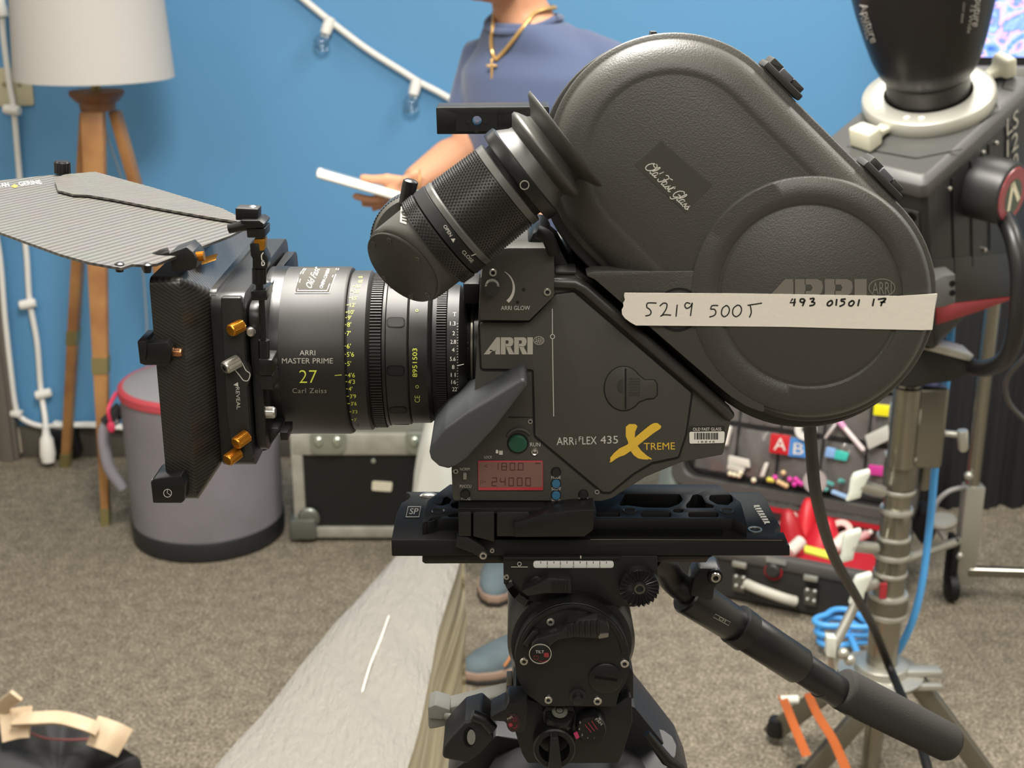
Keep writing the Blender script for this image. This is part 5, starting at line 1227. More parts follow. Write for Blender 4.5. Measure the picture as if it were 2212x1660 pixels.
# pan handle
YPN = .60
m_tubeb = M('black_tube', '#141415', .38, spec=.5)
def PH(px, py, f=0): return W(px, py, YPN+f)
ph = MB().tube(spline([PH(1405, 1205, -.02), PH(1432, 1222, -.01), PH(1452, 1252), PH(1478, 1275), PH(1510, 1296)], 6), .0098, 20).build('handle_rod', m_tubeb, hd_, smooth=60)
def seg_(nm, a, b, r0, r1, mat, prof=None, parent=hd_):
    a, b = Vector(a), Vector(b); d = b-a; n = prof or [(0, r0*.92), (.03, r0), (.97, r1), (1, r1*.92)]
    return MB().lathe(a, d, [(t*d.length, r) for t, r in n], 32).build(nm, mat, parent)
clp = seg_('handle_clamp', PH(1482, 1283), PH(1590, 1352, .008), .0148, .0135, m_head2)
MB().slab(rnd([(1497, 1252), (1512, 1228), (1556, 1230), (1562, 1248), (1545, 1272), (1540, 1300), (1490, 1290)], 8), YPN-.012, .022).build('clamp_ear', m_head2, clp, bevel=.002)
hexscrew(1545, 1246, YPN-.013, 12, clp, d=.003)
MB().lathe(W(1545, 1246, YPN-.0128), (0, -1, 0), [(-.004, .0056), (.001, .0056), (.0015, .005)], 28).build('screw_seat', m_gloss, clp)
mb = MB(); put_line(mb, onY(YPN-.0155), [(1545, 1327), (1578, 1345), (1574, 1352), (1541, 1334)], 1, True); put_text(mb, onY(YPN-.0155), 'CH', 1552, 1338, 6, 28, w=16); mb.build('clamp_emblem', m_grey, clp, smooth=0)
seg_('handle_sleeve', PH(1588, 1348, .008), PH(1612, 1366, .01), .0158, .0158, m_tubeb)
seg_('handle_outer_tube', PH(1606, 1360, .01), PH(1728, 1440, .02), .0148, .0145, m_tubeb)
seg_('handle_inner_tube', PH(1722, 1436, .02), PH(1850, 1522, .03), .0122, .0122, m_head2)
seg_('handle_ring', PH(1774, 1473, .025), PH(1784, 1478, .026), .0129, .0129, m_head2)
ga, gb_ = PH(1816, 1487, .028), PH(2062, 1612, .045)
gl = (gb_-ga).length
MB().lathe(ga, gb_-ga, [(0, .0145), (.0015, .0164), (.004, .0166), (gl*.5, .0163), (gl*.93, .0156), (gl*.97, .0135), (gl*.99, .009), (gl, .0001)], 40).build('foam_grip', M('grey_foam', '#3a3937', .9, bump=(900, .5, .0008), spec=.2), hd_, smooth=60)

# ================================================================= TRIPOD
m_tri = M('tripod_black', '#18181a', .42, spec=.5)
m_trig = M('tripod_grey', '#74736c', .5)
tri = thing('camera_tripod', 'black camera tripod bowl and legs carrying the fluid head', 'tripod', (W(1230, 1640, .585).x, .585, 0))
bw = W(1235, 1640, .585)
MB().lathe((bw.x, .585, bw.z-.014), (0, 0, 1), [(-.10, .062), (-.05, .075), (-.02, .073), (.004, .060), (.012, .045), (.014, .03)], 64).build('bowl', m_tri, tri)
def leg(a, b, w0, w1, nm='leg'):
    a, b = Vector(a), Vector(b); return MB().tube([a, a.lerp(b, .5), b], [w0, (w0+w1)/2, w1], 16).build(nm, m_tri, tri)
zl = bw.z
leg((bw.x+.055, .60, zl-.005), (bw.x+.34, .78, .012), .026, .018)
leg((bw.x-.045, .62, zl-.03), (bw.x-.02, 1.02, .012), .024, .018)
leg((bw.x, .53, zl-.06), (bw.x+.02, .28, .012), .024, .018)
sp_ = MB().slab(rnd([(1349, 1518), (1372, 1530), (1420, 1590), (1475, 1660), (1500, 1720), (1340, 1720), (1336, 1600)], 8), .604, .06).build('leg_shoulder', m_tri, tri, bevel=.006, seg=3)
MB().tube([W(1396, 1585, .548), W(1440, 1642, .546), W(1472, 1662, .55)], [.003, .0045, .003], 10).build('shoulder_rib', m_gloss, sp_)
MB().slab(rnd([(1040, 1620), (1070, 1590), (1130, 1600), (1140, 1720), (960, 1720), (985, 1660)], 10), .604, .05).build('leg_shoulder', m_tri, tri, bevel=.006, seg=3)
# left leg clamp with its bolt eye
kc = MB().slab(rnd([(1004, 1562), (1040, 1552), (1062, 1572), (1066, 1600), (1040, 1630), (1010, 1652), (955, 1640), (957, 1616), (975, 1592)], 9), .508, .034).build('leg_clamp', m_tri, tri, bevel=.004, seg=3)
ey = MB().slab(circ(1014, 1594, 13, 28, 21), .5072, .002).build('clamp_eye', m_cut, kc)
MB().slab(circ(1018, 1594, 9, 24, 16), .5066, .001).build('clamp_bolt', m_trig, kc)
MB().tube([W(1020, 1545, .505), W(1045, 1555, .505), W(1064, 1576, .505)], .004, 12).build('clamp_strap', m_gloss, kc)
gr = MB().loft([[W(x, y, .56)+Vector((0, dy, dz)) for dy, dz in ((-.007, -.008), (-.007, .007), (.007, .009), (.009, -.006))] for x, y in ((1096, 1507), (1000, 1530), (945, 1543), (926, 1546))]).build('spreader_arm', m_trig, tri, bevel=.002)
MB().slab(rnd([(924, 1530), (940, 1524), (972, 1534), (974, 1545), (955, 1556), (926, 1554)], 4), .548, .02).build('spreader_end', m_trig, gr, bevel=.002)
MB().tube(spline([W(962, 1546, .548), W(985, 1552, .545), W(1010, 1550, .545), W(1035, 1542, .55)], 5), .0026, 10).build('spreader_strap', m_trig, gr)
MB().slab(rnd([(1094, 1482), (1107, 1481), (1107, 1511), (1095, 1511)], 2), .548, .02).build('spreader_bolt', M('bronze_bolt', '#6b6250', .35, metal=.8), gr, bevel=.001)

# the whole rig goes to its real distance
for o in list(SC.objects):
    if o.name not in RIG0 and o.parent is None: o.location.y += YOFF
set_frame(0)
# ================================================================= ROLLER LIGHT STAND
m_chr = M('stand_chrome', '#98958a', .2, metal=.95)
m_chrd = M('stand_satin_steel', '#827f75', .33, metal=.9)
m_zinc = M('zinc_casting', '#b5b4ab', .38, metal=.7)
m_lever = M('pale_lever', '#cfd3c8', .4)
YS_ = 2.25
sb = W(1907, 1400, YS_); sx = sb.x
def sz(py): return W(1907, py, YS_).z
def sr(px, py): return px*mpp(py, YS_)
std = thing('light_stand', 'chrome telescopic light stand with spread legs carrying the big studio lamp', 'light stand', (sx, YS_, 0))
def sect(nm, y1, y0, r, mat=None, parent=std):
    z0, z1 = sz(y0), sz(y1); return MB().lathe((sx, YS_, z0), (0, 0, 1), [(0, r*.97), (.002, r), (z1-z0-.002, r), (z1-z0, r*.97)], 32).build(nm, mat or m_chr, parent)
def ring(nm, y, r, h, mat=None):
    return MB().lathe((sx, YS_, sz(y)-h/2), (0, 0, 1), [(0, r*.96), (h*.3, r), (h*.7, r), (h, r*.96)], 32).build(nm, mat or m_zinc, std)
sect('riser_tube', 830, 1000, sr(27, 900)); sect('riser_tube', 985, 1110, sr(29, 1040)); sect('riser_tube', 1100, 1200, sr(32, 1150)); sect('base_tube', 1190, 1475, sr(33, 1380))
for y, r, h in ((985, 36, .008), (1020, 36, .055), (1058, 37, .008), (1101, 36, .01), (1160, 37, .008), (1178, 38, .035), (1196, 41, .01), (1236, 37, .008), (1284, 43, .01), (1304, 44, .03), (1322, 45, .01)): ring('collar', y, sr(r, y), h, m_chrd if h > .02 else m_zinc)
# junior receiver block
zt0, zt1 = sz(1006), sz(832)
MB().box((sx+sr(38, 900), YS_+.01, (zt0+zt1)/2), (sr(90, 900), .06, zt1-zt0)).build('receiver_block', m_chrd, std, bevel=.008, seg=3)
MB().lathe((sx-sr(6, 900), YS_-.012, sz(1000)), (0, 0, 1), [(0, sr(30, 900)), (sz(832)-sz(1000), sr(30, 900))], 32).build('receiver_socket', m_chr, std)
ring('socket_band', 893, sr(36, 893), .03)
MB().lathe((sx+sr(60, 1030), YS_+.02, sz(1065)), (0, 0, 1), [(0, .011), (sz(1000)-sz(1065), .011)], 20).build('spigot_tube', m_chrd, std)
tk = MB().lathe((sx+sr(84, 930), YS_, sz(936)), (1, -.3, 0), [(0, .006), (.025, .006)], 16); tk.lathe((sx+sr(84, 930)+.03, YS_-.012, sz(925)), (.15, 0, -1), [(0, .009), (.002, .010), (.035, .009), (.04, .006)], 16); tk.build('tee_key', m_zinc, std)
def tlever(px, py, px2, py2, hub):
    a, b = W(px, py, YS_-.06), W(px2, py2, YS_-.06)
    l = MB().loft([[a+(b-a)*t+Vector((dx*w, dy*.008, dx*w*.3)) for dx, dy in ((-1, -1), (1, -1), (1, 1), (-1, 1))] for t, w in ((0, .014), (.2, .016), (.7, .011), (1, .013))]).build('clamp_lever', m_lever, std, bevel=.004)
    MB().tube([W(*hub, YS_-.02), (a+b)/2], .011, 14).build('lever_bolt', m_zinc, l)
tlever(1862, 1018, 1842, 1078, (1905, 1062)); tlever(1843, 1146, 1826, 1212, (1890, 1185)); tlever(1866, 1240, 1848, 1300, (1890, 1262))
MB().box((sx-sr(22, 1262), YS_-sr(33, 1262), sz(1262)), (.012, .006, .03)).build('maker_sticker', M('red_sticker', '#9c2630', .5), std)
# hub and legs
zh = sz(1462)
MB().lathe((sx, YS_, zh), (0, 0, 1), [(0, .075), (.012, .08), (.014, .05), (.03, .05), (.032, .04)], 32).build('leg_hub', m_zinc, std, bevel=.001)
MB().lathe((sx-.004, YS_-.01, .01), (0, 0, 1), [(0, .018), (zh-.01, .018)], 20).build('centre_column', m_chr, std)
def flatleg(a, b, w, t, nm='leg'):
    a, b = Vector(a), Vector(b); d = (b-a).normalized(); s = d.cross(Vector((0, 0, 1))).normalized(); n = s.cross(d)
    o = MB().loft([[p+s*t*x+n*w*y for x, y in ((-1, -1), (1, -1), (1, 1), (-1, 1))] for p in (a, b)]).build(nm, m_chrd, std, bevel=.003)
    MB().lathe(b+Vector((0, 0, .004))-d*.02, -Vector((0, 0, 1)), [(-.022, .016), (-.004, .02), (min(b.z+.003, .012), .02)], 18).build('foot', m_black, o)
    return o
fl1, fl2, fl3 = WZ(1664, 1588, .016), WZ(1720, 1705, .016), WZ(2160, 1715, .016)
hz_ = zh-.006
flatleg((sx-.06, YS_+.01, hz_), fl1, .019, .009); flatleg((sx-.02, YS_-.06, hz_), fl2, .019, .009); flatleg((sx+.06, YS_-.01, hz_+.01), fl3, .019, .009)
MB().box((sx+.065, YS_-.01, zh+.018), (.09, .03, .012)).build('leg_bracket', m_zinc, std, bevel=.003)
MB().box((sx+.055, YS_-.04, zh+.002), (.10, .014, .012)).build('leg_bracket', m_zinc, std, bevel=.003)
MB().tube([W(1853, 1296, YS_-.02), W(1800, 1400, YS_-.05)], .0095, 12).build('brace', m_zinc, std)
MB().slab(rnd([(1787, 1378), (1808, 1380), (1806, 1424), (1786, 1420)], 3), YS_-.065, .02).build('brace_bracket', m_lever, std, bevel=.002)
MB().tube([W(1797, 1418, YS_-.05), W(1800, 1480, YS_-.03)], .008, 10).build('brace', m_zinc, std)
for px, py in ((1822, 1412), (1836, 1426)): MB().sphere(W(px, py, YS_-.07), .011, 12).build('hub_bolt', m_zinc, std)
# orange strap hung on the left leg
orange = M('orange_webbing', '#a8541c', .55)
os_ = thing('strap', 'orange webbing strap with white roller slung over the left leg of the stand', 'strap', tuple(W(1720, 1520, 2.3)))
for p in (((1690, 1504), (1712, 1560), (1742, 1632)), ((1746, 1500), (1766, 1545), (1800, 1600), (1830, 1668))):
    c = spline([W(x, y, 2.28-.12*i) for i, (x, y) in enumerate(p)], 5); fr = []
    for i, q in enumerate(c): fr.append([q+Vector((dx*.008, dy*.003, dx*.002)) for dx, dy in ((-1, -1), (1, -1), (1, 1), (-1, 1))])
    MB().loft(fr).build('band', orange, os_, bevel=.001)
MB().tube([W(1686, 1513, 2.27), W(1724, 1512, 2.27)], .009, 14).build('roller', m_lever, os_)
# ================================================================= STUDIO LAMP
m_lbody = M('lamp_body_black', '#242424', .42)
m_lpan = M('lamp_panel_black', '#181818', .38)
m_ltop = M('lamp_top_grey', '#4a4a48', .45)
m_lring = M('lamp_ring_white', '#b7b6ac', .35, metal=.35)
m_refl = M('reflector_black', '#262424', .34, metal=.4)
lp0 = W(2006, 228, 2.24)
LM = Matrix.Translation(lp0) @ Matrix.Rotation(math.radians(20), 4, 'X') @ Matrix.Rotation(math.radians(-13), 4, 'Y') @ Matrix.Rotation(math.radians(45), 4, 'Z')
def LP(a, b, z): return LM @ Vector((a, b, z))
slp = thing('studio_light', 'large black studio lamp with upright cone reflector on the chrome stand', 'studio light', tuple(lp0-Vector((0, 0, .3))))
A0_, A1_, B0_, B1_, H_ = -.20, .15, -.115, .10, .345
topo = [(A0_, B0_+.008), (A0_+.008, B0_), (A1_, B0_), (A1_, B1_), (A0_, B1_)]
bt = [(a, b, -.02) for a, b in topo]; bb = [(a, b, -H_) for a, b in topo]
def shrink(o, k): 
    ca, cb = (A0_+A1_)/2, (B0_+B1_)/2; return [(ca+(a-ca)*k, cb+(b-cb)*k) for a, b in o]
MB().loft([[LP(a, b, -.024) for a, b in shrink(topo, .985)], [LP(a, b, -.325) for a, b in shrink(topo, .985)], [LP(a, b, -H_) for a, b in shrink(topo, .93)]]).build('housing', m_lpan, slp, bevel=.003)
MB().loft([[LP(a, b, -.034) for a, b in topo], [LP(a, b, -.012) for a, b in topo], [LP(a, b, 0) for a, b in shrink(topo, .92)]]).build('top_plate', m_ltop, slp, bevel=.002)
# honeycomb grille on the left front face
gm = MB(); x_ = A0_+.002
gr_ = []
hs_ = .0125
gp_ = [[LP(A0_-.0015, B0_+.012, -.06), LP(A0_-.0015, B1_-.02, -.06), LP(A0_-.0015, B1_-.02, -.225), LP(A0_-.0015, B0_+.012, -.225)]]
holes = []
for i in range(12):
    for j in range(9):
        b_ = B0_+.024+j*hs_*1.75+(i % 2)*hs_*.875; z_ = -.072-i*hs_*1.5*.82*1.0
        if b_ > B1_-.03 or z_ < -.215: continue
        holes.append([LP(A0_-.0015, b_+hs_*.8*math.cos(PI/6+k*PI/3), z_+hs_*.8*math.sin(PI/6+k*PI/3)) for k in range(6)])
gm.holed(gp_[0], holes, (LP(.003, 0, 0)-LP(0, 0, 0))); gm.build('honeycomb_grille', M('grille_black', '#2e2d2c', .4), slp, smooth=0)
MB().prism([LP(A0_+.0012, B0_+.013, -.061), LP(A0_+.0012, B1_-.021, -.061), LP(A0_+.0012, B1_-.021, -.224), LP(A0_+.0012, B0_+.013, -.224)], LP(.001, 0, 0)-LP(0, 0, 0)).build('grille_backing', m_cut, slp)
# seams and screws of the right front panel
sm = MB()
for a in (-.125, -.07, -.015, .04): sm.prism([LP(a, B0_+.0005, -.04), LP(a+.003, B0_+.0005, -.04), LP(a+.003, B0_+.0005, -.245), LP(a, B0_+.0005, -.245)], LP(0, -.0008, 0)-LP(0, 0, 0))
sm.build('panel_seam', m_cut, slp)
for a, z in ((-.13, -.055), (-.03, -.045), (.01, -.05), (-.13, -.225), (-.03, -.235)): MB().lathe(LP(a, B0_, z), LP(0, -1, 0)-LP(0, 0, 0), [(-.001, .004), (.002, .0036), (.003, .002)], 12).build('screw', m_steel, slp)
# front label ledge with name
lgd = MB().prism([LP(A0_-.004, B0_+.05, -.002), LP(A0_-.03, B0_+.05, -.036), LP(A0_-.03, B0_+.05, -.05), LP(A0_-.002, B0_+.05, -.05)], LP(0, .20, 0)-LP(0, 0, 0)).build('label_ledge', m_ltop, slp, bevel=.002)
mb = MB()
def LL(px, py):     # on the slanted ledge face; px along -b, py down the slope (metres*1000)
    f = py/42; return LP(A0_-.004-.026*f-.0006, B0_+.232-px/1000, -.002-.034*f+.0006)
put_text(mb, LL, 'Aputure', 34, 33, 24, w=120, shear=.2, bold=.02); mb.build('name_lettering', m_white, lgd, smooth=0)
for q in (((-.02, -.105), (.03, -.11), (.045, -.09)), ((-.16, .05), (-.15, -.07), (-.1, -.12)), ((.09, -.1), (.09, -.08), (.14, -.06))):
    mb = MB(); put_line(mb, lambda a, b: LP(a, b, .0008), q, .003)
    mb.build('top_seam', m_lpan, slp, smooth=0)
MB().lathe(LP(-.03, -.085, 0), LP(0, 0, 1)-LP(0, 0, 0), [(0, .007), (.0008, .007)], 16).build('top_hole', m_cut, slp)
# mount ring with two levers
up_ = (LP(0, 0, 1)-LP(0, 0, 0))
MB().ringlathe(LP(0, 0, 0), up_, [(0, .104), (.012, .107), (.024, .105), (.026, .10), (.026, .07), (0, .07)], 72).build('mount_ring', m_lring, slp, bevel=.001)
def ltab(dirdeg, ln, nm='ring_lever'):
    w = Matrix.Rotation(math.radians(dirdeg), 4, 'Z'); fr = []
    for d, hw, z0, z1 in ((.095, .012, .004, .016), (.115, .010, .006, .018), (.128, .013, .006, .022), (.135, .02, .002, .034), (.145+ln, .022, .002, .036)):
        fr.append([LP(*(w @ Vector((d, y, z)))) for y, z in ((-hw, z0), (hw, z0), (hw, z1), (-hw, z1))])
    MB().loft(fr).build(nm, M('ivory_lever', '#cfcdb8', .4), slp, bevel=.004, seg=3)
ltab(172, .02); ltab(-25, .008)
for d in (150, 190, 205): MB().lathe(LP(.088*math.cos(math.radians(d)), .088*math.sin(math.radians(d)), .026), up_, [(0, .005), (.002, .005), (.003, .003)], 12).build('ring_screw', m_white, slp)
# reflector
rl_ = MB().lathe(LP(0, 0, .02), up_, [(0, .066), (.036, .066), (.038, .068), (.05, .076), (.075, .086), (.11, .095), (.16, .106), (.22, .115), (.30, .122), (.30, .119), (.05, .07)], 72).build('reflector', m_refl, slp, smooth=50)
RLo, RLa = LP(0, 0, .02), up_
def refl_fn(px, py): return Pcyl(px, py, RLo, RLa, .1035)
mb = MB()
def rtext(t, x, y, h, ang, w): 
    put_text(mb, lambda px, py: (lambda q: q+ (q-(RLo+RLa*((q-RLo).dot(RLa)))).normalized()*0.0)(conefn(px, py)), t, x, y, h, ang, w=w, bold=.01)
prof_ = [(.038, .068), (.05, .076), (.075, .086), (.11, .095), (.16, .106), (.22, .115), (.30, .122)]
def conefn(px, py):
    r = .1
    for _ in range(8):
        q = Pcyl(px, py, RLo, RLa, r); t = (q-RLo).dot(RLa); r2 = prof_[-1][1]
        for (t0, r0), (t1, r1) in zip(prof_, prof_[1:]):
            if t0 <= t <= t1: r2 = r0+(r1-r0)*(t-t0)/(t1-t0)
        if t < prof_[0][0]: r2 = prof_[0][1]
        r = r*.4+(r2+.0008)*.6
    return q
rtext('Aputure', 1856, 10, 18, 73, 88)
put_text(mb, conefn, 'HYPER', 1858, 40, 6, 74, w=50)
rtext('Aputure', 2110, -20, 17, 97, 78); put_text(mb, conefn, '15 Wide', 2097, 12, 9, 98, w=60); put_text(mb, conefn, 'LIGHT BEAM', 2081, 5, 5, 98, w=44)
mb.build('reflector_lettering', M('grey_print', '#a9a7a1', .5), rl_, smooth=0)
# tilt lock knob with round badge
kd = LP(0, -1, 0)-LP(0, 0, 0); kc_ = LP(-.045, B0_+.002, -.10)
kb_ = MB().lathe(kc_, kd, [(0, .052), (.05, .052), (.058, .05), (.06, .047)], 48).build('tilt_knob', m_lbody, slp)
MB().lathe(kc_+kd*.06, kd, [(0, .044), (.0015, .043), (.0016, .0001)], 48).build('knob_badge', M('badge_red', '#8c3a40', .25), kb_)
mb = MB(); e1 = (LP(1, 0, 0)-LP(0, 0, 0)); e2 = up_; bo_ = kc_+kd*.0622
def bf(x, y): return bo_+e1*x/1000-e2*y/1000
put_line(mb, bf, [(-16, 22), (-2, -22)], 9); put_line(mb, bf, [(-2, -22), (16, 20)], 9); mb.build('badge_emblem', M('ivory_print', '#d8d2b6', .4), kb_, smooth=0)
mb = MB(); bo2 = kc_+kd*.0618
mb.poly([bo2+e1*.026*math.cos(t*PI/12)+e2*(.03*math.sin(t*PI/12)-.004) for t in range(24)]); mb.build('badge_centre', M('badge_green', '#3f4a3a', .3), kb_, smooth=0)
mb = MB(); o_ = LP(.04, B0_-.0012, -.02)
def lf(x, y): return o_+e1*x/1000-e2*y/1000
put_text(mb, lf, 'LS', 0, 34, 34, 0, w=36); put_text(mb, lf, '12', 0, 74, 34, 0, w=36); put_text(mb, lf, '00', 0, 114, 34, 0, w=36)
mb.build('model_lettering', m_grey, slp, smooth=0)
# red underside wedge, bracket and yoke
def LF(px, py):     # point on the right-hand face of the lamp
    d = ray(px, py); n_ = LP(0, -1, 0)-LP(0, 0, 0); o_ = LP(0, B0_, 0); return EYE+d*((o_-EYE).dot(n_)/d.dot(n_))
inw = LP(0, .16, 0)-LP(0, 0, 0)
MB().prism([LF(*p) for p in ((2006, 560), (2200, 545), (2200, 640), (2060, 655), (2020, 642))], inw).build('lower_housing', m_lpan, slp, bevel=.003)
MB().prism([LF(*p) for p in ((2022, 643), (2060, 656), (2196, 641), (2186, 648), (2112, 675), (2024, 703))], inw*.9).build('red_base_panel', M('lamp_red', '#8d2028', .4), slp, bevel=.002)
MB().slab(rnd([(1998, 618), (2036, 596), (2064, 592), (2064, 655), (2040, 664), (1998, 668)], 3), 2.02, .05).build('side_bracket', m_ltop, slp, bevel=.003)
for py in (613, 633): MB().lathe(W(2057, py, 2.02), (0, -1, 0), [(-.002, .005), (.0005, .005)], 14).build('bracket_hole', m_cut, slp)
yb = MB().slab(rnd([(1930, 760), (1990, 740), (2108, 778), (2108, 800), (2060, 824), (1960, 838), (1944, 836)], 4), YS_-.05, .10).build('yoke_base', m_lpan, slp, bevel=.003)
MB().slab([(1996, 738), (2104, 768), (2095, 781), (1988, 753)], YS_-.055, .06).build('yoke_plate', m_zinc, yb, bevel=.001)
MB().lathe((sx, YS_, sz(850)), (0, 0, 1), [(0, .02), (.06, .02)], 20).build('spigot', m_lpan, slp)
MB().tube(spline([W(2090, 790, YS_-.03), W(2130, 796, YS_-.08), W(2175, 770, YS_-.14), W(2196, 700, YS_-.18), W(2202, 600, YS_-.18), W(2190, 520, YS_-.16), W(2170, 470, YS_-.12)], 8), .0145, 14).build('yoke_arm', m_lpan, slp)
tag(MB().tube(spline([W(2300, 700, YS_+.3), W(2250, 740, YS_+.3), W(2212, 775, YS_+.3), W(2180, 810, YS_+.34), W(2172, 840, YS_+.4), W(2186, 880, YS_+.45), W(2240, 930, YS_+.5)], 8), .005, 10).build('power_cable', M('grey_cable', '#5a5957', .5)), 'grey cable looping from the studio lamp at the right edge', 'cable')
# blue cable running down behind the stand and coiled on the floor
m_blue = M('sky_blue_cable', '#4f9fe0', .4)
coil = []
for i in range(90):
    a = -.6+i*2*PI/28; r = .062+.012*math.sin(i*.7); coil.append(WZ(1822, 1388, .02)+Vector((r*1.0*math.cos(a), r*.8*math.sin(a), .0008*i)))
bc_ = [W(2062, 640, YS_+.1), W(2056, 700, YS_+.1), W(2047, 800, YS_+.1), W(2034, 900, YS_+.1), W(2020, 1010, YS_+.1), W(2012, 1100, YS_+.09), W(2003, 1180, YS_+.08), W(1990, 1270, YS_+.06), W(1968, 1350, YS_+.05), W(1932, 1416, YS_+.06), W(1890, 1440, YS_+.14), W(1860, 1430, YS_+.17)]
tag(MB().tube(spline(bc_, 8)+spline(coil[8:], 2), .0072, 10).build('extension_cable', m_blue), 'sky blue extension cable running down beside the stand to a coil on the floor', 'cable')
tag(MB().tube(spline([W(1748, 880, .95), W(1752, 960, 1.0), W(1765, 1080, 1.1), W(1800, 1200, 1.35), W(1850, 1290, 1.65), W(1888, 1360, 1.95), W(1925, 1450, 2.02), W(1975, 1570, 1.8), W(1998, 1640, 1.7), W(2030, 1760, 1.6)], 8), [.0046+.0028*min(1, i/50) for i in range(73)], 12).build('power_cable', M('black_cable', '#0b0b0b', .5, spec=.3)), 'black cable hanging from under the magazine past the chrome stand', 'cable')
# ================================================================= GARMENT RACK, DRAPED TABLE, MONITOR
gx, gy = WZ(2076, 1250, .05).x, WZ(2076, 1250, .05).y
rk = thing('garment_rack', 'chrome rolling garment rack upright with low side bars by the black drape', 'rack', (gx, gy, 0))
MB().tube([(gx, gy, .06), (gx, gy, 1.0)], .0165, 20).build('upright', m_chr, rk)
MB().box((gx+.004, gy, .17), (.046, .04, .26)).build('foot_bracket', m_zinc, rk, bevel=.004)
MB().tube([(gx+.01, gy-.01, .075), (gx+.7, gy-.06, .075)], .0135, 16).build('base_bar', m_chr, rk)
MB().tube([W(2078, 1167, gy), W(1958, 1208, gy-.12)], .011, 14).build('side_bar', m_zinc, rk)
for dy in (-.02,):
    cst = MB().lathe((gx-.028, gy+dy, .036), (1, 0, 0), [(-.012, .03), (-.01, .034), (.01, .034), (.012, .03)], 24).build('caster', m_black, rk)
    MB().box((gx-.03, gy, .10), (.014, .05, .13)).build('caster_fork', m_black, rk, bevel=.003)
for z in (.33, .12): MB().sphere((gx-.018, gy-.02, z), .011, 12).build('bolt', m_zinc, rk)
tag(MB().tube(spline([W(2090, 1052, gy), W(2050, 1062, gy-.02), W(2022, 1090, gy-.02), W(2020, 1130, gy-.02), W(2040, 1165, gy-.03)], 6), .006, 10).build('rack_cord', M('grey_flex', '#8b8988', .4)), 'grey flex looping from the chrome garment rack', 'cord')
tag(MB().lathe(W(2036, 1132, gy-.07), (-.2, -.1, 1), [(0, .03), (.008, .034), (.014, .03), (.016, .012)], 32).build('cable_reel', M('grey_disc', '#8f8d86', .4, metal=.3)), 'small grey round reel hanging on the rack foot', 'reel')
# black cloth draped front
yd = 3.52; rows = []
xl = W(1962, 900, yd).x; xr_ = 1.62; zd = .86
for i in range(61):
    u = i/60; row = []
    for j in range(13):
        v = j/12; z = zd*(1-v)+.004
        row.append((xl+(xr_-xl)*u, yd+(.012*math.sin(u*38+1.2*math.sin(u*9))+.006*math.sin(u*90))*(.2+v), z))
    rows.append(row)
dt_ = thing('draped_table', 'table hidden under a black cloth at the right edge', 'table', ((xl+xr_)/2, yd+.15, 0))
MB().grid(rows).build('cloth_front', M('black_drape', '#1c1c1f', .85, bump=(40, .3, .004)), dt_, smooth=80)
MB().grid([[(x, y, zd+.004) for x in (xl, xr_)] for y in (yd, yd+.34)]).build('cloth_top', M('black_drape', '#1c1c1f', .85), dt_)
MB().grid([[(xl, y, z) for z in (.004, zd+.004)] for y in (yd, yd+.34)]).build('cloth_side', M('black_drape', '#1c1c1f', .85), dt_)
ym = 3.62
mon = thing('monitor', 'flat screen showing a blue and pink picture at the top right corner', 'monitor', (W(2280, 150, ym).x, ym+.04, zd))
mx0, mx1 = W(2068, 60, ym).x, W(2068, 60, ym).x+.62
zm0, zm1 = W(2150, 140, ym).z, W(2150, 140, ym).z+.36
MB().box(((mx0+mx1)/2, ym+.02, (zm0+zm1)/2), (mx1-mx0, .035, zm1-zm0)).build('screen_case', m_lpan, mon, bevel=.004)
m_scr = M('screen_picture', '#5a86e6', .3, emit=('#5f8ae8', .75))
nt, b, L = nodes_of(m_scr)
tc = nt.nodes.new('ShaderNodeTexCoord'); n1 = nt.nodes.new('ShaderNodeTexNoise'); n1.inputs['Scale'].default_value = 11; n1.inputs['Detail'].default_value = 3; n1.inputs['Distortion'].default_value = 2.2
rp = nt.nodes.new('ShaderNodeValToRGB'); e = rp.color_ramp.elements; e[0].position = .30; e[0].color = lin('#2f56c8'); e[1].position = .72; e[1].color = lin('#8fb0f4')
for p_, c_ in ((.43, '#6f97ee'), (.5, '#a9b0ee'), (.55, '#d7a3c4'), (.6, '#5f7fd6')):
    k = e.new(p_); k.color = lin(c_)
L(tc.outputs['Object'], n1.inputs['Vector']); L(n1.outputs['Fac'], rp.inputs['Fac']); L(rp.outputs['Color'], b.inputs['Emission Color']); L(rp.outputs['Color'], b.inputs['Base Color'])
MB().box(((mx0+mx1)/2, ym+.001, (zm0+zm1)/2+.005), (mx1-mx0-.02, .006, zm1-zm0-.03)).build('screen', m_scr, mon)
zg0 = W(2160, 205, ym-.02).z
MB().box(((mx0+mx1)/2, ym, (zg0+zm0)/2), (mx1-mx0+.02, .08, zm0-zg0-.004)).build('control_bar', M('grey_panel', '#7d7c78', .45, metal=.3), mon, bevel=.004)
MB().lathe(W(2205, 188, ym-.043), (0, -1, 0), [(-.001, .011), (.004, .011), (.005, .008)], 20).build('control_button', m_grey, mon)
MB().box(((mx0+mx1)/2+.12, ym+.05, (zg0+zd)/2+.005), (.10, .05, zg0-zd-.016)).build('stand_post', m_lpan, mon, bevel=.004)
tag(MB().slab(rnd([(1990, 1112), (2018, 1104), (2022, 1150), (2008, 1184), (1985, 1170)], 6), gy+.10, .07).build('transformer', m_black), 'black cable transformer lying between the chrome stand and the rack', 'transformer')
bpy.data.objects['transformer'].location = (0, 0, 0)
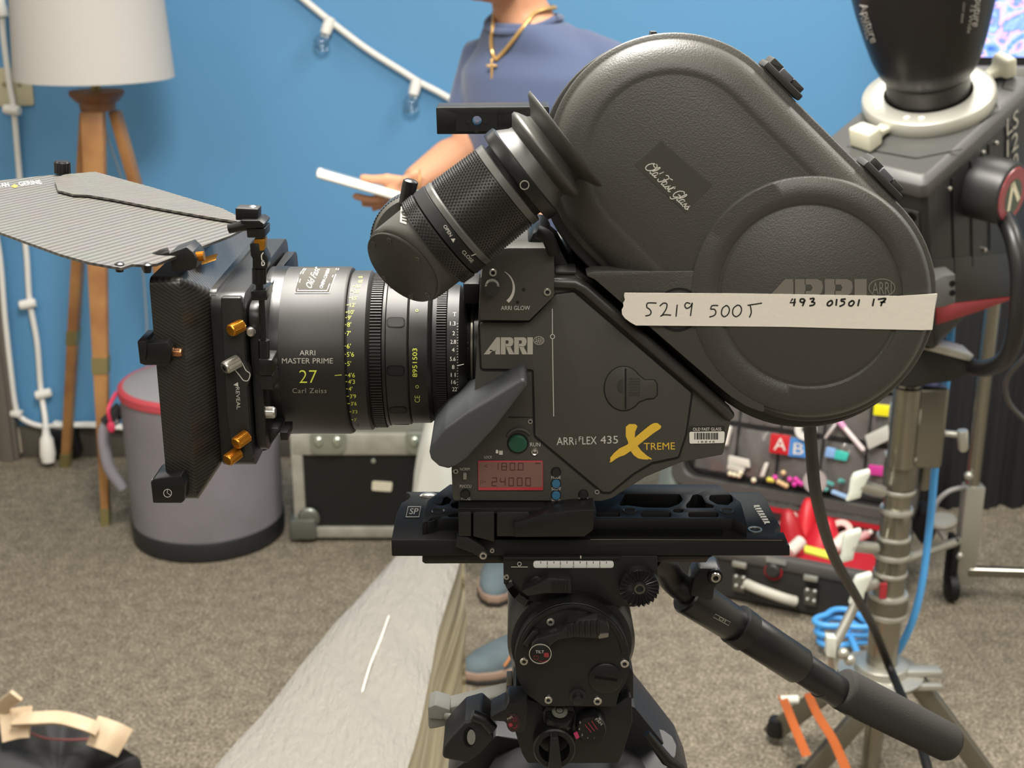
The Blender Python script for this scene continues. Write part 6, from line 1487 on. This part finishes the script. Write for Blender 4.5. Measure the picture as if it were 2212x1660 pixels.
# ================================================================= OPEN PLASTIC CASE WITH SUPPLIES
ca = math.radians(-25)
CO = Vector((.585, 2.93, 0)); cex = Vector((math.cos(ca), math.sin(ca), 0)); cey = Vector((-math.sin(ca), math.cos(ca), 0)); cez = Vector((0, 0, 1))
CL, CD, CH = .315, .31, .14
def CP(a, b, z): return CO+cex*a+cey*b+cez*z
m_case = M('charcoal_plastic', '#2a2928', .5, bump=(300, .15, .001))
m_rim = M('grey_black_rim', '#4a4845', .5)
m_red = M('red_lining', '#b01828', .6)
cs = thing('equipment_case', 'open black hard plastic case with red lined tray and supplies in its lid', 'case', tuple(CP(0, CD/2, 0)))
def cloop(k, z, r=.03, dd=0):
    pts = rnd([(-CL+k, k), (CL-k, k), (CL-k, CD-k), (-CL+k, CD-k)], r, 5); return [CP(a, b, z) for a, b in pts]
MB().loft([cloop(.012, .002), cloop(.0, .012), cloop(0, CH), cloop(.018, CH), cloop(.024, .07)], cap=True).build('base_shell', m_case, cs)
MB().loft([cloop(.0185, CH-.001), cloop(.022, .076)], cap=False).build('red_lining', m_red, cs)
MB().loft([cloop(.0225, .078), cloop(.0225, .084)], cap=True).build('red_tray_floor', m_red, cs)
MB().loft([cloop(-.006, CH-.028), cloop(-.008, CH-.022), cloop(-.008, CH-.004), cloop(-.004, CH+.002), cloop(.016, CH+.002), cloop(.018, CH-.004)], cap=False).build('rim', m_rim, cs)
# lid, hinged at the back, leaning a little backwards
th = math.radians(12)
lu = (cez*math.cos(th)+cey*math.sin(th)).normalized(); ln_ = (-cey*math.cos(th)+cez*math.sin(th)).normalized()
LO_ = CP(0, CD+.006, CH+.012)
def LDp(a, h, o=0): return LO_+cex*a+lu*h+ln_*o
def lloop(k, o, r=.045): return [LDp(a, h, o) for a, h in rnd([(-CL+k, k), (CL-k, k), (CL-k, .34-k), (-CL+k, .34-k)], r, 6)]
MB().loft([lloop(.02, -.07), lloop(0, -.06), lloop(0, 0), lloop(.022, 0), lloop(.03, -.045)]).build('lid_shell', m_case, cs)
MB().loft([lloop(-.006, -.012), lloop(-.008, -.002), lloop(-.004, .006), lloop(.02, .006), lloop(.024, 0)], cap=False).build('lid_rim', m_rim, cs)
def lidfn(off):
    o = LO_+ln_*off
    def f(px, py):
        d = ray(px, py); return EYE+d*((o-EYE).dot(ln_)/d.dot(ln_))
    return f
m_foil = M('clear_pouch', '#a09c98', .1, spec=1.0, alpha=.4)
# clear pouches on a dark organiser
po = MB().loft([lloop(.032, -.044), lloop(.032, -.03)]).build('organiser_panel', M('dark_organiser', '#1d1b1b', .5), cs)
for i in range(5):
    for j in range(2):
        a0 = -CL+.05+i*.112; h0 = .045+j*.14
        rows = []
        for u in range(9):
            rows.append([LDp(a0+.104*u/8, h0+.125*v/8, -.026+.024*math.sin(PI*u/8)*(.35+.65*math.sin(PI*(v+.5)/9))+.003*math.sin(u*2.1+v*1.3+i)) for v in range(9)])
        MB().grid(rows).build('clear_pouch', m_foil, po, smooth=80)
# front hardware
for px in (1598, 1752):
    y0 = 1236 + (px-1598)*.19
    l_ = MB()
    q = lambda x, y, o: (lambda d: EYE+d*((CP(0, -.012-o, 0)-EYE).dot(cey)/d.dot(cey)))(ray(x, y))
    o1 = MB().prism([q(px-14, y0-26, 0), q(px+16, y0-20, 0), q(px+16, y0-10, 0), q(px-14, y0-16, 0)], -cey*.012).build('latch_bar', m_zinc, cs, bevel=.002)
    MB().prism([q(px-14, y0+4, 0), q(px+14, y0+8, 0), q(px+12, y0+44, 0), q(px-14, y0+38, 0)], -cey*.008).build('latch_plate', M('latch_steel', '#6d6b66', .4, metal=.7), cs, bevel=.002)
    for dx, dy in ((-8, 10), (8, 13), (-8, 30), (6, 34)): MB().sphere(q(px+dx, y0+dy, .01), .0055, 10).build('rivet', m_zinc, cs)
hc = [q(1612, 1262, .02), q(1640, 1274, .035), q(1690, 1292, .035), q(1718, 1300, .02)]
MB().tube(spline(hc, 6), .0125, 12).build('handle', M('pale_grip', '#b5b2a6', .5), cs)
kn_ = MB().lathe(q(1671, 1230, -.006), -cey, [(0, .018), (.012, .018), (.016, .014), (.017, .004)], 24).build('pressure_valve', m_case, cs)
MB().ringlathe(q(1671, 1234, -.008), -cey, [(0, .022), (.004, .022), (.004, .019), (0, .019)], 24).build('valve_ring', m_red, cs)
MB().prism([q(1655, 1203, .004), q(1698, 1212, .004), q(1698, 1222, .004), q(1655, 1214, .004)], -cey*.001).build('name_plate', M('grey_plate', '#8e8d88', .4), cs)

# ---- contents of the lid
def card(nm, px, col, off, label, cat, t=.006, txt=None, r=3, group=None, rough=.45):
    f = lidfn(off); o = tag(MB().prism([f(*p) for p in rnd(px, r)], -ln_*t).build(nm, M('plastic_'+col.strip('#'), col, rough), bevel=.001), label, cat, group)
    if txt:
        mb = MB(); put_text(mb, lidfn(off+.0008), *txt); mb.build('letter', m_white, o, smooth=0)
    return o
card('letter_tile', [(1665, 937), (1707, 942), (1703, 984), (1661, 978)], '#c4222c', .012, 'red tile with a white letter A in the case lid', 'letter tile', txt=('A', 1684, 973, 28, 5, 26, 'c'))
card('letter_tile', [(1707, 946), (1748, 949), (1745, 990), (1702, 986)], '#4b8fd6', .012, 'blue tile with a white letter B in the case lid', 'letter tile', txt=('B', 1724, 982, 26, 5, 22, 'c'))
card('tag', [(1888, 873), (1931, 877), (1931, 902), (1886, 897)], '#f2ea1c', .014, 'bright yellow tag at the top right of the case lid', 'tag')
card('tag', [(1785, 966), (1806, 970), (1801, 991), (1781, 987)], '#86aee0', .012, 'pale blue tag next to the teal one in the lid', 'tag')
card('tag', [(1806, 972), (1834, 979), (1828, 997), (1801, 992)], '#3fc0b4', .0115, 'small teal tag beside a pale blue tag', 'tag')
card('tag', [(1877, 1004), (1911, 1008), (1909, 1030), (1874, 1025)], '#c83a94', .012, 'magenta tag beside the chrome stand tube', 'tag')
card('blister_pack', [(1868, 942), (1918, 918), (1922, 950), (1876, 972)], '#c3c3bc', .010, 'silver blister pack at the right of the case lid', 'blister pack', rough=.25)
card('sachet', [(1512, 868), (1548, 880), (1546, 930), (1508, 925)], '#d8d6cc', .010, 'tall pale sachet at the top left of the case lid', 'sachet', rough=.2)
card('sachet', [(1574, 984), (1618, 994), (1620, 1012), (1572, 1000)], '#d9d7cd', .010, 'narrow pale sachet below the white stick in the lid', 'sachet', rough=.25)
card('sachet', [(1572, 1001), (1610, 1012), (1604, 1024), (1570, 1014)], '#c9c7bd', .013, 'small pale sachet lowest at the left of the lid', 'sachet', rough=.25)
card('comb', [(1797, 1058), (1835, 1072), (1830, 1080), (1794, 1066)], '#9dc3ea', .012, 'pale blue comb at the bottom edge of the lid', 'comb')
card('cutter', [(1652, 1000), (1660, 1000), (1650, 1030), (1641, 1030)], '#dcdad2', .012, 'white cutter between the beads and the red tile', 'cutter')
def stick(nm, p, q_, r, col, label, cat, off=.014, group=None, f=None, tip=None):
    f = f or lidfn(off); a, b_ = f(*p), f(*q_)
    o = tag(MB().tube([a, a.lerp(b_, .04), a.lerp(b_, .96), b_], [r*.6, r, r, r*.6], 10).build(nm, M('plastic_'+col.strip('#'), col, .4)), label, cat, group)
    if tip: MB().tube([a-(b_-a)*.0, a.lerp(b_, .42)], r*1.25, 10).build('cap', M('plastic_'+tip.strip('#'), tip, .4), o)
    return o
stick('swab', (1576, 921), (1566, 962), .008, '#e6e4dc', 'white stick standing left of the red tile', 'stick')
stick('pen', (1793, 888), (1866, 974), .0065, '#e9dfe0', 'white pen with a pink cap lying slanted in the lid', 'pen', tip='#dc9cc8')
stick('swab', (1806, 915), (1782, 948), .004, '#cfc9c6', 'thin grey stick with a round tip beside the pink pen', 'stick')
f_ = lidfn(.012)
tag(MB().ringlathe(f_(1742, 928), ln_, [(0, .027), (.014, .027), (.014, .011), (0, .011)], 36).build('tape_roll', M('white_tape', '#deded8', .5)), 'white tape roll above the letter tiles', 'tape roll')
tag(MB().ringlathe(f_(1762, 1040), ln_, [(0, .03), (.012, .03), (.012, .012), (0, .012)], 36).build('tape_roll', M('clear_tape', '#b9b2b0', .2, alpha=.7)), 'clear tape roll behind the black cable', 'tape roll')
R = random.Random(11)
BD = [('pink', '#d83ea6', [(1674, 1032), (1706, 1036), (1719, 1036), (1725, 1042), (1716, 1047), (1731, 1046)]), ('yellow', '#d6cf52', [(1661, 1037), (1668, 1038)]), ('beige', '#d8b98c', [(1682, 1042), (1690, 1046), (1692, 1022), (1698, 1050)]), ('cream', '#e2dcc0', [(1577, 1024), (1586, 1026), (1596, 1028), (1600, 1022), (1628, 1038)])]
POS = {'pink': ['pink bead at the left end of the bead row', 'pink bead right of the beige ones', 'uppermost pink bead near the black cable', 'pink bead in the middle of the pink cluster', 'lowest pink bead of the cluster', 'pink bead touching the black cable'],
       'yellow': ['yellow bead at the far left of the bead row', 'second yellow bead, beside the first pink bead'], 'beige': ['beige bead under the first pink bead', 'beige bead lowest in the middle', 'beige bead above the bead row', 'beige bead next to the pink cluster'],
       'cream': ['cream bead furthest left in the lid', 'cream bead second from the left in the lid', 'cream bead below the small sachet', 'cream bead topmost of the left cluster', 'cream bead alone near the lid rim']}
for nm, col, ps in BD:
    for i, p in enumerate(ps): tag(MB().sphere(lidfn(.010)(*p), .0072, 12).build('bead', M('bead_'+nm, col, .25)), POS[nm][i], 'bead', 'beads in the case lid')
for i, (p, lb) in enumerate((((1793, 1045), 'teal clip beside the clear tape roll'), ((1818, 1040), 'teal clip right of the other teal clip'), ((1786, 1058), 'teal clip lowest beside the comb'))):
    tag(MB().boxm(Matrix.Translation(lidfn(.01)(*p)) @ Euler((.3*i, .4, .5*i)).to_matrix().to_4x4(), (.02, .008, .01)).build('clip', M('teal_clip', '#5fb0ac', .4), bevel=.002), lb, 'clip', 'teal clips in the case lid')
# ---- contents of the red tray
def tray(px, py, z): return WZ(px, py, z)
def bottle(nm, px, py, z, h, r, col, label, cat, d=(0, .1, 1), cap=None, rough=.3):
    p = tray(px, py, z); d = Vector(d).normalized()
    o = tag(MB().lathe(p, d, [(0, r*.9), (.003, r), (h*.7, r), (h*.8, r*.6), (h*.82, r*.5)], 20).build(nm, M('plastic_'+col.strip('#'), col, rough)), label, cat)
    c = cap or col; MB().lathe(p+d*h*.8, d, [(0, r*.62), (h*.18, r*.6), (h*.2, r*.45)], 18).build('cap', M('plastic_'+c.strip('#'), c, .4), o); return o
zb_ = .086
bottle('bottle', 1733, 1140, zb_, .075, .017, '#2a2228', 'small dark bottle with blue cap standing in the red tray', 'bottle', cap='#2f66d0')
bottle('bottle', 1760, 1143, zb_, .07, .019, '#3a3236', 'dark round bottle right of the magenta pen', 'bottle', (.1, .1, 1))
f0 = lambda x, y: WZ(x, y, .115)
stick('pen', (1745, 1142), (1741, 1105), .005, '#c2318a', 'magenta pen between two dark bottles in the red tray', 'pen', f=f0)
stick('marker', (1668, 1106), (1700, 1112), .009, '#7cc04a', 'light green marker at the left end of the red tray', 'marker', f=f0)
stick('marker', (1764, 1128), (1790, 1132), .009, '#3aa552', 'dark green marker behind the black cable', 'marker', f=f0)
card_z = lambda pts, z, t, col, nm, label, cat: tag(MB().zslab(rnd(pts, 3), z, t).build(nm, M('plastic_'+col.strip('#'), col, .5), bevel=.002), label, cat)
card_z([(1738, 1177), (1812, 1196), (1808, 1210), (1737, 1190)], .145, .006, '#d8d84e', 'ruler', 'yellow notched strip across the front rim of the case', 'ruler')
def cone(px, py, h, r, label, d=(0, 0, 1), col='#c8202c'):
    tag(MB().lathe(tray(px, py, .085), d, [(0, r), (h*.5, r*.8), (h*.9, r*.45), (h, r*.2)], 20).build('pouch', M('plastic_'+col.strip('#'), col, .4), smooth=60), label, 'pouch')
cone(1712, 1170, .085, .034, 'dark red soft pouch slumped left in the tray', (-.2, .2, 1), '#a81c26'); cone(1738, 1160, .10, .03, 'tall red pouch leaning in the tray', (.1, .3, 1)); cone(1775, 1180, .075, .045, 'wide red pouch behind the black cable', (.2, .2, 1), '#c51d30')
p = tray(1818, 1152, .11); tag(MB().ringlathe(p, (-.3, -.6, .7), [(0, .03), (.016, .03), (.016, .015), (0, .015)], 32).build('tape_roll', M('pink_tape', '#dcb9b0', .5)), 'pinkish tape roll at the right of the red tray', 'tape roll')
for i, (x, y, lb) in enumerate(((1808, 1166, 'clear bottle nearer the black cable'), (1850, 1166, 'clear bottle behind the pale lever'), (1880, 1152, 'clear bottle next to the chrome stand'))):
    bottle('vial', x, y, .105, .045, .011, '#c99a9a' if i else '#d8b0a8', lb, 'bottle', (.8, .2, .35), cap='#d8d2cc')
for i, (x, y, c, lb) in enumerate(((1690, 1140, '#c9c4bc', 'grey white roll at the left wall of the red tray'), (1704, 1195, '#d2c9c0', 'pale roll at the front left of the red tray'), (1800, 1186, '#dcd6cc', 'white roll by the yellow strip'))):
    tag(MB().lathe(tray(x, y, .103), (.6, .5, .3), [(0, .012), (.002, .016), (.05, .016), (.052, .012)], 20).build('bandage_roll', M('plastic_'+c.strip('#'), c, .7)), lb, 'roll')
# cloth and blue lid behind the case, left
crumple('cloth', M('mint_cloth', '#b9c2b8', .85), W(1440, 1000, 3.5).x, W(1545, 1000, 3.5).x, 3.48, 3.66, (0, .30), .08, 'pale green cloth heap left of the open case', 'cloth', 8)
tag(MB().sphere(W(1536, 1036, 3.44)+Vector((0, 0, 0)), .03, 16, (1, .8, .8)).build('jar_lid', M('blue_cap', '#2f86d8', .35)), 'bright blue round lid on the pale cloth heap', 'lid')
# ================================================================= PERSON
def blend(name, mb, mat, parent, voxel=.008, sm=6, fac=.5):
    """melt overlapping volumes into one continuous skin"""
    me = bpy.data.meshes.new(name); bmesh.ops.recalc_face_normals(mb.bm, faces=mb.bm.faces); mb.bm.to_mesh(me); mb.bm.free()
    o = bpy.data.objects.new(name, me); COL.objects.link(o)
    r = o.modifiers.new('r', 'REMESH'); r.mode = 'VOXEL'; r.voxel_size = voxel
    s = o.modifiers.new('s', 'SMOOTH'); s.factor = fac; s.iterations = sm
    dg = bpy.context.evaluated_depsgraph_get(); dg.update()
    m2 = bpy.data.meshes.new_from_object(o.evaluated_get(dg)); m2.name = name
    bpy.data.objects.remove(o); bpy.data.meshes.remove(me)
    m2.materials.clear(); m2.polygons.foreach_set('use_smooth', [True]*len(m2.polygons))
    return link(name, m2, mat, parent)
m_skin = M('skin', '#bf8d6f', .5, spec=.35)
nt, b, L = nodes_of(m_skin); b.inputs['Subsurface Weight'].default_value = .12; b.inputs['Subsurface Radius'].default_value = (.01, .004, .002)
m_shirt = M('navy_tshirt', '#45516f', .85, bump=(500, .2, .0008), sheen=.2)
m_jean = M('blue_jeans', '#5a7196', .85)
m_shoe = M('slate_suede', '#5c6a70', .8, var=(14, '#4e5b61'))
YPs = 2.80
PC = W(1180, 150, YPs); px0, py0 = PC.x, PC.y
pf = Vector((-.6, -.8, 0)); plf = Vector((.8, -.6, 0))
per = thing('person', 'person in a navy t-shirt and gold chain holding a white tablet behind the film camera', 'person', (px0, py0, 0))
def PP(l, f, z): return Vector((px0, py0, z))+plf*l+pf*f
def ell(l, f, z, hw, hd, n=28, p=2.3):
    o = []
    for k in range(n):
        a = 2*PI*k/n; c, s = math.cos(a), math.sin(a)
        o.append(PP(l+hw*math.copysign(abs(c)**(2/p), c), f+hd*math.copysign(abs(s)**(2/p), s), z))
    return o
torso = [(0, 0, .80, .160, .115), (0, .005, .92, .152, .112), (0, .008, 1.05, .150, .108), (0, .01, 1.16, .162, .113), (0, .012, 1.23, .168, .116), (0, .01, 1.285, .166, .108), (0, 0, 1.325, .140, .092), (-.014, .02, 1.355, .105, .078), (-.026, .035, 1.385, .074, .064), (-.033, .045, 1.41, .058, .056)]
shR, shL = PP(-.163, -.01, 1.288), PP(.168, -.01, 1.288)
elR, elL = W(1012, 318, 2.82), W(1312, 330, 2.66)
wrR, wrL = W(893, 392, 2.66), W(1200, 440, 2.50)
anN, anF = WZ(1006, 1478, 0)+Vector((.205, .12, .09)), WZ(1064, 1312, 0)+Vector((.03, .24, .09))
hipR, hipL = PP(-.085, 0, .80), PP(.085, 0, .80)
knF, knN = (hipR+anF)/2+pf*.03, (hipL+anN)/2+pf*.04
hc_ = PP(-.033, .11, 1.545); hf = Vector((-.8, -.6, .0)).normalized()
hl_ = Vector((0, 0, 1)).cross(hf)
def HP(l, f, z): return hc_+hl_*l+hf*f+Vector((0, 0, z))
bd = MB()
bd.loft([ell(l, f, z, hw-.006, hd-.006) for l, f, z, hw, hd in torso])
bd.tube([PP(-.02, .025, 1.36), PP(-.033, .05, 1.42), PP(-.033, .075, 1.49)], [.060, .054, .054], 16)
bd.sphere(HP(0, -.012, .035), .092, 20, (1, 1, 1.08)); bd.sphere(HP(0, .02, -.02), .078, 20, (1, 1, 1.15)); bd.sphere(HP(0, .052, -.088), .036, 16, (1.1, 1, .8)); bd.sphere(HP(0, .02, -.075), .058, 16, (1, 1, .8))
bd.lathe(HP(0, .075, .03), hf+Vector((0, 0, -1.1)), [(0, .008), (.035, .017), (.045, .010)], 12)
for s in (-1, 1):
    bd.sphere(HP(s*.083, -.01, .0), .026, 12, (.5, .8, 1.2)); bd.sphere(HP(s*.035, .078, .028), .014, 10)
bd.tube([HP(-.024, .088, -.055), HP(0, .096, -.052), HP(.024, .088, -.055)], [.006, .009, .006], 8)
bd.tube([shR, shR.lerp(elR, .5), elR, elR.lerp(wrR, .35), wrR], [.050, .045, .040, .042, .027], 14)
bd.tube([shL, shL.lerp(elL, .5), elL, elL.lerp(wrL, .35), wrL], [.052, .047, .040, .042, .027], 14)
bd.tube([hipR, knF, anF], [.080, .055, .038], 14); bd.tube([hipL, knN, anN], [.080, .055, .038], 14)
# right hand: palm up under the tablet
def fing(pts, r0, r1): n = len(pts); bd.tube(pts, [r0+(r1-r0)*i/(n-1) for i in range(n)], 9); bd.sphere(pts[-1], r1, 8)
hY = 2.60
def HW(px, py, dy=0): return W(px, py, hY+dy)
bd.loft([[q+Vector((0, dy*w, dz*h)) for dy, dz in ((-1, -.6), (0, -1), (1, -.6), (1, .6), (0, 1), (-1, .6))] for q, w, h in ((wrR, .026, .022), (HW(878, 398, .02), .034, .021), (HW(852, 408), .042, .018), (HW(826, 418), .043, .013))])
for i, (tip, mid, y_) in enumerate((((768, 424), (796, 431), -.036), ((786, 440), (806, 440), -.012), ((808, 449), (818, 446), .014), ((834, 452), (834, 448), .036))):
    base = HW(830+i*2, 418+i*1.5, y_); fing([base, HW((mid[0]+830)/2, mid[1]+1, y_), HW(*mid, y_), HW(*tip, y_)], .0095, .0085)
fing([HW(868, 392, -.025), HW(836, 386, -.035), HW(808, 388, -.03), HW(784, 384, -.024)], .012, .009)
# left hand hangs relaxed
fl2_ = (wrL-elL).normalized()
bd.loft([[wrL+fl2_*t+Vector((0, dy*w, dz*h)) for dy, dz in ((-1, -.6), (0, -1), (1, -.6), (1, .6), (0, 1), (-1, .6))] for t, w, h in ((0, .026, .02), (.04, .038, .017), (.085, .04, .012))])
for i, y_ in enumerate((-.03, -.01, .01, .03)):
    b0 = wrL+fl2_*.08+Vector((0, y_, 0)); fing([b0, b0+fl2_*.035+Vector((0, 0, -.006)), b0+fl2_*(.06-.006*abs(i-1))+Vector((0, 0, -.022))], .0095, .0078)
fing([wrL+fl2_*.03+Vector((0, -.03, .01)), wrL+fl2_*.06+Vector((0, -.052, .008)), wrL+fl2_*.085+Vector((0, -.058, .0))], .011, .0085)
body_ = blend('body', bd, m_skin, per, .0055, 4)
# t-shirt
ts = MB()
ts.loft([ell(l, f, z, hw+.012+.006*math.sin(z*30), hd+.012) for l, f, z, hw, hd in torso[:-1]])
ts.tube([PP(-.06, -.01, 1.318), shR, shR.lerp(elR, .42), shR.lerp(elR, .74)], [.06, .066, .062, .066], 16)
ts.tube([PP(.06, -.01, 1.318), shL, shL.lerp(elL, .42), shL.lerp(elL, .74)], [.06, .066, .064, .068], 16)
for k in range(7): # soft folds running from the armpit
    a = PP(.15-.02*k, .09, 1.24-.05*k); ts.tube([a, a+plf*(-.10)+pf*.02+Vector((0, 0, .03-.02*k))], [.010, .004], 8)
shirt = blend('t_shirt', ts, m_shirt, per, .008, 5)
nk = PP(0, .0, 1.392)
cl_ = [PP(-.028+.076*math.cos(2*PI*k/36), .04+.07*math.sin(2*PI*k/36), 1.393-.024*max(0, math.sin(2*PI*k/36))) for k in range(37)]
MB().tube(cl_, .0075, 8, cap=False).build('collar', m_shirt, shirt)
# trousers, hair
pj = MB(); pj.loft([ell(0, 0, z, w, d) for z, w, d in ((.72, .165, .12), (.80, .168, .122), (.90, .160, .118))])
pj.tube([hipR, knF, anF+Vector((0, 0, .0))], [.095, .072, .062], 16); pj.tube([hipL, knN, anN], [.095, .072, .062], 16)
blend('jeans', pj, m_jean, per, .010, 4)
hr = MB(); hr.sphere(HP(0, -.022, .05), .102, 20, (1, 1, 1.0)); hr.sphere(HP(0, -.05, .0), .085, 16)
blend('hair', hr, M('dark_hair', '#2a211c', .7), per, .009, 3)
for s_ in (-1, 1):
    ey_ = MB().sphere(HP(s_*.034, .086, .026), .0125, 14, (1, 1, .8)).build('eye', M('eye_white', '#e8e4dc', .2), per)
    MB().sphere(HP(s_*.034, .094, .026), .006, 10).build('iris', M('eye_brown', '#3a2618', .2), ey_)
    MB().tube(spline([HP(s_*.016, .096, .046), HP(s_*.036, .094, .051), HP(s_*.054, .084, .044)], 4), .004, 8).build('eyebrow', M('dark_hair', '#2a211c', .7), per)
MB().tube(spline([HP(-.024, .084, -.056), HP(-.008, .094, -.052), HP(.008, .094, -.052), HP(.024, .084, -.056)], 4), .0055, 8).build('lips', M('lip_skin', '#a8665a', .45), per)
# gold chain with cross
from mathutils.bvhtree import BVHTree
trees = []
for ob in (shirt, body_):
    trees.append(BVHTree.FromPolygons([v.co[:] for v in ob.data.vertices], [tuple(p.vertices) for p in ob.data.polygons]))
def on_front(px, py, lift=.004):    # where the chain lies on the chest
    d = ray(px, py).normalized(); best = None
    for t in trees:
        h, n, _, ds = t.ray_cast(EYE, d)
        if h is not None and (best is None or ds < best[1]): best = (h+n*lift if n.dot(d) < 0 else h-n*lift, ds)
    return best[0] if best else None
vp = [(1069, 58), (1065, 75), (1064, 92), (1066, 110), (1070, 124), (1074, 130), (1080, 125), (1092, 110), (1108, 90), (1126, 66), (1142, 44), (1154, 28)]
fr_ = [q for q in (on_front(*p) for p in vp) if q is not None]
nb_ = PP(-.033, -.03, 1.425)
ring_ = [PP(-.033+.066*math.cos(a), .035+.066*math.sin(a), 1.412) for a in (.2, -.4, -1.0, -1.57, -2.1, -2.7, -3.3)]
cpts = spline(fr_+ring_, 4, closed=True)
for _ in range(3): cpts = [(cpts[k-1]+cpts[k]*2+cpts[(k+1) % len(cpts)])/4 for k in range(len(cpts))]
cpts.append(cpts[0])
MB().tube(cpts, .0042, 8).build('gold_chain', M('gold_chain', '#c9a36a', .35, metal=.6), per)
cb = on_front(1066, 152, .006)
cr_ = MB(); cr_.boxm(Matrix.Translation(cb), (.005, .006, .040)); cr_.boxm(Matrix.Translation(cb+Vector((0, 0, .006))), (.021, .006, .005)); cr_.build('cross_pendant', M('gold_chain', '#c9a36a', .35, metal=.6), per, bevel=.001)
wb = [wrR+Vector((.014, -.018, .012))+Vector((0, .028*math.cos(t*PI/9), .026*math.sin(t*PI/9)))-Vector((0, -.015, .014)) for t in range(19)]
MB().tube(wb, .0016, 6).build('bracelet', M('gold_chain', '#c9a36a', .35, metal=.6), per)
# shoes
def shoe(toe, d, label=None):
    toe = Vector((toe.x, toe.y, 0)); d = Vector(d).normalized(); s = Vector((-d.y, d.x, 0)); Ls = .285
    st = [(0, .012, .035), (.015, .030, .05), (.05, .043, .062), (.09, .047, .07), (.14, .043, .085), (.18, .037, .10), (.23, .036, .115), (.27, .033, .115), (.285, .018, .10)]
    loops = []
    for t, w, h in st:
        c = toe-d*t; lp_ = []
        for k in range(14):
            a = PI*k/13; lp_.append(c+s*w*math.cos(a)+Vector((0, 0, .028+(h-.028)*max(0, math.sin(a))**.7)))
        loops.append(lp_)
    up_s = MB().loft(loops).build('shoe', m_shoe, per, smooth=70)
    def sole(z0, z1, k, nm, mat):
        o = [toe-d*t+s*(w*k) for t, w, h in st]+[toe-d*t-s*(w*k) for t, w, h in reversed(st)]
        o[0] = o[0]+d*.004; o[-1] = o[-1]+d*.004
        return MB().prism([p+Vector((0, 0, z0)) for p in o], (0, 0, z1-z0)).build(nm, mat, up_s, bevel=.002)
    sole(.002, .014, 1.12, 'outsole', M('dark_outsole', '#2b2724', .7)); sole(.013, .031, 1.08, 'midsole', M('tan_midsole', '#9c8474', .6))
    ms = M('orange_lace', '#c47f45', .6)
    for i in range(4):
        t = .115+i*.024; z = .078+i*.011
        MB().tube(spline([toe-d*t+s*.024+Vector((0, 0, z-.008)), toe-d*t+Vector((0, 0, z+.006)), toe-d*(t+.01)-s*.024+Vector((0, 0, z-.008))], 4), .0028, 6).build('lace', ms, up_s)
    MB().tube(spline([toe-d*.12+Vector((0, 0, .09)), toe-d*.10+s*.03+Vector((0, 0, .10)), toe-d*.09+s*.05+Vector((0, 0, .07)), toe-d*.07+s*.052+Vector((0, 0, .045))], 5), .0028, 6).build('lace', ms, up_s)
shoe(WZ(1004, 1474, 0.0), (-.86, -.5, 0)); shoe(WZ(1066, 1312, 0.0), (-.12, -1, 0))
# tablet in the hand
tc_ = (W(684, 372, 2.58)+W(900, 434, 2.60))/2; tdx = W(900, 434, 2.60)-W(684, 372, 2.58); tL = tdx.length; e1_ = tdx.normalized(); e3_ = Vector((0, .13, 1)); e3_ = (e3_-e1_*e3_.dot(e1_)).normalized(); e2_ = e3_.cross(e1_)
tm = Matrix((( e1_.x, e2_.x, e3_.x, tc_.x), (e1_.y, e2_.y, e3_.y, tc_.y), (e1_.z, e2_.z, e3_.z, tc_.z), (0, 0, 0, 1)))
tb = thing('tablet', 'white tablet held flat in the hand of the person in navy', 'tablet', tuple(tc_))
MB().boxm(tm, (tL, .125, .017)).build('case', M('white_case', '#e7e5dd', .4), tb, bevel=.006, seg=3)
MB().boxm(tm @ Matrix.Translation((0, 0, .0086)), (tL-.02, .107, .001)).build('screen', M('glass_screen', '#d7d6d0', .1), tb)
